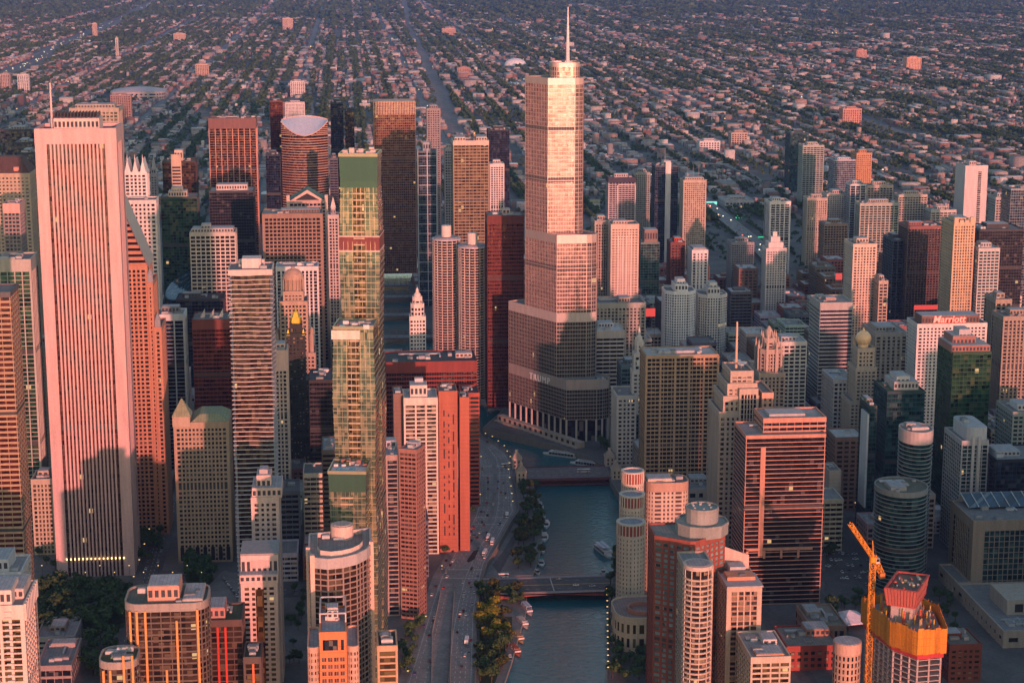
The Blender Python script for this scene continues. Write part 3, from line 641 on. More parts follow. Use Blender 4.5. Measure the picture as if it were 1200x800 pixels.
T_('apartment_tower', 'narrow pale slab between the square tan glass tower and the thin blue tower', 521, 531, 175, -560, 20, 'grid', (.36,.33,.32), 'blue')
def corncob(name, label, cu, half, v, X, ang):
    c = atx(cu, v, X); H = c[2]; e = atx(cu+half, v, X); R = e[1]-c[1]
    b = Building(name, label, X-R, c[1], ang); b.foot(rect(-R,R,-R,R)); n = 16
    b.mb('glazing').prism(ellipse(0,0,R*.80,R*.80,32), 0, H-1, glass('black', 2.2, 2.9), cap=False)
    W = wall((.55,.44,.38)); F = b.mb('balcony_slabs'); P = []
    for i in range(n):
        for j in range(4):
            t = (i+j/4)/n*2*math.pi; rr = R*(.90+.10*math.sin(j/4*math.pi)**.6); P.append((rr*math.cos(t), rr*math.sin(t)))
    nf = int(H/2.95)
    for k in range(nf+1): F.prism(P, k*H/(nf+1), k*H/(nf+1)+(.75 if k > 19 else .5), W, bottom=True)
    for i in range(n):
        t = i/n*2*math.pi; F.tube((R*.90*math.cos(t), R*.90*math.sin(t), 0), (R*.90*math.cos(t), R*.90*math.sin(t), H), .55, .55, 5, W)
    b.mb('roof').prism(ellipse(0,0,R*.98,R*.98,32), H, H+1.6, wall((.46,.45,.5))); b.mb('roof').prism(ellipse(0,0,R*.8,R*.8,32), H+1.6, H+3, roofmat((.3,.3,.33)))
    b.mb('core').prism(ellipse(0,0,R*.33,R*.33,20), H, H+15, wall((.66,.56,.5)))
    b.done()
corncob('corncob_tower', 'scalloped round balcony tower on the left, the taller-looking of the round pair', 524, 17.5, 283, -45, 0)
corncob('corncob_tower', 'scalloped round balcony tower on the right, touching the dark red slab', 555, 18, 292, -15, .1)
T_('office_tower', 'big dark red and black slab directly left of the stepped silver skyscraper', 571, 614, 254, 20, 34, 'cw', (.135,.038,.030), 'red', fh=3.9, sh=1.5, sd=.25, bw=1.8, pw=.3, pd=.35, tb=8, roof=(.25,.22,.2), pent=[(.3,.6,.45,.65,6,(.62,.42,.36))])
# small white crown tower
def mather():
    X = 170.; c = atx(489.5, 372, X); e = atx(499, 372, X); w = e[1]-c[1]; b = Building('tower_block', 'slim white octagonal tower tapering to a lantern crown', X-w, c[1]); b.foot(rect(-w,w,-w,w))
    H = c[2]; Z = lambda v: atx(489, v, X)[2]; kw = dict(pre='punch', w=(.62,.54,.49), g='black', bw=3.0, pw=1.3, fh=3.8, c=.8)
    b.sec(rect(-w,w,-w,w), 0, Z(372), **kw); b.sec(chamf(-w*.82,w*.82,-w*.82,w*.82,w*.4), Z(372), Z(358), **kw); b.sec(chamf(-w*.6,w*.6,-w*.6,w*.6,w*.3), Z(358), Z(350), **kw)
    b.mb('lantern').lathe([(w*.45,Z(350)),(w*.42,Z(346)),(w*.2,Z(344)),(w*.18,Z(341)),(.05,Z(338))], wall((.62,.54,.49)), 12); b.done()
mather()
# old towers left of the green glass
def jewelers():
    X = 150.; b0 = atx(328, 390, X); b1 = atx(361, 390, X); w = (b1[1]-b0[1])/2; b = Building('tower_block', 'ornate old tan tower with a dome on a colonnaded drum', X-18, (b0[1]+b1[1])/2); b.foot(rect(-18,18,-w-8,w+8))
    Z = lambda v: atx(345, v, X)[2]; W = (.38,.28,.21); kw = dict(pre='punch', w=W, g='black', bw=3.2, pw=1.5, fh=3.8)
    b.sec(rect(-18,18,-w-7,w+7), 0, Z(415), **kw); b.sec(rect(-15,15,-w,w), Z(415), Z(355), **kw); b.sec(rect(-12,12,-w*.72,w*.72), Z(355), Z(344), **kw)
    d = b.mb('drum'); d.prism(ellipse(0,0,8.5,8.5,20), Z(344), Z(328), wall(W)); 
    for i in range(16):
        t = i/16*2*math.pi; b.mb('colonnade').tube((10*math.cos(t),10*math.sin(t),Z(344)),(10*math.cos(t),10*math.sin(t),Z(330)),.6,.6,6,wall(W))
    b.mb('dome').lathe([(10.5,Z(330)),(10.4,Z(328)),(9,Z(324)),(6,Z(320)),(2.2,Z(318)),(2,Z(316.5)),(.1,Z(315))], wall((.40,.27,.2)), 20)
    for sx in (-1,1):
        for sy in (-1,1): P = b.mb('corner_turret#%d%d' % (sx,sy)); P.prism(ellipse(sx*12,sy*(w+3),2.4,2.4,10), Z(415), Z(397), wall(W)); P.lathe([(2.6,Z(397)),(1.6,Z(393)),(.1,Z(390))], wall(W), 10, sx*12, sy*(w+3))
    b.done()
jewelers()
def carbide():
    X = 270.; a = atx(337, 430, X); c = atx(358, 430, X); w = (c[1]-a[1])/2; b = Building('tower_block', 'black-green tower with small white windows and a gold-leaf spire', X-12, (a[1]+c[1])/2); b.foot(rect(-12,12,-w-4,w+4)); Z = lambda v: atx(347, v, X)[2]
    G = wall((.62,.42,.06), .3, .1, .8); kw = dict(pre='punch', w=(.03,.036,.032), g='tan', bw=2.8, pw=1.5, fh=3.5, sh=2.0)
    b.sec(rect(-14,14,-w-3.4,w+3.4), 0, Z(447), **kw); b.sec(rect(-12,12,-w,w), Z(447), Z(392), **kw); b.sec(rect(-9,9,-w*.7,w*.7), Z(392), Z(382), **kw)
    P = b.mb('gold_spire'); P.prism(chamf(-5,5,-5,5,1.6), Z(382), Z(374), G); P.prism(chamf(-3.6,3.6,-3.6,3.6,1.2), Z(374), Z(368), G, poly2=chamf(-2,2,-2,2,.6)); P.tube((0,0,Z(368)),(0,0,Z(358)),1.2,.1,8,G)
    for sy in (-1,1): b.mb('gold_trim#%d' % sy).prism(rect(8,12.2,sy*w*.85-1.5,sy*w*.85+1.5), Z(393), Z(386), G, poly2=rect(10,10.5,sy*w*.85-.2,sy*w*.85+.2))
    b.done()
carbide()
T_('apartment_tower', 'slim pale tower with a pink lit cap right of the rippling balcony tower', 320, 337, 412, 470, 24, 'pier', (.46,.38,.33), 'dark', bw=3.0, fh=3.4, tb=16, tw=(.6,.42,.36), pent=[(.2,.7,.2,.8,5,(.6,.44,.38))])  # top band and roof box tinted pink, sunlight put into their colour
T_('office_block', 'black flat-roofed slab left of the tall green glass tower', 362, 392, 447, 380, 44, 'cw', (.035,.033,.033), 'black', roof=(.055,.06,.065), pent=[], units=5, fh=3.8, sh=1.5)
T_('office_block', 'wide black and red slab with a dark studded roof below the round balcony pair', 452, 559, 426, 330, 46, 'cw', (.20,.045,.035), 'black', bw=2.2, pw=.3, fh=3.9, sh=1.5, sd=.35, tb=9, roof=(.055,.058,.062), pent=[(.35,.6,.78,.96,4,(.5,.38,.34))], units=8)
T_('office_block', 'dark red east wing with a bright orange end wall beside the riverside drive', 540, 562, 462, 372, 30, 'band', (.34,.075,.05), 'black', fh=3.7, sh=1.6, pent=[], units=2, roof=(.07,.07,.07))
T_('hotel_tower', 'white concrete grid hotel lit orange, beside the blank orange-red brick slab', 473, 513, 468, 500, 32, 'grid', (.60,.50,.43), 'tan', bw=7.6, pw=1.2, fh=3.3, sh=1.0, c=1.4, tb=5, roof=(.4,.4,.42), pent=[(.35,.85,.2,.7,10,(.62,.52,.46)), (.3,.5,.35,.6,13,(.5,.5,.52))], units=4)
def slots(b):
    P = b.mb('window_slots'); r = b.rnd
    for c in (-.45, .05, .55):
        z = 14
        while z < b.H-16:
            h = r.choice((2.2, 2.2, 2.2, 5, 8)); P.box(b.hx+.02, b.hx+.12, c*b.hy-.55, c*b.hy+.55, z, z+h, wall((.05,.03,.03))); z += h+r.choice((2.4, 4, 6))
ORB = (.36,.115,.07)
T_('hotel_tower', 'blank orange-red brick slab with scattered narrow window slots beside the white grid hotel', 514, 536, 460, 496, 26, 'punch', ORB, 'black', pw=0, sh=0, c=30, tb=3, pent=[], units=3, roof=(.16,.15,.15), more=slots)
T_('hotel_tower', 'narrow plain orange-red brick shaft nearest the riverside drive', 538.5, 550, 467, 494, 22, 'punch', ORB, 'black', pw=0, sh=0, c=30, tb=3, pent=[], units=1, roof=(.16,.15,.15))
T_('hotel_tower', 'narrow brown concrete fin left of the white grid hotel', 461, 472, 463, 490, 26, 'punch', (.20,.13,.10), 'black', pw=0, sh=0, c=30, tb=2, pent=[], units=1)
T_('office_block', 'black block with a pale blue flat roof left of the pool-topped green stem', 377, 394, 529, 600, 40, 'band', (.10,.085,.075), 'black', roof=(.40,.41,.47), pent=[])
T_('hotel_tower', 'pale concrete annex with a blue-grey roof between the green stems and the striped brown tower', 452, 467, 535, 640, 36, 'grid', (.34,.25,.22), 'dark', bw=5, fh=3.4, sh=.9, roof=(.40,.41,.47), pent=[(.1,.4,.1,.9,6,(.42,.42,.46))])
T_('hotel_tower', 'striped brown-red wedge tower turned at an angle beside the riverside drive', 467.5, 488, 527, 645, 17, 'band', (.30,.15,.12), 'bronze', rot=-24, fh=3.3, sh=1.5, bw=3, pw=.4, pd=.5, c=.8, tb=2, roof=(.38,.38,.44), pent=[(.1,.5,.2,.8,4,(.35,.34,.38))])
# ------------------------------------------------------------------ three tapering green-glass stems
def regis():
    X0 = 800.; rot = math.radians(-7.5)
    b = Building('residential_skyscraper', 'tall green and gold glass skyscraper of three stepped tapering stems', 0, 0); b.e.location = (0, 0, 0)
    gm = glass('regis', 2.3, 3.9); gd = glass('gold', 2.3, 3.9); MU = wall((.30,.30,.20), .4, .1, .5); DKG = wall((.065,.145,.10), .22, .12, .35)
    def stem(nm, uL, uR, vt, X, D, zz, band=0, crown=0):
        A = atx(uL, vt, X); Bq = atx(uR, vt, X); H = A[2]; W = (Bq[1]-A[1])/math.cos(rot); cx, cy = X-D/2, (A[1]+Bq[1])/2
        c, s = math.cos(rot), math.sin(rot)
        tr = lambda x, y: (cx+x*c-y*s, cy+x*s+y*c)
        def half(z):     # zig-zag of frusta
            t = (z/zz) % 2; t = t if t < 1 else 2-t; return 1.0-.10*t
        G = b.mb('glazing_'+nm) ; F = b.mb('mullions_'+nm); nf = int(H/3.9); fh = H/nf
        P = lambda z, d=0: [tr(x*half(z), y*half(z)) for x, y in rect(-D/2+d, D/2-d, -W/2+d, W/2-d)]
        for k in range(nf):
            z0, z1 = k*fh, (k+1)*fh; q0, q1 = P(z0, .3), P(z1, .3); mt = DKG if z1 > H-crown else gm
            for i in range(4):
                j = (i+1) % 4; mm = mt if i != 2 else (gd if z1 <= H-crown else mt)
                G.add([(*q0[i],z0),(*q0[j],z0),(*q1[j],z1),(*q1[i],z1)], [(0,1,2,3)], mm)
            if z1 < H-crown: F.ring(P(z0, .1), P(z0, .5), z0, z0+.5, MU)
            # recessed central balconies
            h = half(z0)
            if z1 < H-crown and nm != 'c':
                w = W*.135*h; x = D/2*h
                b.mb('balconies_'+nm).prism([tr(x-.5,-w), tr(x+.55,-w), tr(x+.55,w), tr(x-.5,w)], z0+.05, z0+.75, wall((.50,.40,.28)), bottom=True)
                b.mb('balconies_'+nm).prism([tr(x-.28,-w), tr(x-.12,-w), tr(x-.12,w), tr(x-.28,w)], z0+.9, z1-.3, glass('gold', 2.2, 3.9), bottom=True)
            elif z1 < H-crown:
                w = W*.17*h; x = D/2*h
                b.mb('balconies_'+nm).prism([tr(x-.5,-w-.4), tr(x+.9,-w-.4), tr(x+.9,w-.4), tr(x-.5,w-.4)], z0+.05, z0+.9, wall((.52,.38,.25)), bottom=True)
        for k in range(nf):
            z0, z1 = k*fh, (k+1)*fh; 
            if z1 > H-crown: continue
            nbay = 9
            for i in range(1, nbay):
                y = -W/2+W*i/nbay; a, e = tr(D/2*half(z0)-.1, y*half(z0)), tr(D/2*half(z1)-.1, y*half(z1))
                F.tube((*a,z0),(*e,z1),.13,.13,4,MU,False)
        b.mb('roof_'+nm).face(P(H, .6), H+.05, roofmat((.36,.35,.38))); b.mb('parapet_'+nm).ring(P(H), P(H, .7), H-.6, H+1.4, MU)
        return tr, H, W, D, cx, cy
    tr, H, W, D, cx, cy = stem('a', 398, 447, 183, X0, 27, 48, crown=17)
    r = random.Random(1)
    for i in range(9):
        x, y = r.uniform(-8,8), r.uniform(-9,9); p = tr(x, y); h = r.uniform(1.5, 4)
        b.mb('roof_unit#%d' % i).box(p[0]-1.6, p[0]+1.6, p[1]-1.6, p[1]+1.6, H, H+h, wall((.45,.38,.35)))
    # open double-height red floor
    zr = atx(420, 286, X0)[2]; q = [tr(x, y) for x, y in rect(-D/2-.25, D/2+.25, -W/2-.25, W/2+.25)]; k = .955
    q = [(cx+(x-cx)*k, cy+(y-cy)*k) for x, y in q]; b.mb('open_floor').prism(q, zr-4, zr+4.5, wall((.17,.055,.05))); b.mb('open_floor').ring([(cx+(x-cx)*1.01, cy+(y-cy)*1.01) for x, y in q], q, zr-5, zr-4, wall((.5,.42,.38))); b.mb('open_floor').ring([(cx+(x-cx)*1.01, cy+(y-cy)*1.01) for x, y in q], q, zr+4.2, zr+5, wall((.5,.42,.38)))
    tr, H, W, D, cx, cy = stem('b', 391, 443, 386, X0+28, 28, 52, crown=0)
    for i in range(16):
        x, y = r.uniform(-2,12), r.uniform(-11,11); p = tr(x, y); g = r.choice(((.6,.55,.52),(.25,.12,.1),(.1,.3,.4),(.3,.3,.3)))
        b.mb('roof_unit#b%d' % i).box(p[0]-1.3, p[0]+1.3, p[1]-1.8, p[1]+1.8, H, H+r.uniform(.6,3), wall(g))
    q = [tr(x, y) for x, y in rect(D/2-.2, D/2+.16, -W/2+.4, W/2*.30)]; b.mb('white_band').prism(q, H-6.5, H-.8, wall((.66,.56,.46)))
    tr, H, W, D, cx, cy = stem('c', 387, 433, 555, X0+56, 28, 44, crown=8)
    pool = b.mb('swimming_pool'); pool.prism([tr(x, y) for x, y in rect(4, 9, -W*.30, W*.18)], H+.1, H+.7, wall((.05,.42,.62), .1, .05))
    dk = b.mb('pool_deck'); dk.prism([tr(x, y) for x, y in rect(1, 12.6, -W*.44, W*.44)], H+.06, H+.35, wall((.55,.52,.55)))
    for i in range(20):
        x, y = r.uniform(-11,0), r.uniform(-.42,.42)*W; p = tr(x, y); g = r.choice(((.6,.55,.52),(.25,.12,.1),(.04,.07,.02),(.3,.3,.3)))
        b.mb('roof_unit#c%d' % i).box(p[0]-1, p[0]+1, p[1]-1.3, p[1]+1.3, H, H+r.uniform(.6,3), wall(g))
    BLD.append((X0-32, X0+60, cy-22, cy+24, 'x'))
    for kk in list(b.parts):
        nn = kk.split('#')[0].split('_')
        if nn[-1] in 'abc' and len(nn[-1]) == 1: b.parts['_'.join(nn[:-1])+'#'+nn[-1]] = b.parts.pop(kk)
    b.done()
regis()
# ------------------------------------------------------------------ stepped silver skyscraper on the river bend
def trump():
    PC = Vector(gnd(664, 518)); P0 = Vector(gnd(597, 495)); t = (PC-P0).normalized(); n = Vector((-t.y, t.x))   # n points away from the river
    b = Building('skyscraper', 'tallest silver stepped skyscraper with a tall white spire on the river bend', 0, 0)
    lc = lambda u: Vector(col_line(u, 400, tuple(PC), tuple(t)))
    def poly(uL, uC, uR, deep, rr):
        a, c = lc(uL), lc(uC); e = Vector(col_line(uR, 400, (c.x-rr*.4, c.y), (0, 1)))
        e1 = Vector((c.x, e.y-rr*.9)); back = a+n*deep; f = Vector((e.x-rr, e.y+.01))
        return [tuple(a), tuple(c), tuple(e1), (c.x-rr*.12, e.y-rr*.45), tuple(e), (c.x-rr*.85, e.y+rr*.15), tuple(Vector((c.x, e.y))-t*28+n*8), tuple(back)]
    Z = lambda u, v: atx(u, v, PC.x)[2]
    kw = dict(pre='band', w=wall((.44,.36,.33), .4, .2, .3), g='silver', fh=4.0, sh=.7, sd=.34, bw=2.6, pw=.18, pd=.40, c=.4)
    pA, pB, pC, pD = poly(596,664,714,48,14), poly(596,652,698,44,11), poly(615,652,698,42,11), poly(615,641,681,36,9)
    zA, zB, zC, zD = Z(664,447), Z(652,372), Z(652,280), Z(645,96)
    b.foot([(P0.x-50,P0.y-5),(PC.x,P0.y-5),(PC.x,PC.y+70),(P0.x-50,PC.y+70)])
    B = b.mb('base'); bp = inset(pA, 3.5); B.prism(bp, 0, 22, glass('dark', 4, 5)); 
    for i in range(len(pA)):
        p, q = Vector(inset(pA,.8)[i]), Vector(inset(pA,.8)[(i+1) % len(pA)]); k = max(1, int((q-p).length/9))
        for j in range(k): c = p.lerp(q, j/k); b.mb('colonnade').tube((c.x,c.y,0),(c.x,c.y,22),1.0,1.0,8,wall((.42,.38,.34)))
    kA = {**kw, 'g': 'pewter', 'w': wall((.30,.26,.24), .45, .2, .3)}; b.sec(pA, 22, zA, tb=9, tw=(.34,.28,.25), parapet=1.5, roof=(.2,.21,.2), **kA); b.sec(pB, zA, zB, tb=8, parapet=1.5, tw=(.44,.36,.33), **kA); b.sec(pC, zB, zC, tb=7, parapet=1.5, **kw); b.sec(pD, zC, zD, tb=5, parapet=1.5, **kw)  # lower tiers: shade put into darker glass and wall colours
    cc = Vector((sum(p[0] for p in pD)/8, sum(p[1] for p in pD)/8)); a = Vector(col_line(664, 90, tuple(cc), (0, 1)))
    crown = [(a.x+x, a.y+y) for x, y in rrect(-15, 13, -16, 12, 7)]
    zK = Z(664, 80); b.sec(crown, zD-6, zK+2, tb=3, **{**kw, 'fh': 5})
    S = b.mb('spire'); S.tube((a.x,a.y+1,zK),(a.x,a.y+1,zK+16),2.0,1.6,10,wall((.62,.58,.58))); S.tube((a.x,a.y+1,zK+16),(a.x,a.y+1,Z(665,10)),1.6,.45,10,wall((.66,.62,.62)))
    # stepped stone terraces at the water
    for i, (o, h) in enumerate(((5, 6), (9, 1.5))):
        pts = [tuple(P0-n*o-t*14), tuple(PC-n*o+t*26), tuple(PC-n*(o-7)+t*26), tuple(P0-n*(o-7)-t*14)]
        T = b.mb('terrace#%d' % i); T.prism(pts, -6, h, wall((.40,.33,.27)))
        for j in range(15):
            c0 = P0-n*(o+.06)-t*12+t*(j*((PC-P0).length+36)/15); c1 = c0+t*4
            T.prism([tuple(c0), tuple(c1), tuple(c1+n*.1), tuple(c0+n*.1)], h-4.4, h-1.2, wall((.04,.035,.03)))
    for i in range(24):
        p = Vector(pA[2])+Vector((-4-RND.random()*10, RND.random()*12)); g = RND.choice(((.5,.4,.4),(.05,.08,.03),(.3,.3,.32)))
        b.mb('terrace_planter#%d' % i).box(p.x-.8,p.x+.8,p.y-.8,p.y+.8,zA,zA+RND.uniform(.8,2.2),wall(g)) if i < 12 else None
    b.done()
    # raised letters on the band above the river
    cu = bpy.data.curves.new('sign_letters', 'FONT'); cu.body = 'TRUMP'; cu.size = 9.0; cu.extrude = .25; cu.align_x = 'CENTER'; cu.space_character = 1.28
    o = bpy.data.objects.new('tmp', cu); COL.objects.link(o); dg = bpy.context.evaluated_depsgraph_get(); me = bpy.data.meshes.new_from_object(o.evaluated_get(dg)); bpy.data.objects.remove(o)
    me.materials.clear(); me.materials.append(wall((.86,.84,.82), .5)); s = bpy.data.objects.new('sign_letters', me); COL.objects.link(s)
    mid = lc(633)-n*.75; s.location = (mid.x, mid.y, zA-8.0); s.rotation_euler = (math.pi/2, 0, math.atan2(t.y, t.x)); s.parent = b.e
trump()
# ------------------------------------------------------------------ centre right
def wrigley():
    X = 255.; a, c = atx(723, 465, X), atx(746, 465, X); w = (c[1]-a[1])/2; b = Building('tower_block', 'cream terracotta block with an ornate clock tower left of the bronze grid tower', X-20, (a[1]+c[1])/2); b.foot(rect(-28,20,-w,w+16))
    Z = lambda v: atx(750, v, X)[2]; kw = dict(pre='punch', w=(.60,.52,.45), g='dark', bw=3.6, pw=1.7, fh=4.0, sd=.35)
    b.sec(rect(-20,20,-w,w), 0, a[2], **kw); y0 = atx(752, 420, X)[1]-(a[1]+c[1])/2
    b.sec(rect(-4,10,y0-7,y0+7), a[2]-20, Z(438), **kw); b.sec(rect(-2.5,8.5,y0-5.5,y0+5.5), Z(438), Z(418), **kw); b.sec(chamf(-1,7,y0-4,y0+4,1.6), Z(418), Z(405), **{**kw, 'bw': 2})
    b.mb('clock_face').tube((8.6,y0,Z(428)),(8.9,y0,Z(428)),3.0,3.0,20,wall((.7,.66,.55)))
    b.mb('lantern').lathe([(3.2,Z(405)),(3,Z(399)),(1.4,Z(397)),(1.2,Z(393)),(.1,Z(386))], wall((.6,.52,.45)), 12, 3, y0)
    b.units(-18,18,-w,w-10,a[2],4); b.done()
wrigley()
T_('office_tower', 'bronze-brown grid tower with a pale flat roof in the middle of the right half', 757.5, 842, 418, 375, 36, 'grid', (.36,.24,.15), 'black', bw=3.55, pw=.55, pd=.5, fh=3.75, sh=1.4, sd=.42, c=1.2, tb=2, roof=(.45,.43,.42), pent=[(.3,.7,.2,.8,2.2,(.4,.38,.37))], units=8,
   more=lambda b: [b.mb('main_piers').box(b.hx-.1, b.hx+.5, -b.hy+b.hy*.4*i-.7, -b.hy+b.hy*.4*i+.7, 0, b.H, wall((.38,.25,.16))) for i in range(6)])
# white octagonal twins
for a in (('left of the white chamfered twin towers', 781, 817, 343, -140, (.74,.72,.70)), ('right of the white chamfered twin towers, slightly browner', 820, 854, 347, -165, (.64,.60,.56))):
    T_('apartment_tower', a[0], a[1], a[2], a[3], a[4], 42, 'punch', a[5], 'dark', shape='chamf', ch=9, bw=2.9, pw=1.2, fh=3.0, sh=1.2, c=.6, tb=3, pent=[(.3,.9,.3,.72,9,a[5]), (.4,.8,.38,.64,14,a[5])], group='white chamfered twin towers')
T_('office_block', 'wide grey office block with a flat curved cornice behind the stepped silver skyscraper', 697, 757, 358, -40, 40, 'pier', (.33,.32,.29), 'tan', bw=4, pw=1.6, pent=[(.3,.7,.5,.72,6,(.4,.32,.28))], parapet=2.5, units=2)
T_('office_block', 'pale block with dark window stripes and white roof beside the stepped silver skyscraper', 698, 732, 389, 62, 42, 'band', (.46,.41,.37), 'black', roof=(.62,.60,.62), fh=4.2, sh=2.0, bw=8, pent=[(.1,.5,.2,.7,5,(.55,.53,.55))], tb=7)
T_('office_block', 'small teal glass block behind the cream terracotta block', 728, 750, 430, 160, 30, 'band', (.10,.14,.15), 'teal', fh=4, sh=1.2)
T_('apartment_tower', 'grey-tan slab left of its pinkish neighbour, right of the silver skyscraper', 697, 715, 260, -230, 36, 'pier', (.36,.31,.27), 'dark', bw=3.2)
T_('apartment_tower', 'pinkish tan tower with white vertical window bays right of the silver skyscraper', 716, 749, 264, -200, 28, 'punch', (.54,.41,.34), 'dark', bw=3.4, pw=1.6, fh=3.1, tb=5, pent=[(.2,.8,.1,.6,4,None)],
   more=lambda b: [b.mb('white_bays').box(b.hx-.1, b.hx+.35, -b.hy*.45+i*b.hy*.3-.4, -b.hy*.45+i*b.hy*.3+.4, b.H*.2, b.H-12, wall((.62,.58,.55))) for i in range(4)])
def whiteframe(b): 
    for y in (-b.hy*.35, b.hy-1): b.box('white_frame', b.hx-.2, b.hx+1, y, y+1.4, 0, b.H-9, (.60,.55,.53))
    b.box('white_frame', b.hx-.2, b.hx+1, -b.hy*.35, b.hy, b.H-10.5, b.H-9, (.60,.55,.53))
T_('apartment_tower', 'navy and white framed tower, leftmost of the three beyond the pinkish tan tower', 713, 745, 209, -860, 30, 'pier', (.46,.42,.42), 'navy', bw=5, pw=.7, fh=3.2, more=whiteframe, tw=(.05,.05,.07), tb=7)
T_('apartment_tower', 'plain grey-green slab behind the navy and white framed tower', 744, 762, 203, -960, 26, 'grid', (.32,.30,.27), 'teal', bw=3, fh=3.1)
def stripe_col(b): b.box('white_stripe', b.hx-.2, b.hx+1.6, -2, 6, 0, b.H+6, (.62,.56,.54)); b.mb('mast').tube((0,0,b.H),(0,0,b.H+26),.4,.15,5,wall((.4,.35,.35)))
T_('apartment_tower', 'dark blue glass tower with one white vertical stripe and mast', 768, 795, 195, -800, 34, 'cw', (.06,.09,.12), 'navy', fh=3.4, pent=[(.2,.8,.4,.7,7,(.55,.5,.48))], more=stripe_col)
T_('apartment_tower', 'tan concrete tower with masts right of the dark blue glass tower', 801, 828, 212, -700, 30, 'punch', (.44,.35,.28), 'tan', bw=3, fh=3.0, pw=1.1, sh=1.2, pent=[(.2,.8,.1,.9,4,None)], more=lambda b: [b.mb('mast#%d' % i).tube((0,y,b.H),(0,y,b.H+22),.3,.12,5,wall((.4,.35,.35))) for i, y in enumerate((-8,0,8))])
T_('apartment_block', 'greenish glass midrise with a brown rooftop box', 751, 773, 285, -420, 26, 'cw', (.14,.18,.16), 'teal', fh=3.4, pent=[(.2,.95,.2,.9,17,(.22,.16,.14))])
T_('apartment_block', 'dark maroon brick tower with a red rooftop box', 786, 803, 285, -430, 30, 'punch', (.15,.055,.045), 'black', bw=4, pent=[(.3,.8,.3,.8,6,(.4,.06,.04))])
T_('apartment_block', 'white slab with a dark glass side behind the white chamfered twin towers', 811, 830, 294, -390, 34, 'pier', (.62,.59,.58), 'dark', bw=4, pw=2.8, pent=[(.1,.9,.1,.9,3,(.3,.3,.28))])
T_('apartment_block', 'grey residential block beside the expressway, right of the white slab', 857, 884, 285, -560, 30, 'grid', (.27,.25,.25), 'blue', bw=3, fh=3.1)
T_('apartment_tower', 'slender white tower with open white frame', 902, 927, 237, -660, 34, 'pier', (.62,.58,.56), 'dark', bw=6, pw=1.3, fh=3.3, sh=1.0, c=2.5, pent=[(.2,.7,.2,.6,5,None)])
def stepcap(b):
    for i, (k, h) in enumerate(((.72, 8), (.45, 15), (.2, 21))): b.box('stepped_crown', -b.hx*k, b.hx*k, -b.hy*k, b.hy*k, b.H, b.H+h, (.58,.53,.50))
T_('apartment_tower', 'white gothic tower with a stepped crown in front of the slender white frame tower', 898, 922, 292, -420, 26, 'pier', (.58,.53,.50), 'dark', bw=3.2, pw=1.3, sh=1.6, fh=3.1, pent=[], units=0, more=stepcap)
T_('apartment_tower', 'tan tower with vertical grooves, beyond the slender white frame tower', 946, 970, 233, -820, 26, 'pier', (.42,.36,.30), 'tan', bw=3.2, pw=1.7)
T_('apartment_tower', 'pale ragged-topped tower right of the grooved tan tower', 969, 993, 228, -880, 30, 'punch', (.46,.42,.38), 'dark', bw=3.4, fh=3.1, pent=[(.2,.9,.3,.8,6,None)])
T_('apartment_block', 'brown brick midrise with dark bay windows below the ragged-topped tower', 966, 994, 263, -640, 30, 'grid', (.25,.18,.14), 'black', bw=4)
T_('apartment_tower', 'white and grey tower with a dark upper band', 996, 1016, 217, -845, 30, 'balc', (.52,.50,.50), 'blue')
T_('apartment_block', 'grey-green ribbed slab in front of three tan slabs', 1008, 1054, 239, -740, 26, 'pier', (.37,.37,.31), 'teal', bw=6, pw=1.4)
T_('apartment_block', 'tan slab behind the grey-green ribbed slab', 1016, 1047, 218, -900, 24, 'pier', (.40,.34,.29), 'dark', bw=5)
T_('apartment_block', 'wide tan balcony slab right of the grey-green ribbed slab', 1053, 1087, 229, -820, 24, 'grid', (.43,.37,.31), 'dark', bw=4.4)
T_('apartment_block', 'low pale block between the tan balcony slab and the big white windowless tower', 1091, 1121, 247, -760, 30, 'grid', (.46,.43,.38), 'dark', bw=6)
T_('apartment_block', 'small blue-grey block near the tan slabs', 978, 1003, 188, -1320, 40, 'cw', (.36,.38,.42), 'blue', pent=[(.3,.8,.2,.8,4,(.55,.56,.6))])
T_('apartment_block', 'orange brick block beside the small blue-grey block', 1004, 1022, 180, -1400, 40, 'punch', (.46,.24,.13), 'dark')
T_('office_block', 'dark teal glass block at the far edge of the high-rise district', 926, 948, 156, -1700, 40, 'cw', (.03,.07,.08), 'teal')
T_('apartment_block', 'pale green glass block in front of the dark teal glass block', 941, 966, 171, -1500, 36, 'grid', (.34,.36,.32), 'teal', bw=6)
T_('apartment_tower', 'white windowless-sided tower with one dark central slot', 1131.5, 1158, 195, -800, 46, 'punch', (.52,.46,.45), 'dark', pw=0, sh=0, c=40, tb=3, pent=[(.3,.7,.3,.6,6,(.5,.4,.36))],
   more=lambda b: (b.box('window_slot', b.hx-.1, b.hx+.12, b.hy*.15, b.hy*.45, 0, b.H-8, glass('dark')), [b.box('balconies', b.hx, b.hx+.4, b.hy*.15, b.hy*.45, k*3.1, k*3.1+1.1, (.4,.36,.35)) for k in range(int(b.H/3.1)-2)]))
def crown_gold(b):
    W = (.52,.38,.26)
    for i in range(4): b.box('crown_gable#%d' % i, b.hx-3, b.hx+.6, -b.hy+i*b.hy*.5+.3, -b.hy+i*b.hy*.5+b.hy*.42, b.H-2, b.H+(7 if i in (0,3) else 4), W)
T_('apartment_tower', 'golden tan tower lit bright orange with a notched crown', 1118, 1143, 262, -130, 46, 'punch', (.52,.38,.25), 'tan', bw=3.2, pw=1.3, fh=3.4, sh=1.3, pent=[(.2,.8,.2,.8,5,None)], more=crown_gold)
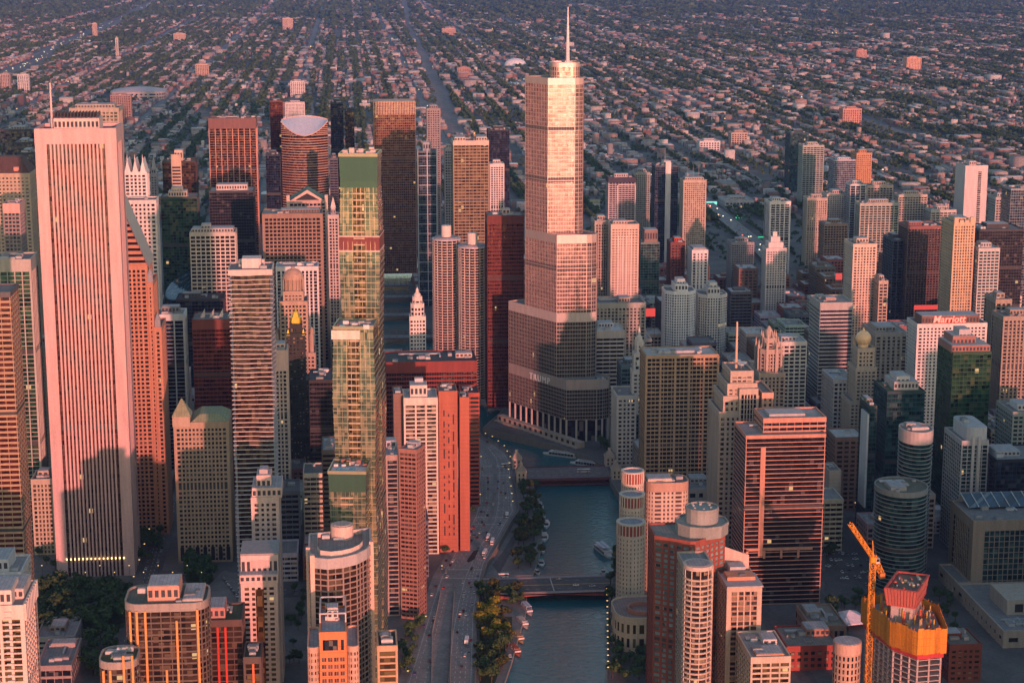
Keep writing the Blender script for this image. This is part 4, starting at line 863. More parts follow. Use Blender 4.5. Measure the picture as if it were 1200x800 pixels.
T_('apartment_tower', 'broad dark brown grid tower left of the golden tan tower', 1064, 1107, 266, -300, 40, 'grid', (.13,.085,.075), 'black', bw=3.6, pw=.8, fh=3.1, sh=.9, tw=(.22,.10,.085), pent=[(.3,.7,.1,.5,4,(.3,.12,.1))])
T_('apartment_tower', 'dark blue glass wing left of the broad dark brown grid tower', 1046, 1060, 282, -310, 46, 'balc', (.07,.08,.10), 'navy')
T_('apartment_tower', 'pale tower glowing orange at its top with a white mast', 1000, 1028, 287, -80, 38, 'punch', (.56,.44,.36), 'tan', bw=3.2, pw=1.4, fh=3.1, sh=1.2, more=lambda b: b.mb('mast').tube((4,b.hy*.5,b.H),(4,b.hy*.5,b.H+20),.6,.3,6,wall((.66,.6,.56))))
T_('apartment_tower', 'lower tan wing right of the orange-topped pale tower', 1030, 1041, 330, -60, 28, 'grid', (.40,.31,.24), 'dark')
T_('office_tower', 'grey banded tower with a flat corner-peaked roof', 961, 1000, 356, 70, 44, 'band', (.38,.35,.32), 'navy', fh=4, sh=1.9, bw=30, pw=.3, tb=7, roof=(.30,.27,.25), pent=[(.3,.6,.3,.6,3,(.35,.25,.22))])
T_('office_tower', 'white concrete grid tower behind the gothic crowned tower', 911, 946, 402, 215, 36, 'grid', (.52,.48,.43), 'black', bw=5.4, pw=1.3, fh=3.9, sh=1.6, roof=(.42,.40,.40), pent=[(.25,.75,.2,.7,4,(.45,.43,.42))])
T_('office_block', 'light grey square-windowed block below the grey banded tower', 977, 1003, 446, 288, 44, 'grid', (.46,.42,.40), 'black', bw=4, pw=1.5, fh=3.9, sh=1.7, roof=(.36,.36,.38), pent=[])
def tribune():
    X = 285.; a, c = atx(890, 420, X), atx(921, 420, X); w = (c[1]-a[1])/2; b = Building('tower_block', 'gothic stone tower with a crown of flying buttresses', X-18, (a[1]+c[1])/2); b.foot(rect(-18,18,-w,w)); Z = lambda v: atx(905, v, X)[2]; W = (.40,.31,.25)
    kw = dict(pre='pier', w=W, g='dark', bw=3.6, pw=1.7, pd=1.2, sh=1.6)
    b.sec(rect(-18,18,-w,w), 0, Z(438), **kw); b.sec(chamf(-14,14,-w*.8,w*.8,4), Z(438), Z(412), **{**kw, 'bw': 2.6, 'pw': 1.2}); b.sec(chamf(-9,9,-w*.5,w*.5,3), Z(412), Z(400), **{**kw, 'bw': 2.2, 'pw': 1.0})
    for i in range(8):
        t = (i+.5)/8*2*math.pi; x, y = 15.5*math.cos(t), w*.92*math.sin(t); P = b.mb('buttress#%d' % i)
        P.prism(rect(x-1.2,x+1.2,y-1.2,y+1.2), Z(442), Z(411), wall(W)); P.prism(rect(x-1.2,x+1.2,y-1.2,y+1.2), Z(411), Z(400), wall(W), poly2=rect(x-.1,x+.1,y-.1,y+.1)); P.tube((x,y,Z(416)),(x*.5,y*.5,Z(402)),1.0,.8,5,wall(W)); P.prism(rect(x*.58-.9,x*.58+.9,y*.58-.9,y*.58+.9), Z(414), Z(399), wall(W)); P.prism(rect(x*.58-.9,x*.58+.9,y*.58-.9,y*.58+.9), Z(399), Z(391), wall(W), poly2=rect(x*.58-.1,x*.58+.1,y*.58-.1,y*.58+.1))
    b.mb('lantern').prism(ellipse(0,0,4.6,4.6,8), Z(400), Z(392), wall(W), poly2=ellipse(0,0,3.6,3.6,8)); b.mb('lantern').prism(ellipse(0,0,3.6,3.6,8), Z(392), Z(386), wall(W), poly2=ellipse(0,0,.4,.4,8)); b.done()
tribune()
def nbc():
    X = 560.; a, c = atx(843, 470, X), atx(893, 470, X); w = (c[1]-a[1])/2; b = Building('office_tower', 'stepped beige limestone tower with satellite dishes and a tall mast', X-22, (a[1]+c[1])/2); b.foot(rect(-26,24,-w-6,w+6)); Z = lambda v: atx(868, v, X)[2]; W = (.42,.33,.27)
    yy = lambda u: atx(u, 470, X)[1]-(a[1]+c[1])/2
    kw = dict(pre='pier', w=W, g='tan', bw=3.6, pw=1.9, pd=.8, sh=1.7, sd=.5, fh=3.9)
    b.sec(rect(-24,20,yy(838),yy(905)), 0, Z(640), **kw); b.sec(rect(-22,22,yy(843),yy(893)), 0, Z(484), **kw); b.sec(rect(-20,20.5,yy(848),yy(890)), Z(484), Z(466), **kw); b.sec(rect(-20,19,yy(853),yy(888)), Z(466), Z(452), **kw); b.sec(rect(-16,17,yy(857),yy(884)), Z(452), Z(438), **{**kw, 'pw': 1.0}); b.sec(rect(10,23.2,yy(866),yy(888)), 0, Z(457), **{**kw, 'bw': 2.2, 'pw': .8, 'sh': .5, 'g': 'black'})
    b.sec(rect(-18,23,yy(893)-.3,yy(906)), 0, Z(462), **{**kw, 'w': (.50,.30,.22)})  # right wing walls tinted orange, sunlight put into their colour
    b.mb('mast').tube((2,yy(868),Z(438)),(2,yy(868),Z(383)),1.1,.7,8,wall((.55,.38,.26)))
    for i, (x, u) in enumerate(((8,872),(3,876),(-4,871))):
        d = b.mb('satellite_dish#%d' % i); y = yy(u); prof = [(.2,0),(2,.5),(3.2,1.6)]; d.lathe([(r, Z(436)+2+z) for r, z in prof], wall((.66,.62,.6)), 14, x, y); d.tube((x,y,Z(436)),(x,y,Z(436)+2),.3,.3,5,wall((.3,.3,.3)))
    b.done()
nbc()
def intercon():
    X = 330.; a, c = atx(1003, 430, X), atx(1028, 430, X); w = (c[1]-a[1])/2; b = Building('hotel_tower', 'beige setback hotel tower topped by a gold onion dome', X-14, (a[1]+c[1])/2); b.foot(rect(-20,18,-w-10,w+4)); Z = lambda v: atx(1015, v, X)[2]; W = (.42,.34,.27)
    kw = dict(pre='punch', w=W, g='dark', bw=3.0, pw=1.5, fh=3.4, sd=.3)
    b.sec(rect(-14,14,-w,w), 0, Z(432), **kw); b.sec(rect(-11,11,-w*.8,w*.8), Z(432), Z(410), **kw); b.sec(rect(-16,18,-w-9,w+2), 0, Z(520), **kw); b.sec(rect(-15,16,-w-5,w+1), Z(520), Z(470), **kw)
    b.mb('gold_dome').lathe([(4.6,Z(411)),(4.4,Z(407)),(6.6,Z(403)),(7.2,Z(400)),(6.4,Z(396)),(4,Z(392.5)),(1.2,Z(390.5)),(.1,Z(387))], wall((.80,.52,.30), .4, .1), 20)
    for sy in (-1,1): b.box('chimney_stack#%d' % sy, -9, -5, sy*w*.7-1.5, sy*w*.7+1.5, Z(410), Z(400), W)
    b.done()
intercon()
T_('office_block', 'wide tan limestone block right of the gold-domed hotel tower', 1026, 1064, 391, 130, 50, 'pier', (.40,.33,.27), 'tan', bw=5, pw=2.4, roof=(.3,.28,.26), pent=[(.3,.8,.1,.7,5,None)])
T_('hotel_tower', 'broad white grid hotel with a red neon rooftop sign', 1075, 1157, 381, 215, 34, 'punch', (.58,.53,.50), 'black', bw=3.6, pw=1.7, fh=3.3, sh=1.5, c=2, tb=3, roof=(.2,.17,.16), pent=[(.3,1.0,.06,.88,8.5,(.16,.095,.075))], units=3)
def sign_text():
    cu = bpy.data.curves.new('neon_sign', 'FONT'); cu.body = 'Marriott'; cu.size = 9.2; cu.extrude = .3; cu.offset = .10; cu.shear = .18; cu.align_x = 'CENTER'
    o = bpy.data.objects.new('tmp', cu); COL.objects.link(o); dg = bpy.context.evaluated_depsgraph_get(); me = bpy.data.meshes.new_from_object(o.evaluated_get(dg)); bpy.data.objects.remove(o)
    me.materials.clear(); me.materials.append(emit((1,.10,.07), 2.2)); s = bpy.data.objects.new('neon_sign', me); COL.objects.link(s)
    p = atx(1112, 378, 215.6); s.location = (216.0, p[1], p[2]+.4); s.rotation_euler = (math.pi/2, 0, math.pi/2)
    tag(s, 'glowing red lettering sign on the brown rooftop box of the white hotel', 'sign')
sign_text()
T_('office_tower', 'green glass tower with a terraced brown penthouse in front of the white hotel', 1117, 1162, 414, 420, 42, 'cw', (.03,.075,.04), 'green', bw=3.4, fh=3.8, sh=.7, roof=(.1,.1,.08), pent=[(.05,.95,-.02,.98,6,(.30,.15,.12)), (.1,.7,.1,.7,12,(.30,.15,.12)), (.2,.6,.3,.6,17,(.42,.4,.4))], units=2)
T_('office_tower', 'dark teal glass tower with a roof garden left of the white hotel', 1040, 1084, 460, 430, 42, 'cw', (.025,.055,.06), 'teal', bw=3.4, fh=3.8, sh=.7, roof=(.10,.11,.05), pent=[(.1,.8,.25,.9,7,(.44,.40,.38)), (.2,.7,.35,.7,11,(.5,.47,.45))])
T_('apartment_tower', 'slim dark green glass tower with a white side slab right of the gold-domed hotel', 1019, 1028, 477, 470, 30, 'cw', (.05,.07,.065), 'teal', pent=[(.1,.6,.1,.9,4,(.2,.2,.15))], more=lambda b: b.box('white_side_slab', -b.hx*.3, b.hx, -b.hy-1.5, -b.hy-.02, 20, b.H-6, (.55,.54,.54)))
for a in ((1167,1186,352,120,'taller tan stone tower at the right edge above the green glass tower'), (1176,1222,372,160,'lower tan stone tower at the right edge with deep vertical ribs')):
    T_('apartment_tower', a[4], *a[:4], 34, 'pier', (.30,.24,.19), 'dark', bw=4.2, pw=1.8)
T_('office_block', 'pale grid block with a white roof behind the tan right-edge towers', 1147, 1172, 292, -120, 40, 'grid', (.44,.42,.40), 'teal', bw=5, roof=(.5,.5,.5))
T_('office_block', 'black glass block right of the golden tan tower', 1148, 1200, 270, -230, 50, 'cw', (.05,.055,.06), 'black')
T_('apartment_tower', 'blue-grey glass tower cut by the right edge', 1185, 1222, 222, -420, 36, 'cw', (.25,.27,.28), 'blue', pent=[])
T_('apartment_block', 'grey panel block left of the blue-grey right-edge tower', 1167, 1184, 232, -560, 30, 'grid', (.36,.34,.32), 'dark')
T_('car_park', 'stacked-deck concrete parking building right of the green glass tower', 1162, 1186, 505, 420, 44, 'band', (.30,.26,.22), 'black', fh=3.2, sh=1.2, roof=(.22,.2,.18), pent=[(.1,.4,.1,.5,4,None)])
T_('office_block', 'grey-green glass block at the right edge below the parking building', 1187, 1235, 484, 500, 40, 'grid', (.22,.24,.22), 'teal', bw=4, pent=[(.3,.8,.2,.7,5,(.45,.45,.46))])
T_('office_block', 'black glass block with blue lit windows at the right edge', 1168, 1225, 540, 560, 44, 'cw', (.02,.025,.03), 'navy', roof=(.24,.24,.25), pent=[(.2,.7,.1,.6,4,(.35,.35,.36))])
# ------------------------------------------------------------------ foreground right
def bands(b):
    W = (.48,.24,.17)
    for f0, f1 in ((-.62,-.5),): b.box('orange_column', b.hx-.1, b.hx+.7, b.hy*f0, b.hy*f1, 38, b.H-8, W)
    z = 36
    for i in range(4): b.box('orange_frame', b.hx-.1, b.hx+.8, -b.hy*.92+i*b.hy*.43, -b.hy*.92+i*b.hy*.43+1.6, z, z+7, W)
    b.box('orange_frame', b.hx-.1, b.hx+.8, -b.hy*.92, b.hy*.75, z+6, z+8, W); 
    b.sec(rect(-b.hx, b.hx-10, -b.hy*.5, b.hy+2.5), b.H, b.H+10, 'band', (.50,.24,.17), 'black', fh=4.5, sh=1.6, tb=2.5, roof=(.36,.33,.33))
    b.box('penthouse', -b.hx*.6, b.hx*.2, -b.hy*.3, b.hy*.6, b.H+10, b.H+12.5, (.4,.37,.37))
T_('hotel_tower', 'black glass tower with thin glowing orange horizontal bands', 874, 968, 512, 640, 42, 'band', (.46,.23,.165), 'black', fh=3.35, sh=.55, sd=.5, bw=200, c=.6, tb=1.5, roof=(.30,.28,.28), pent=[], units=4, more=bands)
T_('office_block', 'pale blank-walled tan block right of the black orange-banded tower', 972, 986, 553, 470, 26, 'punch', (.42,.35,.29), 'dark', pw=0, sh=0, c=40, tb=2, pent=[], units=1)
T_('office_block', 'low stone annex at the foot of the bronze grid tower', 806, 846, 574, 440, 40, 'punch', (.36,.31,.27), 'dark', bw=7, pw=3, fh=7, sh=3, pent=[(.1,.5,.2,.7,4,None)])
def cyl_pair():
    c = gnd(1066, 700); X = c[0]
    T_('apartment_tower', 'lower and wider of two round grey glass towers, touching the taller one', 1036, 1097, 580, X-10, 46, 'band', (.25,.25,.24), 'teal', shape='ell', fh=3.15, sh=.5, sd=.55, bw=4, pw=.22, pd=.35, c=0, tb=3, roof=(.15,.15,.11), pent=[(.4,.8,.2,.5,3,(.35,.33,.3))], units=6)
    T_('apartment_tower', 'taller round grey glass tower with a ring-shaped roof terrace', 1062, 1100, 509, X-53, 34, 'band', (.28,.27,.26), 'teal', shape='ell', fh=3.15, sh=.5, sd=.55, bw=4, pw=.22, pd=.35, c=0, tb=9, tw=(.40,.36,.33), roof=(.34,.32,.28), pent=[(.2,.7,.3,.7,2.5,(.45,.42,.38)), (.3,.5,.2,.5,4,(.3,.3,.28))], units=7)
cyl_pair()
def curvetop(b): 
    P = rrect(-b.hx*.9, b.hx*.95, -b.hy*.55, b.hy*.98, 5); b.mb('curved_penthouse').prism(P, b.H, b.H+11, wall((.48,.46,.46))); b.mb('curved_penthouse').prism(inset(P, .8), b.H+11, b.H+11.4, roofmat((.42,.42,.44))); b.units(-10, 8, -8, 8, b.H+11.4, 4)
    b.box('white_pier', b.hx-.1, b.hx+1.0, -b.hy*.25, -b.hy*.05, 0, b.H+4, (.52,.47,.45)); b.box('white_pier', b.hx-.1, b.hx+1.0, b.hy*.2, b.hy*.4, 0, b.H+4, (.52,.47,.45))
T_('apartment_tower', 'grey tower with a rounded rooftop box and pink lit right edge', 1127, 1159, 518, 540, 44, 'grid', (.40,.37,.36), 'teal', bw=4.4, pw=.7, fh=3.2, sh=.7, pent=[], units=0, more=curvetop)
def hospital():
    T_('hospital_block', 'large brown stone and dark glass block with a sloping skylight roof at lower right', 1141, 1245, 612, 640, 54, 'grid', (.27,.21,.16), 'teal', bw=4, pw=.5, fh=4.2, sh=.5, c=9, tb=7, pent=[], units=5,
       more=lambda b: (b.mb('skylight').add([(-b.hx+1,-b.hy*.8,b.H+7),(-b.hx+1,b.hy,b.H+7),(-b.hx+22,b.hy,b.H+1.5),(-b.hx+22,-b.hy*.8,b.H+1.5)], [(0,3,2,1)], glass('blue', 4, 90)), [b.mb('skylight_rib').tube((-b.hx+1,y,b.H+7.4),(-b.hx+22,y,b.H+1.9),.4,.4,4,wall((.5,.5,.5))) for y in np.arange(-b.hy*.8, b.hy, 8)], b.mb('skylight_back').box(-b.hx, -b.hx+1, -b.hy*.8, b.hy, b.H, b.H+7, wall((.3,.27,.24)))))
    y0 = atx(1176, 741, 742)[1]; H = atx(1176, 741, 742)[2]
    b = Building('podium_block', 'long pale stone podium with tall slot windows in front of the brown stone block', 668, y0+26, 0); b.foot(rect(-72,74,-26,26))
    b.sec(rect(-72,-27.6,-26,-15.5), 0, H, 'pier', (.40,.33,.27), 'dark', bw=9, pw=5.5, pd=.9, fh=14, sh=4, sd=.5, c=4, tb=4, roof=(.26,.25,.25)); b.sec(rect(-27,74,-26,40), 0, H, 'pier', (.40,.33,.27), 'dark', bw=9, pw=5.5, pd=.9, fh=14, sh=4, sd=.5, c=4, tb=4, roof=(.26,.25,.25)); 
    b.box('penthouse', 4, 40, -12, 30, H, H+11, (.42,.36,.30)); b.box('penthouse_opening', 40, 40.15, -6, 0, H+2, H+8, (.03,.03,.03)); b.box('penthouse_opening', 40, 40.15, 8, 20, H+1, H+8, (.03,.03,.03)); b.units(46, 70, -20, 26, H, 9); b.box('roof_duct', 48, 66, -8, -6.5, H+.3, H+1.6, (.4,.4,.4)); b.box('roof_duct', 50, 51.5, -20, 22, H+.3, H+1.4, (.36,.36,.36)); b.box('roof_well', 58, 72, 4, 22, H+.1, H+.2, (.06,.06,.065)); b.done()
hospital()
T_('brick_block', 'dark red brick block right of the unfinished tower', 1113, 1151, 757, 800, 30, 'punch', (.19,.06,.045), 'tan', bw=4, fh=3.6, pw=1.6, roof=(.20,.17,.14), pent=[(.1,.5,.1,.6,3,None)])
# brick tower with a round grey rooftop drum
def roofpoly(name, label, H, front, depth, cat='building', skew=0): 
    F = [gnd(u, v, H) for u, v in front]; P = F+[(F[-1][0]-depth, F[-1][1]+skew), (F[0][0]-depth, F[0][1])]
    cx, cy = sum(p[0] for p in P)/len(P), sum(p[1] for p in P)/len(P); b = Building(name, label, cx, cy, 0, cat); q = [(x-cx, y-cy) for x, y in P]; b.foot(q); b.H = H; b.poly = q; return b, q
def brick():
    b, P = roofpoly('hotel_tower', 'red brick tower with pale paired windows and a two-tier round grey rooftop drum', 112, [(767,629),(809,636),(815,636),(850,626)], 26)
    b.sec(P, 0, 112, 'punch', (.26,.075,.05), 'aqua', bw=4.2, pw=1.6, fh=3.5, sh=1.3, sd=.42, c=1.0, tb=3, roof=(.22,.22,.20))
    e = gnd(823, 610, 120); cx, cy = e[0]-b.x, e[1]-b.y; G = wall((.25,.26,.24)); 
    b.mb('rooftop_drum').prism(ellipse(cx-2,cy,17,17,10), 112, 119, G); b.mb('rooftop_drum').prism(ellipse(cx-2,cy,10.5,10.5,14), 119, 128, wall((.28,.29,.27))); b.mb('drum_ring').ring(ellipse(cx-2,cy,17.4,17.4,10), ellipse(cx-2,cy,16.6,16.6,10), 118, 120, G); b.mb('drum_ring').ring(ellipse(cx-2,cy,10.8,10.8,14), ellipse(cx-2,cy,10,10,14), 127, 129.3, G)
    for i in range(6): 
        t = i/6*6.28; b.mb('roof_unit#%d' % i).box(cx-2+6*math.cos(t)-.7, cx-2+6*math.cos(t)+.7, cy+6*math.sin(t)-.7, cy+6*math.sin(t)+.7, 128, 129.5, wall((.35,.35,.34)))
    b.done()
brick()
def balcony_tower():
    def sail(b):
        Z = b.H
        S = b.mb('sail_wall'); n = 10
        for k in range(n):
            a0, a1 = k/n, (k+1)/n
            p0 = (-b.hx*.1+10*a0, -b.hy*1.8+b.hy*2.7*a0); p1 = (-b.hx*.1+10*a1, -b.hy*1.8+b.hy*2.7*a1)
            h0, h1 = 19-9*a0, 19-9*a1
            S.add([(-16+p0[0],p0[1],Z),(-16+p1[0],p1[1],Z),(-16+p1[0],p1[1],Z+h1),(-16+p0[0],p0[1],Z+h0),(-17+p0[0],p0[1],Z),(-17+p1[0],p1[1],Z),(-17+p1[0],p1[1],Z+h1),(-17+p0[0],p0[1],Z+h0)], [(0,1,2,3),(5,4,7,6),(3,2,6,7),(0,3,7,4),(1,5,6,2)], wall((.58,.44,.37)))
        b.box('roof_terrace', b.hx-24, b.hx+1.4, -b.hy*1.02, b.hy*1.05, Z+1.2, Z+2, (.40,.36,.36)); b.box('lit_parapet', b.hx-22, b.hx-10, -b.hy*.8, b.hy*.8, Z+2, Z+4.2, (.58,.25,.15)); b.box('plant_room', b.hx-34, b.hx-24, -b.hy*.4, b.hy*.5, Z, Z+6, (.44,.42,.42))  # orange parapet box has the sunlight put into its colour
        b.units(b.hx-20, b.hx-8, -b.hy*.8, b.hy*.8, Z+2, 3)
    T_('apartment_tower', 'cream and brick apartment tower with a curved rooftop sail wall', 852, 893, 690, 850, 52, 'grid', (.48,.37,.29), 'tan', bw=4.5, pw=.9, fh=3.3, sh=1.1, c=3, tb=2, span=(.36,.20,.14), pent=[], units=0, more=sail)
    z = 112; c = gnd(818, 664, z); b = Building('apartment_tower', 'round balcony corner tower left of the curved sail wall', c[0], c[1]); R = 9; b.foot(rect(-R,R,-R,R))
    b.mb('glazing').prism(ellipse(0,0,R*.86,R*.86,24), 0, z, glass('tan', 2.4, 3.3), cap=False)
    for k in range(int(z/3.3)): b.mb('balcony_slabs').prism(ellipse(0,0,R,R,24), k*3.3, k*3.3+1.0, wall((.50,.39,.31)), bottom=True)
    for i in range(10): t = i/10*6.283; b.mb('columns').tube((R*.95*math.cos(t),R*.95*math.sin(t),0),(R*.95*math.cos(t),R*.95*math.sin(t),z),.4,.4,5,wall((.52,.42,.34)))
    b.mb('roof').prism(ellipse(0,0,R*1.02,R*1.02,24), z, z+2.5, wall((.50,.40,.34))); b.mb('roof').prism(ellipse(0,0,R*.8,R*.8,24), z+2.5, z+2.8, roofmat((.3,.28,.28)))
    b.sec(rect(-30,-R*.2,-R*.85,R*1.1), 0, z-1, 'grid', (.40,.31,.25), 'tan', bw=4, fh=3.3, sh=1.0, pw=.8, roof=(.25,.24,.24)); b.done()
balcony_tower()
def turrets():
    spec = (('front and lowest', 742, 17, 617, 668), ('middle', 743, 15, 584, 640), ('rear and tallest', 743.5, 13.5, 556, 612))
    for nm, cu, half, v, X in spec:
        a, e = atx(cu, v, X), atx(cu+half, v, X); R = e[1]-a[1]; H = a[2]
        b = Building('apartment_tower', 'cream round turret tower with red-striped crown, %s of three stepped turrets' % nm, X-R, a[1], 0, group='cream stepped turret towers'); b.foot(rect(-R-6,R,-R,R))
        P = ellipse(0,0,R,R,24); b.sec(P, 0, H-9, 'punch', (.52,.43,.34), 'tan', bw=99, pw=0, fh=3.2, sh=1.5, c=1.05, tb=1, smoothposts=True)
        if 'front' in nm:
            pass
        b.mb('crown_glass').prism(ellipse(0,0,R*.9,R*.9,24), H-8, H, wall((.30,.07,.045)), cap=False)
        for i in range(24): t = i/24*6.283; b.mb('crown_ribs').tube((R*.96*math.cos(t),R*.96*math.sin(t),H-8.5),(R*.96*math.cos(t),R*.96*math.sin(t),H),.45,.45,5,wall((.56,.47,.38)))
        b.mb('crown_ring').ring(ellipse(0,0,R*1.02,R*1.02,24), ellipse(0,0,R*.8,R*.8,24), H, H+1.2, wall((.54,.47,.40))); b.mb('roof').prism(ellipse(0,0,R*.8,R*.8,24), H-1, H+.3, roofmat((.30,.31,.35))); b.done()
    T_('apartment_tower', 'cream slab with pale windows behind the three stepped round turrets', 758, 809, 568, 606, 24, 'punch', (.52,.43,.34), 'silver', shape='round', ch=8, bw=3.4, pw=1.5, fh=3.2, sh=1.4, c=.8, tb=6, tw=(.42,.28,.21), pent=[(.2,.8,.05,.6,3,None)])
    p = gnd(744, 766); b = Building('podium_block', 'low cream rounded podium with tall dark openings at the water edge', p[0]-24, p[1]+6); P = rrect(-24, 22, -18, 26, 14); b.foot(P); H = atx(744, 727, p[0])[2]
    b.sec(P, 0, H, 'punch', (.50,.40,.30), 'gold', bw=5, pw=2.2, fh=H/2.2, sh=3.5, c=1.2, tb=4, roof=(.3,.2,.18), smoothposts=True); b.mb('roof_ring').ring(ellipse(4,2,11,11,20), ellipse(4,2,9.5,9.5,20), H, H+3, wall((.38,.17,.12))); b.done()
turrets()
T_('apartment_block', 'flat-roofed balcony block at the bottom edge below the curved sail wall', 880, 927, 772, 900, 44, 'grid', (.50,.40,.31), 'gold', bw=5, fh=3.4, sh=1.2, pw=.9, roof=(.36,.35,.36), pent=[(.2,.5,.5,.85,3.5,(.5,.48,.47)), (.6,.95,.15,.85,1.8,(.55,.25,.15))], units=5)  # low front roof box coloured orange to paint in a sunlit roof edge
T_('brick_block', 'low red brick block with square windows at the bottom edge', 922, 984, 759, 770, 40, 'punch', (.30,.06,.045), 'tan', bw=4.6, pw=1.9, fh=4.2, sh=2, roof=(.24,.21,.18), pent=[(.1,.5,.5,.95,5,(.36,.2,.14))])
def rotunda():
    c = gnd(993, 752, 38); b = Building('brick_block', 'pale round corner pavilion joined to the low red brick block', c[0], c[1]); R = 9; b.foot(rect(-R,R,-R,R)); P = ellipse(0,0,R,R,20)
    b.sec(P, 0, 32, 'punch', (.46,.32,.24), 'dark', bw=99, fh=4.2, sh=1.4, c=.8, tb=1, smoothposts=True); b.mb('drum').prism(ellipse(0,0,R*1.02,R*1.02,24), 32, 39, wall((.54,.36,.28))); b.mb('roof').prism(ellipse(0,0,R*.93,R*.93,24), 39, 39.3, roofmat((.48,.46,.48))); b.done()
rotunda()
T_('brick_block', 'brown flat-roofed hall with angled ridges behind the low red brick block', 950, 992, 735, 735, 44, 'punch', (.30,.20,.15), 'dark', fh=6, roof=(.24,.20,.16), pent=[(.1,.5,.1,.5,3,(.3,.25,.2))])
def tent():
    c = gnd(995, 722, 6); b = Building('tent_pavilion', 'white pyramid tent beside the crane', c[0], c[1], .2); b.mb('canopy').prism(rect(-12,12,-12,12), 4, 5, wall((.62,.60,.64))); b.mb('canopy').prism(rect(-12,12,-12,12), 5, 11, wall((.62,.60,.64)), poly2=rect(-.3,.3,-.3,.3))
    for x in (-11,11):
        for y in (-11,11): b.mb('pole#%d%d' % (x,y)).tube((x,y,0),(x,y,4),.3,.3,6,wall((.5,.5,.5)))
    b.done()
tent()
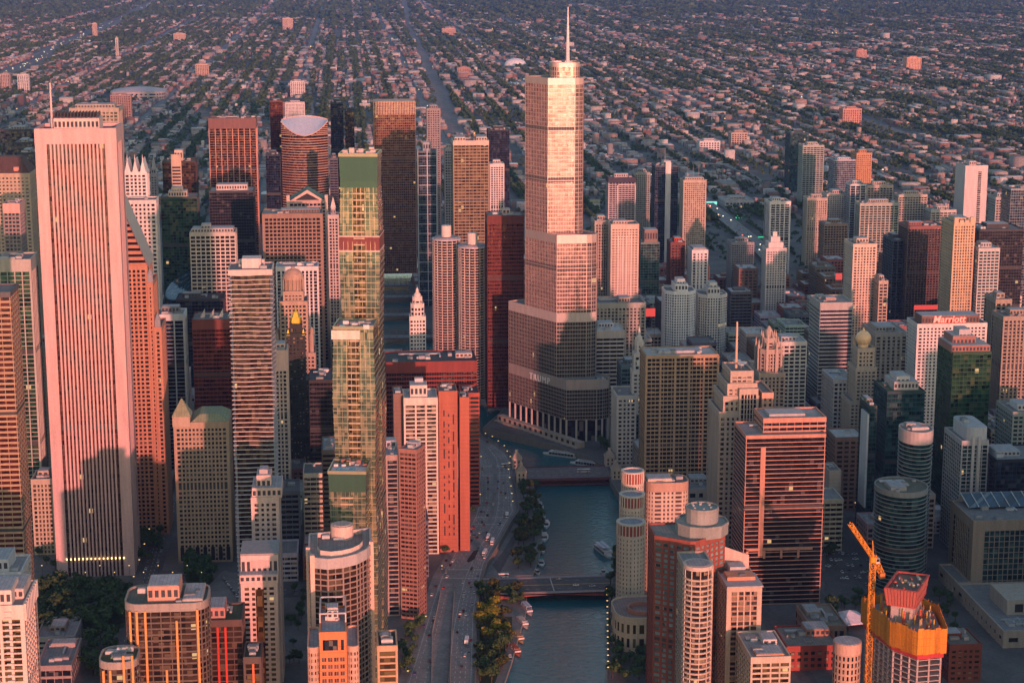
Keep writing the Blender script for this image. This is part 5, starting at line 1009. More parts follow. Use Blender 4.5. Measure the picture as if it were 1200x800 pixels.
# unfinished concrete tower with an orange climbing screen
def construction():
    H = 60; top = [(1010,701),(1044,727),(1076,739),(1110,736),(1099,708),(1052,690)]
    P = [gnd(u, v, H) for u, v in top]; cx, cy = sum(p[0] for p in P)/6, sum(p[1] for p in P)/6; q = [(x-cx, y-cy) for x, y in P]
    b = Building('unfinished_tower', 'unfinished concrete tower wrapped in an orange climbing screen with a red formwork box', cx, cy); b.foot(q)
    OR = wall((.60,.24,.025), .7, .45); CON = wall((.40,.34,.32)); zs = H-15.5
    po, pi = inset(q, 0), inset(q, .5); S = b.mb('climbing_screen'); S.ring(po, pi, zs, H-1.2, OR)
    rr = random.Random(8); R3 = [wall((.60*g,.24*g,.025*g), .7, .45) for g in (.8,1.0,1.15)]
    for i in range(6):
        p, e = Vector(q[i]), Vector(q[(i+1) % 6]); t = (e-p).normalized(); n = Vector((t.y,-t.x)); k = int((e-p).length/2.6)
        for j in range(k+1):
            c = p+t*(e-p).length*j/max(1, k); S.prism([tuple(c-t*.12), tuple(c-t*.12+n*.25), tuple(c+t*.12+n*.25), tuple(c+t*.12)][::1], zs-.3-(j % 3)*.4, H+.3+(j % 4)*.3, wall((.55,.20,.02)))
        m_ = int((e-p).length/3.9)
        for j in range(m_):
            c0 = p.lerp(e, j/m_)+t*.1; c1 = p.lerp(e, (j+1)/m_)-t*.1; S.prism([tuple(c0+n*.06), tuple(c1+n*.06), tuple(c1+n*.16), tuple(c0+n*.16)][::-1], zs-rr.uniform(0,1.6), H+rr.uniform(-.8,1.6), rr.choice(R3), bottom=True)
        for z in (zs+5, zs+10): S.prism([tuple(p+n*.02), tuple(p+n*.2), tuple(e+n*.2), tuple(e+n*.02)], z, z+.35, wall((.5,.18,.02)))
    s = inset(q, 2.2); F = b.mb('floor_slabs'); 
    for k in range(13): F.prism(s, k*3.6-.55, k*3.6, CON, bottom=True)
    C = b.mb('columns')
    for i in range(6):
        p, e = Vector(inset(q, 2.9)[i]), Vector(inset(q, 2.9)[(i+1) % 6]); L_ = (e-p).length; k = max(2, round(L_/7))
        for j in range(k): c = p.lerp(e, j/k); C.box(c.x-.55, c.x+.55, c.y-.55, c.y+.55, 0, H-11, CON, False)
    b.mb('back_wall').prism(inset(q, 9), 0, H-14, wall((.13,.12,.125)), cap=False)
    b.mb('top_deck').prism(s, H-6, H-5.4, wall((.30,.25,.23)), bottom=True)
    fx, fy = gnd(1062, 702, 66); fx -= cx; fy -= cy; th = -.5; R_ = lambda x, y: (fx+x*math.cos(th)-y*math.sin(th), fy+x*math.sin(th)+y*math.cos(th))
    RD = wall((.44,.085,.065)); core = b.mb('core_wall'); core.prism([R_(*p) for p in rect(-15,13,-7,7)], H-6, 70, wall((.46,.38,.36)), poly2=[R_(*p) for p in rect(-15,13,-7,7)])
    fb = b.mb('formwork'); fb.prism([R_(*p) for p in rect(-17,15,-9,9)], 66, 78, wall((.40,.14,.11)), cap=False, poly2=[R_(*p) for p in rect(-19,18,-10.5,10.5)])
    for z in (66, 71.5, 77.4):
        d = (z-66)/12*2; fb.ring([R_(*p) for p in rect(-17.4-d,15.4+d,-9.4-d*.7,9.4+d*.7)], [R_(*p) for p in rect(-16-d,14+d,-8-d*.7,8+d*.7)], z, z+.8, RD)
    for i in range(20): 
        f = i/19; p0 = R_(-17+32*f, -9.3); p1 = R_(-19+37*f, -10.9); fb.tube((*p0,66),(*p1,78),.28,.28,4,RD,False)
    for i in range(11):
        f = i/10; p0 = R_(15.3, -9+18*f); p1 = R_(18.3, -10.5+21*f); fb.tube((*p0,66),(*p1,78),.28,.28,4,RD,False)
    dk = b.mb('work_deck'); dk.prism([R_(*p) for p in rect(-18.5,17.5,-10,10)], 76.4, 76.8, wall((.16,.11,.08)))
    r = random.Random(5)
    for i in range(22):
        x, y = r.uniform(-17,16), r.uniform(-9,9); a, c = r.uniform(.5,3), r.uniform(.3,.8); g = r.choice(((.5,.4,.25),(.55,.12,.08),(.4,.4,.4),(.15,.1,.08)))
        p = R_(x, y); b.mb('site_material#a%d' % i).box(p[0]-a, p[0]+a, p[1]-c, p[1]+c, 76.85, 76.85+r.uniform(.4,2), wall(g))
    i = 0
    while i < 96:
        x, y = r.uniform(-45,45), r.uniform(-40,40); 
        if not inpoly((x, y), inset(q, 4)): continue
        i += 1; h = r.uniform(2.0,8); g = r.choice(((.55,.4,.2),(.6,.14,.08),(.45,.4,.38),(.62,.36,.05)))
        if r.random() < .5: b.mb('starter_column#%d' % i).tube((x,y,H-5.4),(x+r.uniform(-.5,.5),y,H-5.4+h+2),.45,.4,5,wall(g))
        else: b.mb('site_material#b%d' % i).box(x-r.uniform(.5,2.5), x+r.uniform(.5,2.5), y-1, y+1, H-5.4, H-5.4+h*.4, wall(g))
    for k in range(26):
        f = k/26*2*math.pi; x, y = fx+13*math.cos(f)*1.1, fy+10*math.sin(f)*1.1
        for z in (0, 3, 6): b.mb('scaffold').tube((x,y,H-5.3+z),(fx+13*1.1*math.cos(f+.24),fy+11*math.sin(f+.24),H-5.3+z),.14,.14,4,wall((.5,.16,.08)))
        b.mb('scaffold').tube((x,y,H-5.3),(x,y,H+3),.16,.16,4,wall((.5,.16,.08)))
    # red edge netting under the screen
    rn = b.mb('safety_net'); rn.ring(inset(q, 1.2), inset(q, 1.4), zs-4, zs, wall((.45,.05,.05)))
    b.done()
def inpoly(p, P):
    c = False; n = len(P)
    for i in range(n):
        a, b = P[i], P[i-1]
        if (a[1] > p[1]) != (b[1] > p[1]) and p[0] < (b[0]-a[0])*(p[1]-a[1])/(b[1]-a[1])+a[0]: c = not c
    return c
construction()
def crane():
    X = 812.; base = atx(1017, 800, X); zt = atx(1022, 657, X)[2]; y = base[1]; e = tag(empty('tower_crane', (X, y, 0)), 'orange lattice tower crane with raised jib beside the unfinished tower', 'crane')
    O = wall((.80,.32,.02), .5, .15); m = MB(); s = 1.5; z = 0
    def lattice(m, a, b, w, step, up=Vector((0,0,1))):
        a, b = Vector(a), Vector(b); d = (b-a); L_ = d.length; d.normalize(); s1 = d.cross(up); s1 = (s1 if s1.length > .1 else Vector((1,0,0))).normalized(); s2 = d.cross(s1)
        cs = [s1*w+s2*w, s1*w-s2*w, -s1*w-s2*w, -s1*w+s2*w]
        for c in cs: m.tube(a+c, b+c, .22, .22, 4, O, False)
        k = max(1, int(L_/step))
        for i in range(k):
            p, q = a+d*L_*i/k, a+d*L_*(i+1)/k
            for j in range(4):
                c0, c1 = cs[j], cs[(j+1) % 4]; m.tube(p+(c0 if i % 2 else c1), q+(c1 if i % 2 else c0), .15, .15, 4, O, False); m.tube(p+c0, p+c1, .15, .15, 4, O, False)
    lattice(m, (0,0,0), (0,0,zt), 1.6, 3.4); m.build('mast', e)
    tip = atx(996, 613, X+8); jt = Vector((tip[0]-X, tip[1]-y, tip[2])); m = MB(); lattice(m, (0,-.5,zt+3), jt, 1.1, 2.6); m.build('jib', e)
    cp = atx(1033, 671, X-8); ct = Vector((cp[0]-X, cp[1]-y, cp[2])); m = MB(); lattice(m, (0,.5,zt+3), ct, 1.3, 2.6); m.build('counter_jib', e)
    m = MB(); m.box(ct.x-2, ct.x+2, ct.y-1.5, ct.y+2, ct.z-3.5, ct.z+.5, wall((.50,.20,.06))); m.build('counterweight', e)
    ap = atx(1022.5, 633, X); at = Vector((0, ap[1]-y, ap[2])); m = MB(); m.tube((-1,0,zt+3),at,.4,.25,5,O); m.tube((1,0,zt+3),at,.4,.25,5,O); m.tube(at, Vector((0,-.5,zt+3)).lerp(jt,.7), .14,.14,4,wall((.1,.08,.06))); m.tube(at, ct, .14,.14,4,wall((.1,.08,.06))); m.build('apex_frame', e)
    m = MB(); m.box(-1.2, 1.4, 1.8, 4.2, zt-1.5, zt+2, wall((.66,.60,.52))); m.box(1.4, 1.5, 2, 4, zt-.2, zt+1.7, glass('dark')); m.build('cab', e)
    m = MB(); m.prism(ellipse(0,0,2.3,2.3,14), zt-.5, zt+3, O); m.build('slewing_ring', e)
crane()
# ------------------------------------------------------------------ foreground left
def scallop(b):
    W = wall((.62,.52,.47)); F = b.mb('white_balconies')
    for k in range(int(b.H/3.3)):
        z = b.H-3.3*(k+1)
        for j in range(2): F.box(b.hx-.1, b.hx+1.3, b.hy*(.30+.33*j)-1.8, b.hy*(.30+.33*j)+1.8, z, z+1.1, W)
    for j in range(9): F.box(-b.hx+2+j*(2*b.hx-4)/8-1.3, -b.hx+2+j*(2*b.hx-4)/8+1.3, b.hy-.1, b.hy+1.2, b.H-8, b.H+1.6, W)
T_('apartment_tower', 'cream tower with white balconies and gold glazing in the bottom left corner', -75, 28, 714, 955, 42, 'grid', (.62,.50,.43), 'gold', bw=5.5, pw=1.6, fh=3.3, sh=.9, c=2.4, tb=7, roof=(.30,.28,.29), pent=[(.4,.95,.3,.86,9,(.62,.50,.44)), (.1,.7,.55,.96,6,(.5,.42,.38))], more=scallop)
T_('apartment_tower', 'white tower with a rounded penthouse just behind the bottom left corner tower', -45, 25, 674, 860, 34, 'grid', (.60,.55,.52), 'black', bw=5, pw=1.4, fh=3.5, sh=1.2, roof=(.34,.33,.34), pent=[(.2,.9,.2,.78,8,(.60,.56,.54))], units=4)
def fins(cols, rgb):
    def f(b):
        for y, z0, z1 in cols: b.mb('vertical_fins').box(b.hx-.1, b.hx+1.0, b.hy*y-.6, b.hy*y+.6, z0*b.H, z1*b.H, wall(rgb))
    return f
GOLDC = (.62,.30,.10)
T_('apartment_tower', 'rounded bronze glass tower with thin orange vertical fins and a pink rooftop box', 144, 243, 711, 950, 34, 'grid', (.13,.10,.08), 'bronze', shape='round', ch=9, bw=5.4, pw=.5, fh=3.4, sh=.9, c=.5, tb=3.5, tw=(.30,.26,.23), roof=(.12,.13,.10), pent=[(.2,.8,.28,.66,9,(.50,.27,.20)), (.1,.9,.70,.94,2.2,(.4,.36,.34))], units=6, more=fins([(-.84,.3,.98),(-.68,.3,.98),(-.48,.3,.98),(.26,0,.93),(.76,0,.98),(-.02,0,.70),(-.36,0,.6)], GOLDC))
T_('apartment_tower', 'lower curved wing with a planted roof left of the orange-finned bronze tower', 114, 160, 779, 978, 26, 'grid', (.13,.10,.08), 'bronze', shape='round', ch=8, bw=5, pw=.5, fh=3.4, sh=.9, c=.5, tb=3, tw=(.32,.27,.24), roof=(.08,.09,.04), pent=[(.3,.7,.3,.6,1.2,(.2,.24,.1))], units=7, more=fins([(-.7,0,.97),(-.35,0,.97),(.35,0,1.05),(.8,0,1.05)], GOLDC))
T_('apartment_tower', 'black glass block with red vertical fins and a green roof', 243, 284, 729, 900, 30, 'grid', (.10,.07,.06), 'bronze', bw=5, pw=.5, fh=3.4, sh=.8, c=.5, tb=3, roof=(.05,.08,.035), pent=[(.2,.85,.02,.5,7,(.42,.22,.19))], units=4, more=fins([(-.86,0,.97),(-.42,0,.97),(.02,0,.97),(-.2,0,.6),(.5,0,.55)], (.52,.05,.03)))
T_('apartment_block', 'small black annex with a planted roof at the bottom edge right of the red-finned block', 285, 306, 772, 925, 24, 'grid', (.10,.08,.07), 'gold', bw=4, pw=.5, fh=3.4, sh=.8, roof=(.07,.08,.04), pent=[], units=5, more=fins([(.1,0,.97)], (.60,.16,.06)))
PINK = (.62,.47,.42)
T_('apartment_tower', 'rear one of two pink stepped apartment towers, standing before the rippling balcony tower', 294, 327, 585, 760, 34, 'punch', PINK, 'tan', bw=3.6, pw=1.7, fh=3.3, sh=1.4, c=2.2, tb=3, pent=[(.1,.95,.04,1.1,7,PINK), (.3,.8,.2,.72,14,PINK), (.4,.7,.3,.6,17,(.4,.38,.38))], units=3)
T_('apartment_tower', 'front one of two pink stepped apartment towers, with a flat cream block on top', 282, 325, 683, 850, 34, 'punch', PINK, 'gold', bw=3.6, pw=1.6, fh=3.3, sh=1.4, c=2.2, tb=3, pent=[(0,1.02,-.02,1.02,5,PINK), (.0,.8,0,1.03,15,PINK)], units=0,
   more=lambda b: (b.box('roof_edge', -b.hx, b.hx*.6, -b.hy-.2, b.hy*1.08, b.H+15.3, b.H+16.2, (.3,.28,.28)), b.box('niche', b.hx*.6, b.hx*.62, -b.hy*.5, b.hy*.6, b.H+7, b.H+12, (.5,.38,.34)), b.box('gold_window_bay', b.hx-.1, b.hx+.4, -b.hy*.2, b.hy*.25, 0, b.H-4, glass('gold'))))
def curved():
    Hh = 150; b, P = roofpoly('apartment_tower', 'concave curved glass apartment tower with a pink drum on its roof, bottom centre', Hh, [(361,646),(366,655),(384,657),(402,655),(418,651),(430,645),(435,639)], 30)
    P = P[:-2]+[(P[-1][0]+2, P[-3][1]-4), (P[-1][0]+2, P[-1][1]+4)] if False else P
    b.sec(P, 0, Hh, 'grid', (.27,.20,.17), 'bronze', bw=3.4, pw=.4, fh=3.3, sh=.75, sd=.5, c=.5, tb=5, tw=(.40,.36,.35), roof=(.34,.30,.28), smoothposts=True)
    ys = [p[1] for p in P]; xs = [p[0] for p in P]; F = b.mb('pink_edge_piers')
    for p in (P[0], P[1], P[-3]): F.box(p[0]-1.2, p[0]+1.2, p[1]-1.2, p[1]+1.2, 0, Hh+2.5, wall((.64,.42,.34)))
    c = gnd(401, 630, Hh); cx, cy = c[0]-b.x, c[1]-b.y; b.mb('roof_drum').prism(ellipse(cx,cy,6.5,6.5,18), Hh, Hh+8, wall((.58,.42,.36))); b.mb('roof_drum').prism(ellipse(cx,cy,5,5,18), Hh+8, Hh+8.6, roofmat((.4,.34,.32)))
    b.mb('inner_parapet').prism([(x*.72-1, y*.72) for x, y in P], Hh, Hh+3.2, wall((.60,.46,.40)), cap=False); b.mb('inner_parapet').face([(x*.715-1, y*.715) for x, y in P], Hh+.5, roofmat((.26,.23,.22))); b.units(cx-8, cx+8, cy-14, cy+14, Hh+.6, 4); b.done()
curved()
def orange():
    def more(b):
        W = wall((.58,.22,.09)); P = b.mb('side_wings'); hw = b.hy
        for sgn in (-1, 1):
            y0, y1 = sorted((sgn*hw, sgn*(hw+6.5))); b.sec(rrect(-b.hx+6, b.hx-1.5, y0, y1, 3, 3), 0, b.H-9, 'grid', (.50,.32,.24), 'tan', bw=4, fh=3.4, pw=.7, tb=2, c=.4, roof=(.34,.35,.38))
        for r_ in range(int((b.H-14)/3.9)):
            z = b.H-14-3.9*r_-1.2
            if z < 4: break
            for j in range(4):
                y = -hw*.68+j*hw*.45; m_ = b.mb('window#%d_%d' % (r_, j)) if r_ < 9 else b.mb('lower_window')
                m_.box(b.hx-.04, b.hx+.06, y-1.15, y+1.15, z, z+2.2, glass('silver', 1.2, 2.2)); m_.ring if False else None
                m_.box(b.hx+.06, b.hx+.3, y-1.3, y+1.3, z-.3, z, W); m_.box(b.hx+.06, b.hx+.12, y-.08, y+.08, z, z+2.2, W)
        b.mb('loggia').box(b.hx-.04, b.hx+.08, -hw*.75, hw*.35, b.H-9, b.H-3.2, glass('dark', 2, 3)); b.mb('loggia').box(b.hx-.04, b.hx+.08, hw*.58, hw*.8, b.H-9, b.H-3.2, glass('dark', 2, 3))
        R = b.mb('roof_frame')
        for x in (-b.hx, b.hx-14): R.box(x, x+.7, -hw, hw, b.H+6, b.H+6.8, wall((.45,.42,.42)))
        for y in (-hw, hw-.7): R.box(-b.hx, b.hx-14, y, y+.7, b.H, b.H+6.8, wall((.45,.42,.42)))
    T_('apartment_tower', 'orange rendered tower with small square windows at the bottom centre', 374, 406, 743, 1010, 40, 'punch', (.60,.20,.075), 'black', pw=0, sh=0, c=40, tb=2, roof=(.36,.36,.40), pent=[(.3,.5,.3,.7,7,(.62,.50,.45)), (.15,.3,.2,.5,5,(.6,.35,.2))], units=3, more=more)
orange()
T_('apartment_block', 'gold-glazed block with a cluttered dark roof at the bottom edge left of the riverside drive', 442, 466, 759, 1000, 24, 'grid', (.50,.32,.20), 'gold', bw=9, pw=1.0, fh=3.6, sh=.9, c=1.2, tb=2, roof=(.07,.07,.06), pent=[(.3,.6,.2,.6,3,(.3,.25,.22))], units=9)
T_('apartment_tower', 'slim dark bronze slab right of the concave curved tower', 438, 450, 640, 760, 30, 'band', (.24,.17,.12), 'gold', fh=3.5, sh=1.0, pent=[])
T_('school_building', 'low flat-roofed school block beside the dark park at lower left', 42, 88, 748, 690, 40, 'band', (.36,.31,.28), 'dark', fh=4, roof=(.30,.29,.30), pent=[(.3,.7,.3,.7,4,(.3,.2,.16))], units=7)
T_('school_building', 'low hall with a lawn courtyard at the bottom left', 42, 84, 782, 755, 50, 'band', (.30,.25,.23), 'dark', fh=5, roof=(.26,.25,.26), pent=[(.1,.3,.2,.9,3,(.34,.3,.28))], units=4)
# ------------------------------------------------------------------ bridges
def columbus_bridge():
    a, c = gnd(565, 683), gnd(728, 683); x0, x1 = gnd(640, 694)[0]+2, gnd(640, 675)[0]; x0, x1 = min(x0,x1), max(x0,x1)
    e = tag(empty('road_bridge', (0,0,0)), 'low steel road bridge with a yellow centre line, the nearer of the two river bridges', 'bridge'); mid = (a[1]+c[1])/2
    m = MB(); m.box(x0, x1, a[1], c[1], -.9, .06, G_ASPH); m.build('deck', e)
    RED = wall((.22,.06,.05))
    for x in (x0+.3, x1-.3, (x0+x1)/2):
        m = MB(); n = 16
        for i in range(n):
            f0, f1 = i/n, (i+1)/n; y0, y1 = a[1]+(c[1]-a[1])*f0, a[1]+(c[1]-a[1])*f1; d0, d1 = 1.2+3.6*abs(2*f0-1)**1.6, 1.2+3.6*abs(2*f1-1)**1.6
            m.add([(x-.3,y0,-d0),(x+.3,y0,-d0),(x+.3,y0,.05),(x-.3,y0,.05),(x-.3,y1,-d1),(x+.3,y1,-d1),(x+.3,y1,.05),(x-.3,y1,.05)], [(0,4,5,1),(1,5,6,2),(3,7,4,0),(0,1,2,3),(7,6,5,4)], RED)
        m.build('girder', e)
    for x in (x0+2.2, x1-2.2):
        m = MB(); m.box(x-2.1, x+2.1, a[1], c[1], .07, .28, wall((.30,.27,.27))); m.build('footway', e)
        m = MB(); xx = x0+.15 if x < (x0+x1)/2 else x1-.15
        m.box(xx-.1, xx+.1, a[1], c[1], 1.2, 1.4, wall((.36,.22,.18)))
        for i in range(50): y = a[1]+(c[1]-a[1])*i/50; m.box(xx-.08, xx+.08, y-.08, y+.08, .28, 1.2, wall((.3,.2,.17)))
        m.build('railing', e)
    m = MB(); m.box((x0+x1)/2-.3, (x0+x1)/2+.3, a[1], c[1], .08, .10, YELL); 
    for f in (.27, .73): strip(m, [(x0+(x1-x0)*f, a[1]), (x0+(x1-x0)*f, c[1])], .2, .09, WHITE, (3,5))
    m.build('lane_marking', e); m = MB(); m.box(x0+4.4, x1-4.4, mid-.4, mid+.4, .085, .12, wall((.45,.42,.42))); m.build('expansion_joint', e)
    for y in (a[1]+5, c[1]-7):
        m = MB(); m.box(x0-1, x1+1, y-5, y+5, -8, -1.2, LIME); m.build('abutment_pier', e)
columbus_bridge()
def michigan_bridge():
    a, c = gnd(612, 556), gnd(716, 556); xw, xe = gnd(660, 547)[0], gnd(660, 561)[0]; e = tag(empty('bascule_bridge', (0,0,0)), 'maroon double-deck bascule bridge with stone bridge houses at its corners', 'bridge')
    M = wall((.14,.055,.06)); m = MB(); m.box(xw, xe, a[1], c[1], -.8, .07, ground_mat('bridge_asphalt', (.14,.12,.125), (.18,.16,.16), .1)); m.build('upper_deck', e)
    m = MB(); m.box(xw+1, xe-1, a[1], c[1], -5.4, -4.8, M); m.build('lower_deck', e)
    for x in (xw, xe):
        m = MB(); m.box(x-.3, x+.3, a[1], c[1], -1.5, .9, M); m.box(x-.3, x+.3, a[1], c[1], -6.0, -4.9, M)
        for i in range(18):
            y0 = a[1]+(c[1]-a[1])*i/18; y1 = a[1]+(c[1]-a[1])*(i+1)/18; m.tube((x,y0,-5.4 if i % 2 else -1),(x,y1,-1 if i % 2 else -5.4),.35,.35,4,M)
            m.box(x-.32, x+.32, y0-.25, y0+.25, -5.2, -1.2, M)
        m.build('truss', e)
    for x in (xw-2, xe+2):
        for y, s in ((a[1]-3, -1), (c[1]+3, 1)):
            m = MB(); W = wall((.50,.41,.33)); m.box(x-4.5, x+4.5, y-4.5, y+4.5, -8, 9, W); m.box(x-5, x+5, y-5, y+5, 9, 10, W); m.prism(rect(x-4.6,x+4.6,y-4.6,y+4.6), 10, 14, wall((.36,.29,.23)), poly2=rect(x-2,x+2,y-2,y+2)); m.prism(ellipse(x,y,1.6,1.6,8), 14, 17, W); h = m.build('bridge_house', e)
            for dz in (1.5, 5.2):
                m = MB(); m.box(x+4.5, x+4.62, y-2.6, y-1.2, dz, dz+2.4, wall((.03,.03,.03))); m.box(x+4.5, x+4.62, y+1.2, y+2.6, dz, dz+2.4, wall((.03,.03,.03))); m.build('window', h)
    m = MB()
    for f in (.3, .5, .7): strip(m, [(xw+(xe-xw)*f, a[1]), (xw+(xe-xw)*f, c[1])], .25, .10, YELL if f == .5 else WHITE, (3,4))
    m.build('lane_marking', e)
michigan_bridge()
for i, (v, lab) in enumerate(((368, 'dark trestle bridge over the far reach of the river, second nearest of four'), (347, 'dark trestle bridge over the far reach of the river, third nearest of four'), (333, 'dark trestle bridge over the far reach of the river, farthest of four'), (394, 'dark trestle bridge over the far river, nearest of four, beside the slim white tower'))):
    x = gnd(470, v)[0]; e = tag(empty('trestle_bridge', (x, 0, 0)), lab, 'bridge', 'trestle bridges over the far river'); y0 = np.interp(x, [-900,-700,-450,-200,0], [560,572,580,606,652])-4; y1 = np.interp(x, [-860,-700,-450,-200,-20], [660,645,655,686,738])+4; M = wall((.15,.12,.115))
    m = MB(); m.box(-9, 9, y0, y1, -.8, .05, G_CONC); m.build('deck', e)
    for xx in (-9.3, 9.3):
        m = MB(); m.box(xx-.3, xx+.3, y0, y1, 5.2, 6.2, M); m.box(xx-.3, xx+.3, y0, y1, -2, -.2, M)
        for k in range(11): y = y0+(y1-y0)*k/10; m.box(xx-.25, xx+.25, y-.3, y+.3, -.2, 5.2, M)
        m.build('truss', e)
# ------------------------------------------------------------------ boats
def hull(m, L_, W, z0, z1, mat, sharp=.35):
    st = [(-.5,.42),(-.3,.5),(.1,.5),(.3,.38),(.42,.2),(.5,.02)]; n = len(st)
    v = []
    for s, h in st: v += [(s*L_, h*W, z1+max(0,s)*.5), (s*L_, h*W*.75, z0), (s*L_, -h*W*.75, z0), (s*L_, -h*W, z1+max(0,s)*.5)]
    f = [(0,3,2,1)]
    for i in range(n-1):
        o = i*4
        for j in range(3): f.append((o+j, o+j+1, o+j+5, o+j+4))
        f.append((o, o+4, o+7, o+3))
    m.add(v, f, mat)
WB = wall((.66,.63,.62), .35); BG = glass('dark', 1, 1)
def yacht(lab, u, v, ang, L_=13, W=4, top=(.66,.63,.62), group='moored motor yachts'):
    p = gnd(u, v, -6.6); e = tag(empty('motor_yacht', (*p, -6.6), ang), lab, 'boat', group)
    m = MB(); hull(m, L_, W, -.3, 1.5, WB); m.build('hull', e)
    m = MB(); m.prism(rect(-L_*.28, L_*.18, -W*.36, W*.36), 1.5, 2.9, BG, poly2=rect(-L_*.26, L_*.08, -W*.31, W*.31)); m.box(-L_*.30, L_*.06, -W*.34, W*.34, 2.9, 3.1, WB); m.build('cabin', e)
    m = MB(); m.box(-L_*.24, -L_*.02, -W*.3, W*.3, 4.3, 4.5, wall(top)); 
    for x in (-L_*.22, -L_*.04):
        for y in (-W*.27, W*.27): m.tube((x,y,3.1),(x,y,4.3),.07,.07,5,WB)
    m.build('canopy', e); m = MB(); m.box(-L_*.46, -L_*.31, -W*.36, W*.36, 1.5, 1.62, wall((.34,.22,.12))); m.build('aft_deck', e); return e
def tourboat(lab, u, v, ang, L_=28, W=8, roof=(.62,.60,.60), open_top=False, group=None, wl=WB, ch=4.0):
    p = gnd(u, v, -6.6); e = tag(empty('tour_boat', (*p, -6.6), ang), lab, 'boat', group)
    m = MB(); hull(m, L_, W, -.3, 1.6, wl); m.build('hull', e)
    m = MB(); m.box(-L_*.44, L_*.28, -W*.42, W*.42, 1.6, ch, BG); m.box(-L_*.45, L_*.29, -W*.44, W*.44, ch, ch+.3, wl)
    for i in range(9): x = -L_*.44+i*L_*.72/8; m.box(x-.15, x+.15, -W*.43, W*.43, 1.6, ch, WB)
    m.build('cabin', e); m = MB()
    if not open_top: m.box(-L_*.40, L_*.2, -W*.4, -W*.05, ch+2.3, ch+2.55, wall(roof)); m.box(-L_*.40, L_*.2, W*.05, W*.4, ch+2.3, ch+2.55, wall(roof)); m.box(-L_*.40, L_*.2, -W*.05, W*.05, ch+2.2, ch+2.4, wall((.12,.2,.36)))
    for x in (-L_*.38, -L_*.1, L_*.17):
        for y in (-W*.38, W*.38): m.tube((x,y,ch+.3),(x,y,ch+2.3 if not open_top else ch+1.4),.1,.1,5,WB)
    for i in range(10):
        if open_top: m.box(-L_*.38+i*L_*.06, -L_*.38+i*L_*.06+.7, -W*.36, W*.36, ch+.3, ch+1, wall(tuple(c*.6 for c in roof)))
    m.build('upper_deck', e); return e
up = math.pi/2
for a in (('small white yacht nearest the maroon bridge among the moored yachts', 634, 594, .2, 12, 3.6, (.3,.42,.5)), ('tiny white boat with a blue cover, second from the maroon bridge', 637, 606, .2, 8, 2.8, (.16,.34,.5)), ('wide white yacht with black windows, third from the maroon bridge', 640, 616, -.15, 18, 6, (.62,.6,.6)), ('largest white yacht with black windows, fourth from the maroon bridge', 638, 631, -.1, 20, 6.6, (.62,.6,.6)), ('grey topped yacht, fifth from the maroon bridge', 635, 646, .1, 13, 4.4, (.3,.32,.34)), ('white yacht with a teal canopy, nearest the yellow-lined bridge', 634, 661, 0, 17, 5.6, (.06,.24,.24)), ('small dark covered boat tucked against the yellow-lined bridge', 630, 672, .3, 9, 3, (.07,.12,.14))):
    yacht(*a[:4], a[4], a[5], a[6])
tourboat('white and blue roofed tour boat crossing near the right bank', 708, 648, .25, 30, 8.5, (.60,.57,.60)); yacht('small dark workboat at the right bank beside the yellow-lined bridge', 707, 672, .1, 9, 3.6, (.2,.12,.08), None)
tourboat('white double-deck tour boat moored below the silver skyscraper, left of the pair', 656, 534, math.atan2(-1,-1)+.25, 36, 8.5, open_top=True, group='tour boats below the silver skyscraper'); tourboat('white double-deck tour boat moored below the silver skyscraper, right of the pair', 686, 545, math.atan2(-1,-1)+.25, 32, 8.5, open_top=True, group='tour boats below the silver skyscraper'); yacht('small yellow water taxi beside the maroon bridge', 709, 541, -2.2, 11, 4, (.72,.46,.03), None)
for i, (u, v, r_, w) in enumerate(((618,716,(.55,.52,.56),'pale grey'),(613,731,(.66,.6,.56),'white and tan'),(608,748,(.52,.36,.22),'tan wooden'),(604,763,(.50,.16,.11),'reddish'))):
    tourboat('%s open-deck boat in the moored row below the yellow-lined bridge' % w, u, v, .22, 21, 5.2, r_, i > 0, 'boats moored below the yellow-lined bridge', wall(tuple(c*.7 for c in r_)), 2.7)
yacht('tiny pink-lit boat at the lower end of the moored row', 598, 774, .2, 8, 3, (.6,.5,.46), None)
# ------------------------------------------------------------------ vehicles
def car_mesh(paint, L_=4.6, W=1.85):
    m = MB(); P = wall(paint, .3, .05); Gk = glass('black', 1, 1)
    m.prism(rect(-L_/2, L_/2, -W/2, W/2), .28, .85, P, bottom=True, poly2=rect(-L_/2+.08, L_/2-.12, -W/2+.06, W/2-.06)); m.prism(rect(-L_*.32, L_*.22, -W*.45, W*.45), .85, 1.45, Gk, cap=False, poly2=rect(-L_*.24, L_*.08, -W*.36, W*.36)); m.face(rect(-L_*.245, L_*.085, -W*.365, W*.365), 1.46, P)
    for x in (-L_*.3, L_*.31):
        for y in (-W/2-.02, W/2-.2): m.tube((x,y,.33),(x,y+.22,.33),.33,.33,10,wall((.02,.02,.02)))
    m.box(L_/2-.06, L_/2+.01, -W*.42, -W*.2, .55, .72, wall((.7,.68,.6), .2)); m.box(L_/2-.06, L_/2+.01, W*.2, W*.42, .55, .72, wall((.7,.68,.6), .2))
    m.box(-L_/2-.01, -L_/2+.1, -W*.44, -W*.22, .55, .75, wall((.4,.02,.02), .3)); m.box(-L_/2-.01, -L_/2+.1, W*.22, W*.44, .55, .75, wall((.4,.02,.02), .3)); return m
CARC = {'white': (.66,.65,.64), 'black': (.03,.03,.035), 'silver': (.40,.41,.43), 'red': (.40,.03,.025), 'blue': (.05,.10,.28), 'grey': (.16,.16,.17), 'orange': (.60,.22,.03)}
CARM = {}
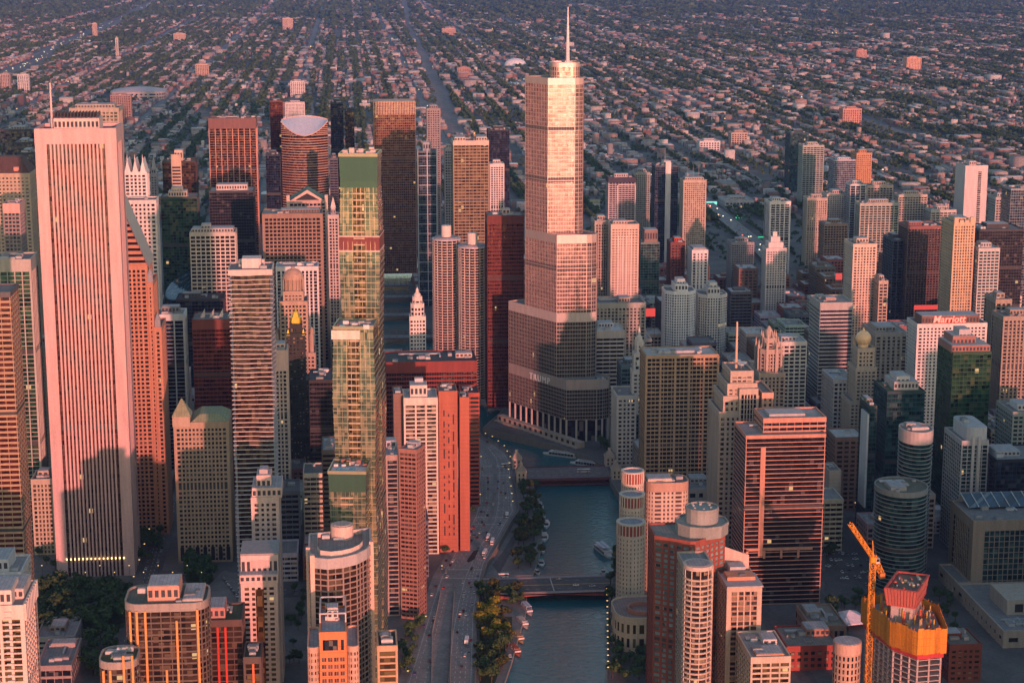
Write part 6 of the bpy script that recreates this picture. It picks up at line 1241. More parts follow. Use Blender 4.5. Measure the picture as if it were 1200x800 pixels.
def car(lab, col, p, ang, z=.0, group=None):
    if col not in CARM: o = car_mesh(CARC[col]).build('parked_car'); CARM[col] = o.data
    else: o = bpy.data.objects.new('parked_car', CARM[col]); COL.objects.link(o)
    o.name = 'car'; o.location = (*p, z); o.rotation_euler.z = ang; return tag(o, lab, 'car', group)
def heading(i, f=.5):
    k = min(int(i), len(WL)-2); a = np.array(gnd(*WL[k]))*(1-f)+np.array(gnd(*WRt[k]))*f; b = np.array(gnd(*WL[k+1]))*(1-f)+np.array(gnd(*WRt[k+1]))*f
    return math.atan2(b[1]-a[1], b[0]-a[0])
def dir_at(v):
    d = [abs(w[1]-v) for w in WL]; return heading(d.index(min(d)))
for i, (u, v, c) in enumerate([(506,697,'white'),(511,687,'black'),(550,683,'red'),(543,716,'black'),(552,750,'red'),(486,789,'blue'),(523,657,'black'),(519,666,'silver'),(492,708,'white'),(495,702,'red'),(548,757,'grey'),(541,781,'black'),(545,768,'white'),(584,550,'silver'),(571,518,'black'),(578,591,'white'),(599,592,'white'),(601,586,'black'),(567,600,'grey'),(565,612,'black'),(497,733,'blue'),(556,628,'grey'),(524,676,'white'),(531,646,'black'),(566,560,'silver'),(590,566,'grey')]):
    car('%s car on the riverside drive%s' % (c, (' near the maroon bridge' if v < 600 else ' in the middle stretch' if v < 690 else ' at the lower end')), c, gnd(u, v), dir_at(v), 0.01, 'cars on the riverside drive')
for i, (u, v, c) in enumerate([(675,686,'white'),(694,687,'silver'),(712,688,'black'),(655,679,'grey')]):
    car('%s car crossing the yellow-lined bridge' % c, c, (gnd(u, v)[0], gnd(u, v)[1]), up if i < 3 else -up, .07, 'cars on the yellow-lined bridge')
r = random.Random(11)
for i in range(44):
    u, v = 972+r.randrange(0, 13)*4.9+r.uniform(-.6,.6), r.choice((649,656,663,670,677,685))+r.uniform(-1,1); c = r.choice(('white','white','silver','silver','grey','black'))
    car('%s car parked in the dark open car park left of the round grey towers' % c, c, gnd(u+(v-665)*.9, v), r.choice((0,up)), .03, 'cars in the open car park')
for i in range(30):
    s = r.random(); c = r.choice(('white','silver','grey','black')); x = 360+r.random()*160; car('%s car on the street left of the brown turreted tower' % c, c, (x, y0_street-4+r.choice((0,8))), 0 if r.random() < .5 else math.pi, .03, 'cars on the street by the turreted tower') if i < 12 else car('%s car parked in the forecourt right of the turreted tower' % c, c, gnd(262+(i-12)*.9, 678+(i-12)*1.2), .3, .05, 'cars parked in the forecourt')
def bus(lab, u, v, ang, L_=12, z=.02, group='city buses', art=False, p=None):
    p = p or gnd(u, v); e = tag(empty('city_bus', (*p, z), ang), lab, 'bus', group); W = 2.6
    def seg(x0, x1, n):
        m = MB(); m.prism(rrect(x0, x1, -W/2, W/2, .3, 2), .35, 1.4, wall((.62,.58,.57), .4), bottom=True); m.prism(rrect(x0+.03, x1-.03, -W/2+.03, W/2-.03, .3, 2), 1.4, 2.5, BG, cap=False); m.prism(rrect(x0, x1, -W/2, W/2, .3, 2), 2.5, 3.1, wall((.70,.68,.68), .4), bottom=True)
        m.box(x0+2, x0+4.5, -.8, .8, 3.1, 3.4, wall((.5,.5,.52))); m.build('body', e)
        for x in (x0+2.2, x1-2.4):
            m = MB(); m.tube((x,-W/2-.02,.5),(x,W/2+.02,.5),.5,.5,12,wall((.02,.02,.02))); m.build('wheels', e)
    if art: seg(-9, -.4, 0); seg(.4, 9, 1); m = MB(); m.box(-.4, .4, -1.1, 1.1, .5, 2.9, wall((.05,.05,.05))); m.build('bellows', e)
    else: seg(-L_/2, L_/2, 0)
    return e
bus('long articulated white bus on the left side of the riverside drive', 546, 628, dir_at(628), art=True); bus('left one of two white buses side by side on the riverside drive', 572, 631, dir_at(631)); bus('right one of two white buses side by side on the riverside drive', 577, 636, dir_at(636)); bus('white bus alone below the pair on the riverside drive', 568, 649, dir_at(649)); bus('short white bus farther up the riverside drive near the bend', 594, 605, dir_at(605), 9)
bus('white bus crossing the maroon bridge', 684, 551, up, p=(gnd(684,553)[0], gnd(684,553)[1]), z=.1); bus('white bus turning at the left end of the maroon bridge', 596, 546, up+.3, 14); bus('white van at the left end of the yellow-lined bridge', 590, 676, up, 8, .05)
def truck():
    p = gnd(547, 752); e = tag(empty('box_truck', (*p, .02), dir_at(752)), 'long white box truck at the lower end of the riverside drive', 'truck'); m = MB(); m.box(-6, 3.4, -1.3, 1.3, 1, 3.7, wall((.66,.66,.68))); m.build('cargo_box', e); m = MB(); m.prism(rect(3.8,6.2,-1.2,1.2), .6, 2.9, wall((.6,.6,.62)), poly2=rect(3.8,5.6,-1.1,1.1)); m.build('cab', e)
    for x in (-4.6,-3.3,4.8): m = MB(); m.tube((x,-1.3,.5),(x,1.3,.5),.5,.5,12,wall((.02,.02,.02))); m.build('wheels', e)
truck()
for i in range(64):
    k = r.uniform(1.2, len(WL)-3.2); f = r.choice((.08,.15,.28,.40,.60,.70,.83,.93)); j = int(k); q = k-j
    A = (np.array(gnd(*WL[j]))*(1-q)+np.array(gnd(*WL[j+1]))*q)*(1-f)+(np.array(gnd(*WRt[j]))*(1-q)+np.array(gnd(*WRt[j+1]))*q)*f
    if inpoly(A, RAMP): continue
    c = r.choice(('white','silver','grey','black','black','white','red','blue')); near = 'near the maroon bridge' if j > 8 else 'in the middle stretch' if j > 4 else 'at the lower end'
    car('%s car on the riverside drive %s' % (c, near), c, tuple(A), heading(j, f)+(0 if f < .5 else math.pi), .012, 'cars on the riverside drive')
# ------------------------------------------------------------------ street lamps (lit)
LB = MB(); LB.tube((0,0,0),(0,0,8.5),.12,.09,6,wall((.05,.05,.05))); LB.tube((0,0,8.5),(1.4,0,8.9),.08,.06,5,wall((.05,.05,.05)))
LH = MB(); LH.box(.9, 2.0, -.35, .35, 8.5, 8.85, emit((1,.62,.25), .65)); LME = LB.build('x'); LHE = LH.build('x'); lm, lh = LME.data, LHE.data; bpy.data.objects.remove(LME); bpy.data.objects.remove(LHE)
def lamp(p, ang, lab, group, z=0):
    e = tag(empty('street_lamp', (*p, z), ang), lab, 'street lamp', group)
    for n, d in (('pole', lm), ('lamp_head', lh)): o = bpy.data.objects.new(n, d); COL.objects.link(o); o.parent = e
for i in range(7, len(WRt)-1):
    for s in (0, .5):
        if s and i < 6: pass
        a = np.array(gnd(*WRt[i]))*(1-s)+np.array(gnd(*WRt[i+1]))*s; lamp(a+np.array([0,.6]), -up, 'lit street lamp on the river side of the riverside drive', 'lamps along the river parapet')
for i in range(1, 12, 2):
    a = np.array(gnd(*WL[i])); lamp(a-np.array([0,.8]), up, 'lit street lamp on the building side of the riverside drive', 'lamps along the drive frontage')
for x in np.linspace(360, 640, 8):
    lamp((x, y0_street-10), up, 'lit street lamp beside the street at the foot of the pink stone tower', 'lamps on the street by the turreted tower')
for i in range(14):
    p = gnd(712+i*.1, 702+i*7.2); lamp((p[0], p[1]+1), -up, 'small lit quay lamp on the right bank below the yellow-lined bridge', 'quay lamps on the right bank')
for i in range(10):
    p = gnd(1000+i*7, 600+i*9); lamp(p, up, 'lit street lamp on the street beside the open car park', 'lamps by the open car park')
for i in range(12):
    p = gnd(50+i*17, 674+(i % 2)*8); lamp(p, 0, 'lit street lamp on the avenue across the lower left', 'lamps on the lower left avenue')
# ------------------------------------------------------------------ trees
def crown_mesh(name, seed, n, R, Hc, leaf, mat):
    r = np.random.default_rng(seed); cl = r.normal(size=(9,3)); cl /= np.linalg.norm(cl, axis=1)[:,None]; cl *= r.uniform(.25,.75,(9,1)); cl[:,2] = abs(cl[:,2])*.9-.1
    V = np.zeros((n*4,3)); 
    for i in range(n):
        c = cl[r.integers(9)]; d = r.normal(size=3); d /= np.linalg.norm(d); p = c+d*r.uniform(.25,.5); p *= np.array([R,R,Hc])
        nn = d+r.normal(size=3)*.45; nn /= np.linalg.norm(nn); a = np.cross(nn, r.normal(size=3)); a /= np.linalg.norm(a); b = np.cross(nn, a); s = leaf*r.uniform(.6,1.3)
        V[i*4:i*4+4] = [p-a*s-b*s*.7, p+a*s-b*s*.7, p+a*s*.8+b*s*.7, p-a*s*.8+b*s*.7]
    me = bpy.data.meshes.new(name); me.vertices.add(n*4); me.vertices.foreach_set('co', V.ravel()); me.loops.add(n*4); me.loops.foreach_set('vertex_index', np.arange(n*4)); me.polygons.add(n); me.polygons.foreach_set('loop_start', np.arange(n)*4); me.polygons.foreach_set('loop_total', np.full(n,4)); me.update(); me.validate(); me.materials.append(mat); return me
LG = leaf_mat('leaves_green', (.026,.058,.020), (.066,.112,.038)); LY = leaf_mat('leaves_yellow', (.12,.13,.012), (.24,.22,.022)); LO = leaf_mat('leaves_olive', (.030,.042,.010), (.085,.085,.02))
CR = {'green': [crown_mesh('crown', 10+i, 420, 5, 4.6, .62, LG) for i in range(4)], 'yellow': [crown_mesh('crown', 30+i, 420, 5, 4.6, .62, LY) for i in range(2)], 'olive': [crown_mesh('crown', 40+i, 420, 5, 4.6, .62, LO) for i in range(2)]}
tm = MB(); BK = wall((.06,.045,.035)); tm.tube((0,0,0),(0,0,5),.38,.2,7,BK)
for i in range(5): t = i*1.26; tm.tube((0,0,3.2+i*.3),(2.4*math.cos(t),2.4*math.sin(t),6.6),.16,.05,5,BK)
to = tm.build('trunk'); TM = to.data; bpy.data.objects.remove(to)
tr_ = random.Random(4)
def tree(p, z, s, lab, group, col='green'):
    e = tag(empty('leafy_tree', (*p, z), tr_.uniform(0,6.28)), lab, 'tree', group); e.scale = (s, s, s*tr_.uniform(.85,1.2))
    o = bpy.data.objects.new('trunk', TM); COL.objects.link(o); o.parent = e
    o = bpy.data.objects.new('crown', tr_.choice(CR[col])); COL.objects.link(o); o.parent = e; o.location = (0,0,6.6)
def grove(px, n, z, lab, group, s=(.8,1.3), cols=('green',), mind=5.0):
    P = [gnd(u, v, z) for u, v in px]; x0, x1 = min(p[0] for p in P), max(p[0] for p in P); y0, y1 = min(p[1] for p in P), max(p[1] for p in P); pts = []; k = 0
    while len(pts) < n and k < 6000:
        k += 1; q = (tr_.uniform(x0,x1), tr_.uniform(y0,y1))
        if inpoly(q, P) and all((q[0]-a)**2+(q[1]-b)**2 > mind**2 for a, b in pts): pts.append(q)
    for q in pts:
        c = tr_.choice(cols); w = {'green': 'dark green', 'yellow': 'golden yellow', 'olive': 'olive green'}[c]
        tree(q, z, tr_.uniform(*s), lab % w, group, c)
grove([(46,690),(150,694),(146,735),(118,742),(50,748)], 60, 0, '%s tree in the dark park at lower left', 'park trees at lower left', (1.0,1.6), mind=7)
grove([(98,756),(130,742),(132,800),(92,800)], 16, 0, '%s tree by the school at the bottom left', 'trees by the school', (.9,1.4))
grove([(44,650),(62,652),(150,654),(150,667),(44,668)], 22, 0, '%s tree at the foot of the pink stone tower', 'trees at the foot of the pink stone tower', (.6,1.0))
grove([(163,600),(190,598),(188,664),(160,664)], 24, 0, '%s tree between the pink stone tower and the turreted tower', 'street trees by the turreted tower', (.7,1.2))
grove([(216,664),(243,660),(254,690),(226,694)], 12, 0, '%s tree on the small plaza before the turreted tower', 'plaza trees', (.9,1.4), mind=6)
grove([(612,570),(628,570),(634,600),(635,655),(622,665),(606,668),(606,640),(612,600)], 44, -5, '%s tree on the riverwalk between the two bridges', 'riverwalk trees between the bridges', (.75,1.25), ('green','green','olive'), 4)
grove([(562,694),(614,694),(612,716),(561,716)], 18, -5, '%s tree just below the yellow-lined bridge', 'trees below the yellow-lined bridge', (.7,1.1), ('green','green','olive'))
grove([(561,717),(600,717),(598,752),(561,756)], 14, -5, '%s tree in the bright clump on the left bank', 'bright trees on the left bank', (.9,1.35), ('yellow','yellow','olive'), 6)
grove([(561,757),(597,754),(584,800),(560,800)], 22, -5, '%s tree at the lower end of the left bank', 'trees at the lower end of the left bank', (.8,1.2), ('green','green','green','olive'))
grove([(716,702),(724,702),(738,766),(766,772),(764,800),(716,800)], 34, 0, '%s tree on the right bank around the cream podium', 'trees on the right bank', (.7,1.2))
grove([(714,690),(724,640),(724,690)], 8, 0, '%s tree on the right bank above the yellow-lined bridge', 'trees above the yellow-lined bridge', (.7,1.1))
grove([(700,520),(722,524),(720,545),(706,536)], 9, 0, '%s tree between the silver skyscraper and the cream block', 'trees by the silver skyscraper', (.7,1.1))
grove([(546,570),(558,566),(558,602),(540,628),(522,650),(530,615)], 12, 0, '%s street tree left of the riverside drive', 'street trees of the riverside drive', (.5,.8))
grove([(470,740),(494,735),(478,795),(466,795)], 14, 0, '%s tree at the foot of the striped brown wedge tower', 'trees by the wedge tower', (.6,1.0))
grove([(968,640),(980,636),(985,650),(968,652)], 6, 0, '%s tree beside the open car park', 'trees beside the open car park', (.7,1.1))
grove([(966,716),(978,714),(980,735),(966,740)], 8, 0, '%s tree at the foot of the black orange-banded tower', 'trees by the black tower', (.7,1.2))
grove([(984,700),(1030,700),(1030,712),(986,714)], 10, 0, '%s tree left of the orange crane', 'trees by the crane', (.6,1.0))
grove([(1095,700),(1106,690),(1140,780),(1120,800)], 16, 0, '%s street tree beside the long stone podium', 'street trees by the podium', (.6,1.0))
grove([(340,690),(358,690),(358,800),(336,800)], 12, 0, '%s street tree right of the pink stepped towers', 'street trees by the pink towers', (.6,.9))
# ------------------------------------------------------------------ mid-distance landmarks
def arena():
    p = gnd(161, 117); b = Building('arena', 'wide low arena with a pale domed roof in the far city, upper left', p[0]-60, p[1]); P = rrect(-75,75,-85,85,34,6); b.foot(P)
    b.sec(P, 0, 24, 'punch', (.34,.31,.30), 'dark', bw=14, pw=8, fh=8, sh=5, tb=5, cap=False); R = b.mb('domed_roof')
    prev = inset(P, 1)
    for i in range(1, 7): cur = [(x*(1-i/6.3), y*(1-i/6.3)) for x, y in inset(P, 1)]; R.prism(prev, 25+11*math.sin((i-1)/6*1.57), 25+11*math.sin(i/6*1.57), wall((.42,.41,.44)), cap=(i == 6), poly2=cur); prev = cur
    b.done()
arena()
def dome():
    p = gnd(604, 77); b = Building('salt_dome', 'white storage dome in the far city near the tall spire', p[0], p[1]); b.foot(rect(-36,36,-36,36)); b.mb('shell').lathe([(45*math.cos(a), 30*math.sin(a)) for a in np.linspace(0,1.5,9)]+[(.1,30)], wall((.68,.66,.68)), 28); b.mb('door').box(42, 45.5, -5, 5, 0, 8, wall((.1,.1,.1))); b.done()
dome()
for a in ((1063,1080,68,-5220,50,(.60,.34,.24),'lone orange-lit slab standing in the far city, upper right'), (988,1010,128,-3050,40,(.50,.25,.19),'square reddish brick block in the far city below the lone orange slab'), (1004,1016,59,-5900,50,(.46,.26,.2),'small reddish block near the lone orange slab'), (20,33,88,-4400,30,(.52,.5,.48),'white slab in the far city at upper left'), (129,153,112,-3300,30,(.30,.19,.16),'ribbed brown tower in front of the pale-domed arena'), (0,11,87,-4500,36,(.36,.28,.25),'tan slab at the left edge of the far city'), (229,244,76,-5100,40,(.46,.32,.24),'tan block in the far city right of the arena'), (203,217,40,-7700,40,(.5,.36,.28),'pale far block above the arena'), (108,113,28,-8000,36,(.5,.36,.28),'tiny pale tower near the far expressway'), (820,844,166,-2400,40,(.56,.54,.54),'white midrise beyond the expressway loop'), (857,876,156,-2550,36,(.40,.30,.24),'tan slab right of the white midrise beyond the expressway loop'), (340,357,96,-4150,36,(.55,.5,.48),'white block left of the tracks in the far city'), (518,534,34,-8200,60,(.45,.3,.25),'reddish far block right of the railway cutting'), (536,551,80,-4900,50,(.36,.22,.18),'brown block right of the railway cutting'), (135,138,45,-6300,20,(.55,.5,.46),'pale church steeple in the far city, upper left'), (331,343,22,-9000,50,(.5,.36,.3),'pale church-like block at the top edge'), (760,808,231,-1530,50,(.30,.28,.28),'low grey shed beside the expressway loop'), (850,884,236,-1470,70,(.42,.40,.40),'large low white-roofed hall beside the expressway')):
    T_('distant_block', a[6], *a[:4], a[4], 'punch', a[5], 'dark', bw=6, pw=2.6, fh=4.5, sh=2, roof=(.4,.38,.38), units=2)
flat('railway_bed', [gnd(*p) for p in [(466,-20),(474,-20),(482,30),(498,60),(526,110),(546,158),(522,158),(508,110),(488,60),(474,30)]], .05, ground_mat('ballast', (.17,.125,.12), (.24,.18,.17), .03))
EXPa = [(-10,92),(30,76),(50,68),(58,58),(75,50),(110,36),(150,18),(190,-4)]
EXPb = [(812,225),(830,240),(858,262),(880,280),(905,305)]; EXPc = [(735,205),(760,192),(800,190),(850,193),(880,205),(905,222)]
def ribbon(name, px, w, z, mat):
    m = MB(); strip(m, [gnd(*p, z) for p in px], w, z, mat); return struct(m.build(name))
ribbon('expressway', EXPa, 60, .3, ground_mat('asphalt_pale', (.10,.095,.095), (.14,.13,.13), .08))
def viaduct(lab, px, w, z):
    e = tag(empty('road_viaduct', (0,0,0)), lab, 'viaduct'); m = MB(); P = [Vector(gnd(*p, z)) for p in px]
    for p, q in zip(P[:-1], P[1:]):
        t = (q-p).normalized(); n = Vector((-t.y,t.x))*w/2; m.prism([tuple(p-n), tuple(q-n), tuple(q+n), tuple(p+n)][::1], z-1.2, z, ground_mat('deck', (.16,.15,.15), (.22,.21,.21), .1), bottom=True)
        for s in (-1, 1): m.prism([tuple(p+n*s*.97), tuple(q+n*s*.97), tuple(q+n*s), tuple(p+n*s)], z, z+1.1, wall((.36,.34,.33)), bottom=True)
    m.build('deck', e); m = MB()
    for p, q in zip(P[:-1], P[1:]):
        for i in range(int((q-p).length/28)+1): c = p.lerp(q, i/(int((q-p).length/28)+1)); m.box(c.x-1.2, c.x+1.2, c.y-w*.3, c.y+w*.3, 0, z-1.2, wall((.3,.28,.27)))
    m.build('piers', e)
viaduct('pale elevated expressway running diagonally in the upper right', EXPb, 26, 7); viaduct('straight elevated railway running to the horizon left of centre', [(356,40),(359,66),(366,140)], 14, 7); viaduct('curved elevated ramp loop beside the expressway', EXPc, 12, 9)
# small red and green signs
for lab, u, v, x, w, h, c, s in (('red billboard panel on a roof behind the white chamfered twins', 762, 366, -60, 11, 9, (1,.10,.08), .35), ('red lit panel below the broad dark brown tower', 1085, 360, 10, 26, 5, (1,.10,.08), .5), ('small red panel beside the orange-topped pale tower', 983, 324, -250, 8, 8, (1,.12,.1), .35), ('green lit gantry sign on the expressway, nearest of three', 893, 279, -1120, 14, 5, (.05,.9,.4), .45), ('green lit gantry sign on the expressway, middle of three', 866, 254, -1330, 12, 5, (.05,.9,.4), .45), ('white and green lit gantry sign on the expressway, farthest of three', 834, 238, -1500, 20, 6, (.3,.9,.75), .5)):
    p = atx(u, v, x); e = tag(empty('lit_sign', (x, p[1], 0)), lab, 'sign'); m = MB(); m.box(0, .4, -w/2, w/2, p[2]-h/2, p[2]+h/2, emit(c, s)); m.build('panel', e); m = MB()
    for y in (-w/2+.5, w/2-.5): m.tube((-.4,y,0),(-.4,y,p[2]+h/2),.35,.3,6,wall((.2,.2,.2)))
    m.build('post', e)
# ------------------------------------------------------------------ low-rise infill of the central district (individual blocks)
R2 = random.Random(21); HR = [(p[0], p[1]) for p in HOLE]
WLG = [gnd(*p) for p in WL]; WRG = [gnd(*p) for p in WRt]; DRV = WLG+WRG[::-1]
def cen_px(x, y, z):
    d = np.array([x, y, z])-C0; k = d@FW; return (600+FPX*(d@RT)/k, 400-FPX*(d@UP)/k)
FILL = 0
PAL = [((.26,.12,.09),'red brick','brick_block'), ((.20,.13,.10),'brown brick','brick_block'), ((.42,.36,.30),'tan','low_block'), ((.44,.38,.33),'tan','low_block'), ((.50,.47,.44),'pale grey','low_block'), ((.46,.43,.40),'pale grey','low_block'), ((.25,.24,.24),'grey','low_block'), ((.12,.12,.13),'dark glass','low_block'), ((.50,.46,.42),'cream','low_block')]
cand = []; KC = {}
xs = sorted(NSX+[cx-14]); ys = sorted(EWY)
for i in range(len(xs)-1):
    for j in range(len(ys)-1):
        X0, X1, Y0, Y1 = xs[i]+9, xs[i+1]-9, ys[j]+9, ys[j+1]-9
        if X1-X0 < 15 or Y1-Y0 < 15: continue
        if xs[i+1]-xs[i] > 400: continue
        nx, ny = max(1, round((X1-X0)/36)), max(1, round((Y1-Y0)/34))
        for a in range(nx):
            for c in range(ny): cand.append((X0+(X1-X0)*a/nx, X0+(X1-X0)*(a+1)/nx, Y0+(Y1-Y0)*c/ny, Y0+(Y1-Y0)*(c+1)/ny))
cand.sort(key=lambda q: -q[0])
for x0, x1, y0, y1 in cand:
    if FILL >= 560: break
    x0 += R2.uniform(.5,2); x1 -= R2.uniform(.5,2); y0 += R2.uniform(.3,2); y1 -= R2.uniform(.3,2); mxx, my = (x0+x1)/2, (y0+y1)/2
    u, v = cen_px(mxx, my, 10)
    if not (-25 < u < 1225 and v < 815): continue
    if any(a-1.5 < x1 and x0 < b+1.5 and c-1.5 < y1 and y0 < d+1.5 for a, b, c, d, _ in BLD): continue
    if any(inpoly(q, HR) or inpoly(q, DRV) for q in ((x0,y0),(x1,y0),(x0,y1),(x1,y1),(mxx,my))): continue
    if mxx > 330 and u > 560 and u < 730: continue
    if mxx > 300 and my < 480: continue
    if 960 < u < 1050 and 630 < v < 700: continue
    far = mxx < -650; h = R2.choice((9,11,13,16,20,26) if far else (12,16,20,26,34,44,58)); h *= R2.uniform(.85,1.15)
    if 575 < u < 730 and v > 470: continue
    if 440 < u < 506 and 300 < v < 420: h = min(h, 12)
    rgb, nm, kind = R2.choice(PAL)
    if KC.get(kind, 0) >= 285: kind = 'low_block' if kind == 'brick_block' else 'brick_block'; rgb, nm = [q for q in PAL if q[2] == kind][0][:2]
    if KC.get(kind, 0) >= 285: continue
    KC[kind] = KC.get(kind, 0)+1; rgb = tuple(min(.66, c*R2.uniform(.85,1.2)) for c in rgb)
    dist = 'near the river' if mxx > -350 else 'in the dense district beyond the towers' if mxx < -800 else 'among the towers'
    side = 'left side' if u < 600 else 'right side'
    b = Building(kind, 'low %s flat-roofed block %s, %s' % (nm, dist, side), mxx, my, 0, 'building', 'low %s blocks %s, %s' % (nm, dist, side)); P = rect(-(x1-x0)/2, (x1-x0)/2, -(y1-y0)/2, (y1-y0)/2)
    fl = R2.choice((.14,.26,.38,.5,.55)); b.sec(P, 0, h, 'punch' if kind == 'brick_block' else R2.choice(('grid','band')), rgb, 'black' if nm == 'dark glass' else R2.choice(('dark','tan','bronze')), fh=4.0, bw=5.0, roof=(fl, fl*.97, fl*.97))
    b.units(P[0][0]+1, P[1][0]-1, P[0][1]+1, P[2][1]-1, h+.05, R2.choice((1,2,3)))
    if R2.random() < .5: w = R2.uniform(.15,.3); b.box('penthouse', (x1-x0)*-w, (x1-x0)*w*.4, (y1-y0)*-w, (y1-y0)*w, h, h+R2.uniform(3,5), tuple(c*1.05 for c in rgb))
    b.foot(P); b.done(); FILL += 1
print('infill', FILL, KC)
m = MB()
for dy in (-8.5,-5,5,8.5): strip(m, [(gnd(*p,7)[0], gnd(*p,7)[1]+dy) for p in EXPb], .3, 7.06, WHITE, (5,8))
struct(m.build('expressway_markings'))
for i in range(46):
    k = R2.uniform(0, len(EXPb)-1.01); j = int(k); a = Vector(gnd(*EXPb[j],7)).lerp(Vector(gnd(*EXPb[j+1],7)), k-j); d = Vector(gnd(*EXPb[j+1],7))-Vector(gnd(*EXPb[j],7)); c = R2.choice(('white','silver','black','grey','red'))
    car('%s car on the pale elevated expressway' % c, c, (a.x, a.y+R2.choice((-10.5,-7,-3.4,3.4,7,10.5))), math.atan2(d.y, d.x), 7.05, 'cars on the elevated expressway')
# unseen lakefront towers beyond the right edge, added to shade the right half
for x, y, h, wd, c in ((1290,1078,195,56,(.06,.055,.05)),(1130,1032,176,40,(.40,.33,.28)),(880,1015,172,46,(.36,.33,.31)),(1190,1120,146,50,(.22,.21,.20)),(1010,1290,155,42,(.46,.42,.38)),(900,1140,180,40,(.30,.31,.33)),(950,1215,150,40,(.38,.35,.33)),(1130,1340,168,46,(.33,.31,.30)),(1050,1130,128,44,(.28,.27,.26)),(750,1280,122,40,(.36,.33,.31)),(1210,1250,140,44,(.42,.37,.33)),(700,1150,118,44,(.34,.30,.27))):
    b = Building('lakefront_shade_tower', 'lakefront high-rise beyond the right edge of the picture', x, y, 0, 'building', 'unseen lakefront high-rises added for their shadows'); P = rect(-wd*.45, wd*.45, -wd/2, wd/2); b.sec(P, 0, h, RND.choice(('grid','pier','band')), c, 'dark', bw=4.5, fh=3.7); b.units(-wd*.4, wd*.4, -wd*.4, wd*.4, h, 3); b.box('penthouse', -8, 8, -9, 9, h, h+6, c); b.foot(P); b.done()
# ------------------------------------------------------------------ the far city: houses and trees nobody could count
rng = np.random.default_rng(9)
def boxes_mesh(name, B, cols, rcols, group=None, label=None, cat=None):
    n = len(B); V = np.zeros((n,8,3)); x0,x1,y0,y1,h = B.T; z0 = np.full(n,-.02)
    for i,(a,b,c) in enumerate(((x0,y0,z0),(x1,y0,z0),(x1,y1,z0),(x0,y1,z0),(x0,y0,h),(x1,y0,h),(x1,y1,h),(x0,y1,h))): V[:,i,0],V[:,i,1],V[:,i,2] = a,b,c
    Fq = np.array([(4,5,6,7),(0,1,5,4),(1,2,6,5),(2,3,7,6),(3,0,4,7)]); F = (np.arange(n)[:,None,None]*8+Fq[None]).reshape(-1,4)
    me = bpy.data.meshes.new(name); me.vertices.add(n*8); me.vertices.foreach_set('co', V.ravel()); me.loops.add(F.size); me.loops.foreach_set('vertex_index', F.ravel().astype(np.int32)); me.polygons.add(len(F)); me.polygons.foreach_set('loop_start', np.arange(len(F))*4); me.polygons.foreach_set('loop_total', np.full(len(F),4)); me.update()
    C = np.ones((n,5,4)); C[:,0,:3] = rcols; C[:,1:,:3] = cols[:,None,:]; at = me.attributes.new('Col','FLOAT_COLOR','FACE'); at.data.foreach_set('color', C.ravel()); me.materials.append(vcol_mat('house_paint'))
    o = bpy.data.objects.new(name, me); COL.objects.link(o); return o
def in_view(x, y, pad=120):
    d = CAM[0]-x; c = CAM[1]+d*math.tan(YAW); return np.abs(y-c) < d*.285+pad
WP = np.array([(.20,.11,.09),(.26,.16,.13),(.34,.28,.24),(.40,.36,.32),(.30,.28,.27),(.17,.13,.115),(.46,.43,.41),(.32,.23,.19)]); RP = np.array([(.12,.12,.125),(.20,.19,.19),(.32,.31,.32),(.46,.44,.45),(.60,.58,.59),(.26,.19,.16)])
blocked = [(b[0], b[1], b[2], b[3]) for b in BLD if b[0] < -1250]
RAILp = [gnd(*p) for p in [(466,-20),(474,-20),(482,30),(498,60),(526,110),(546,158),(522,158),(508,110),(488,60),(474,30)]]
EXl = [Vector(gnd(*p)) for p in EXPa]+[Vector(gnd(*p)) for p in EXPb]
def keep_mask(X, Y):
    k = in_view(X, Y); k &= ~((X < -1500) & ((np.abs((Y+200) % 400-200) < 15) | (np.abs((X+402) % 804-402) < 14)))
    for a, b, c, d in blocked: k &= ~((X > a-12) & (X < b+12) & (Y > c-12) & (Y < d+12))
    for P, ww in ((EXPa, 45), (EXPb, 17), (EXPc, 9)):
        G = [np.array(gnd(*p)) for p in P]
        for p, q in zip(G[:-1], G[1:]):
            d = q-p; L2 = d@d; t = np.clip(((X-p[0])*d[0]+(Y-p[1])*d[1])/L2, 0, 1); k &= np.hypot(X-p[0]-t*d[0], Y-p[1]-t*d[1]) > ww
    n = len(RAILp); c = np.zeros(len(X), bool)
    for i in range(n):
        a, b = RAILp[i], RAILp[i-1]; c ^= ((a[1] > Y) != (b[1] > Y)) & (X < (b[0]-a[0])*(Y-a[1])/(b[1]-a[1]+1e-9)+a[0])
    return k & ~c
def noise2(X, Y, s, seed):
    r = np.random.default_rng(seed); v = np.zeros(len(X))
    for i in range(9): a, f, p = r.uniform(0,6.28), r.uniform(.5,2.2)/s, r.uniform(0,6.28); v += np.sin((X*math.cos(a)+Y*math.sin(a))*f*6.28+p)
    return v/3.0
HB, HC, HRC, TB = [], [], [], []
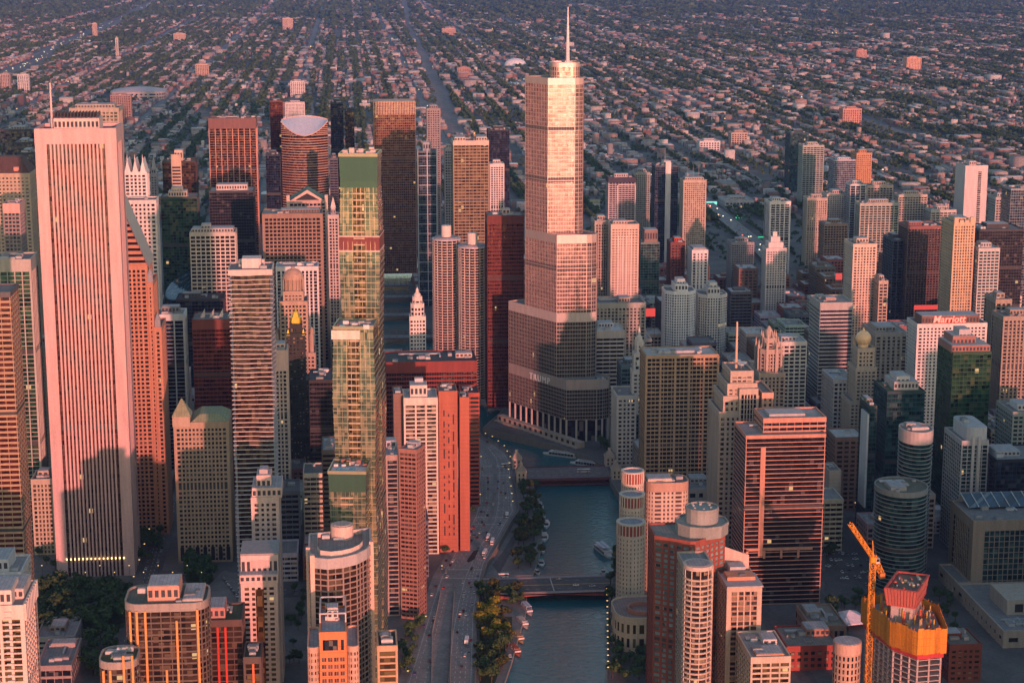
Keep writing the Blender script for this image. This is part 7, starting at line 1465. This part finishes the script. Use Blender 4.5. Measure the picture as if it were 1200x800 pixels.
def field(xa, xb, w, dpt, hmin, hmax, bx, by, gap, dens):
    """rows of houses on a street grid; bx, by = block size between streets running north-south and east-west"""
    D = CAM[0]-xa; ylo, yhi = CAM[1]+D*math.tan(YAW)-D*.3-200, CAM[1]+D*math.tan(YAW)+D*.3+200
    ys_ = np.arange(math.floor(ylo/by)*by, yhi, by); xs_ = np.arange(xa, xb, w+gap); X, Yb = np.meshgrid(xs_, ys_); X = X.ravel(); Yb = Yb.ravel()
    flag = lambda x, y: (np.sin(np.floor(x/bx)*12.9898+np.floor(y/by)*78.233)*43758.5453 % 1.0)
    for row in range(6):
        if row < 2:
            Y = Yb+(6+dpt/2+2 if row == 0 else by-6-dpt/2-2); x = X+rng.uniform(-1,1,len(X)); ph = (x % bx); fl = flag(x, Y); k = (ph > 9) & (ph < bx-w-4) & (rng.random(len(x)) < dens*np.where(fl > .9, .35, 1)) & (fl > .45)
        else:
            if by > 120: break
            off = (7, 68, 112, 172)[row-2]*bx/201; ys2 = np.arange(math.floor(ylo/by)*by, yhi, w+gap); xs2 = np.arange(math.floor(xa/bx)*bx, xb, bx)+off; x, Y = np.meshgrid(xs2, ys2); x = x.ravel()+rng.uniform(-.8,.8,x.size); Y = Y.ravel()+rng.uniform(-1,1,Y.size); ph = Y % by; fl = flag(x, Y); k = (ph > 9+w/2) & (ph < by-w/2-9) & (rng.random(len(x)) < dens*np.where(fl < .05, .3, 1)) & (fl <= .45)
        wood = noise2(x, Y, 900, 5); k &= (wood < .95); k &= keep_mask(x, Y); x, y = x[k], Y[k]; n = len(x)
        ww = w*rng.uniform(.7,1.05,n); dd = dpt*rng.uniform(.6,1.1,n)
        if row > 1: ww, dd = dd, ww*.9
        if True: pass
        hh = rng.uniform(hmin,hmax,n)*np.where(rng.random(n) < .05, 2.0, 1)
        zone = noise2(x, y, 1500, 12) > .7; big = rng.random(n) < np.where(zone, .30, .06); ww = np.where(big, ww*rng.uniform(1.5,6,n), ww); dd = np.where(big, np.minimum(dd*1.8, by*.42), dd); hh = np.where(big, hh*rng.uniform(.9,1.8,n), hh)
        HB.append(np.stack([x, x+ww, y-dd/2, y+dd/2, hh], 1)); HC.append(WP[rng.integers(0,8,n)]*rng.uniform(.75,1.15,(n,1))); HRC.append(RP[rng.choice(6, n, p=[.2,.24,.22,.16,.09,.09])]*rng.uniform(.8,1.2,(n,1)))
field(-2600, -1490, 9, 19, 6.5, 11, 201, 100, .8, .97); field(-4200, -2600, 9.5, 20, 6, 10, 201, 100, .9, .97); field(-7000, -4200, 12.5, 22, 6, 9.5, 201, 100, 1.5, .93); field(-11000, -7000, 21, 27, 6, 9, 201, 105, 3, .85); field(-19500, -11000, 42, 42, 6, 10, 402, 120, 9, .68)
B, C1, C2 = np.concatenate(HB), np.concatenate(HC), np.concatenate(HRC); order = np.argsort(-B[:,0]); B, C1, C2 = B[order], C1[order], C2[order]
NI = 280
for i in range(NI):
    m = MB(); x0, x1, y0, y1, h = B[i]; hx, hy = (x1-x0)/2, (y1-y0)/2; c = tuple(np.round(C1[i],1)+.02); W = wall(c); m.box(-hx,hx,-hy,hy,0,h,W,False); m.ring(rect(-hx-.05,hx+.05,-hy-.05,hy+.05), rect(-hx+.35,hx-.35,-hy+.35,hy-.35), h-.4, h+.7, W); rc = float(np.round(C2[i].mean(),1))+.05
    m.face(rect(-hx+.3,hx-.3,-hy+.3,hy-.3), h+.06, roofmat((rc,rc,rc)))
    nf = max(1, int(h/3.2))
    for f in range(nf):
        for yy in np.arange(-hy+1.5, hy-1, 3.2): m.box(hx+.01, hx+.06, yy-.55, yy+.55, f*3.1+1.0, f*3.1+2.6, wall((.03,.03,.035)), False)
    m.box(-1.2,.6,-.9,.9,h+.1,h+1.8,wall((.3,.29,.29)))
    tag(m.build('row_house', None, ((x0+x1)/2, (y0+y1)/2, 0)), 'small flat-roofed row house in the dense blocks just beyond the towers', 'house', 'row houses just beyond the towers')
tag(boxes_mesh('far_houses', B[NI:], C1[NI:], C2[NI:]), 'thousands of low houses filling the plain to the top of the picture', 'houses', kind='stuff')
print('houses', len(B))
def leaves_field(name, xa, xb, spacing, R, Hc, q, leaf, street=100, keepd=.6):
    D = CAM[0]-xa; ylo, yhi = CAM[1]+D*math.tan(YAW)-D*.3, CAM[1]+D*math.tan(YAW)+D*.3; A = D*.6*(xb-xa); n = int(A/spacing**2); X = rng.uniform(xa, xb, n); Y = rng.uniform(ylo, yhi, n)
    dn = noise2(X, Y, 900, 5)*.5+noise2(X, Y, 260, 8)*.35; on = rng.random(n) < np.clip(keepd+dn*.85, .05, 1); st = rng.random(n) < .74; Y = np.where(st, np.round(Y/street)*street+rng.choice((-7.5,7.5),n)+rng.normal(0,1.5,n), np.where(rng.random(n) < .5, np.round(Y/street-.5)*street+street/2+rng.normal(0,6,n), Y))
    k = on & keep_mask(X, Y)
    if xb > -1000:
        for b_ in BLD: k &= ~((X > b_[0]-3) & (X < b_[1]+3) & (Y > b_[2]-3) & (Y < b_[3]+3))
        k &= (Y > 780)
    X, Y = X[k], Y[k]; n = len(X); sz = rng.uniform(.65,1.35,n)
    d = rng.normal(size=(n,q,3)); d /= np.linalg.norm(d, axis=2)[...,None]; d[...,2] = np.abs(d[...,2])*1.1-.15; P = np.stack([X,Y,np.full(n,Hc)*sz],1)[:,None,:]+d*(rng.uniform(.45,1,(n,q,1)))*R*sz[:,None,None]
    nn = d+rng.normal(size=d.shape)*.5; nn /= np.linalg.norm(nn,axis=2)[...,None]; a = np.cross(nn, rng.normal(size=d.shape)); a /= np.linalg.norm(a,axis=2)[...,None]; b = np.cross(nn, a); s = (leaf*rng.uniform(.6,1.3,(n,q,1)))*sz[:,None,None]
    V = np.stack([P-a*s-b*s*.7, P+a*s-b*s*.8, P+a*s*.7+b*s, P-a*s+b*s*.6], 2).reshape(-1,3); N_ = len(V)//4
    me = bpy.data.meshes.new(name); me.vertices.add(N_*4); me.vertices.foreach_set('co', V.ravel()); me.loops.add(N_*4); me.loops.foreach_set('vertex_index', np.arange(N_*4)); me.polygons.add(N_); me.polygons.foreach_set('loop_start', np.arange(N_)*4); me.polygons.foreach_set('loop_total', np.full(N_,4)); me.update(); me.materials.append(LG); o = bpy.data.objects.new(name, me); COL.objects.link(o)
    tag(o, 'dark green tree canopy between the houses %s' % ('along the streets among the towers' if xb > -1000 else 'just beyond the towers' if xb > -2000 else 'in the middle distance' if xb > -5000 else 'towards the top of the picture'), 'trees', kind='stuff'); print(name, n)
leaves_field('tree_canopy', -3200, -1300, 10, 4.8, 5.8, 20, 1.6, keepd=.46); leaves_field('tree_canopy', -6000, -3200, 12, 5.6, 6.2, 9, 2.7, keepd=.48); leaves_field('tree_canopy', -10500, -6000, 19, 8.5, 6.6, 6, 4.8, keepd=.52); leaves_field('tree_canopy', -19500, -10500, 38, 17, 7.5, 5, 10, 120, keepd=.56)
leaves_field('tree_canopy', -1300, 150, 15, 3.6, 5.0, 22, 1.2, street=104, keepd=.5)
# streets of the far city
m = MB()
for y in np.arange(-5200, 8000, 100):
    x1 = -1800
    m.add([(-11000,y-4.5,.01),(x1,y-4.5,.01),(x1,y+4.5,.01),(-11000,y+4.5,.01)], [(0,1,2,3)], G_ASPH)
for i, x in enumerate(np.arange(-11000, -1800, 201)): m.add([(x-4.5,-5200,.02),(x+4.5,-5200,.02),(x+4.5,8000,.02),(x-4.5,8000,.02)], [(0,1,2,3)], G_ASPH)
PALE = ground_mat('asphalt_worn', (.15,.14,.14), (.21,.20,.195), .08)
for y in np.arange(-5200, 8000, 400): m.add([(-15000,y-12,.03),(-1500,y-12,.03),(-1500,y+12,.03),(-15000,y+12,.03)], [(0,1,2,3)], PALE)
for x in np.arange(-804*19, -1500, 804): m.add([(x-11,-5200,.045),(x+11,-5200,.045),(x+11,8000,.045),(x-11,8000,.045)], [(0,1,2,3)], PALE)
yl = gnd(362, 100)[1]
m.add([(-9000,yl-11,.06),(-1500,yl-11,.06),(-1500,yl+11,.06),(-9000,yl+11,.06)], [(0,1,2,3)], ground_mat('asphalt_pale', (.10,.095,.095), (.14,.13,.13), .08))
struct(m.build('suburban_streets'))
# headlights and porch lights, tiny and lit
m = MB(); r = random.Random(2)
def spot(x, y, z, s, c): m.box(x-s, x+s, y-s, y+s, z, z+s*1.2, c)
WH, AM, RDL = emit((1,.86,.62), 1.2), emit((1,.60,.24), 1.4), emit((1,.14,.08), 1.2)
for i in range(70):
    k = r.uniform(0, len(EXPa)-1.01); j = int(k); a = Vector(gnd(*EXPa[j])).lerp(Vector(gnd(*EXPa[j+1])), k-j); spot(a.x, a.y+r.uniform(-16,16), .6, 1.3, r.choice((WH,WH,AM,RDL)))
for i in range(22):
    k = r.uniform(0, len(EXPb)-1.01); j = int(k); a = Vector(gnd(*EXPb[j],7)).lerp(Vector(gnd(*EXPb[j+1],7)), k-j); spot(a.x, a.y+r.uniform(-9,9), 7.4, .8, r.choice((WH,WH,RDL)))
for i in range(170):
    x = r.uniform(-9000,-1500); D = CAM[0]-x; y = CAM[1]+D*math.tan(YAW)+D*r.uniform(-.27,.27); spot(x, round(y/100)*100+r.choice((-4,4)), 6, .5+D/8000, r.choice((WH,AM,AM)))
tag(m.build('traffic_lights'), 'scattered tiny lamps and headlights in the far streets', 'lights', kind='stuff')
# ------------------------------------------------------------------ light, air, camera
SUN_AZ, SUN_EL = math.radians(79), math.radians(4.3)
w = bpy.data.worlds.new('World'); sc.world = w; w.use_nodes = True; nt = w.node_tree; nt.nodes.clear()
sky = nt.nodes.new('ShaderNodeTexSky'); sky.sky_type = 'NISHITA'; sky.sun_disc = False; sky.sun_elevation = SUN_EL; sky.sun_rotation = SUN_AZ; sky.altitude = 200; sky.air_density = 1.0; sky.dust_density = .7; sky.ozone_density = 1.2
bg = nt.nodes.new('ShaderNodeBackground'); bg.inputs[1].default_value = .15; wo = nt.nodes.new('ShaderNodeOutputWorld'); nt.links.new(sky.outputs[0], bg.inputs[0]); nt.links.new(bg.outputs[0], wo.inputs[0])
sl = bpy.data.lights.new('sun', 'SUN'); sl.energy = 2.3; sl.angle = math.radians(.6); sl.color = (1.0, .33, .28); so = bpy.data.objects.new('sun', sl); COL.objects.link(so)
dv = Vector((math.sin(SUN_AZ)*math.cos(SUN_EL), math.cos(SUN_AZ)*math.cos(SUN_EL), math.sin(SUN_EL))); so.rotation_euler = dv.to_track_quat('Z', 'Y').to_euler(); so.location = (1500, 1500, 900)
m = MB(); hm = newmat('haze_air'); pv = hm.node_tree.nodes.new('ShaderNodeVolumePrincipled'); pv.inputs['Color'].default_value = (.22,.38,.95,1); pv.inputs['Density'].default_value = 2.3e-5; pv.inputs['Anisotropy'].default_value = .1; ho = hm.node_tree.nodes.new('ShaderNodeOutputMaterial'); hm.node_tree.links.new(pv.outputs[0], ho.inputs[1])
m.box(-27000, 17500, -11500, 11500, -10, 505, hm); tag(m.build('haze'), 'thin purple evening haze over the whole city', 'haze', kind='stuff')
cd = bpy.data.cameras.new('camera'); cd.sensor_width = 36; cd.sensor_fit = 'HORIZONTAL'; cd.lens = 36*FPX/1200; cd.clip_start = 1; cd.clip_end = 60000; co = bpy.data.objects.new('camera', cd); COL.objects.link(co); co.location = CAM
from mathutils import Matrix
Mx = Matrix(((RT[0],UP[0],-FW[0]),(RT[1],UP[1],-FW[1]),(RT[2],UP[2],-FW[2]))); co.rotation_euler = Mx.to_euler(); sc.camera = co
vs_ = sc.view_settings; sc.display_settings.display_device = 'sRGB'; vs_.view_transform = 'Standard'; vs_.look = 'None'; vs_.exposure = 1.28; vs_.gamma = 1; vs_.use_curve_mapping = False
sc.render.engine = 'CYCLES'; sc.cycles.max_bounces = 5; sc.cycles.diffuse_bounces = 2; sc.cycles.glossy_bounces = 3; sc.cycles.volume_bounces = 0; sc.cycles.use_denoising = True; sc.cycles.volume_step_rate = 5
for q in LOG: print(q)
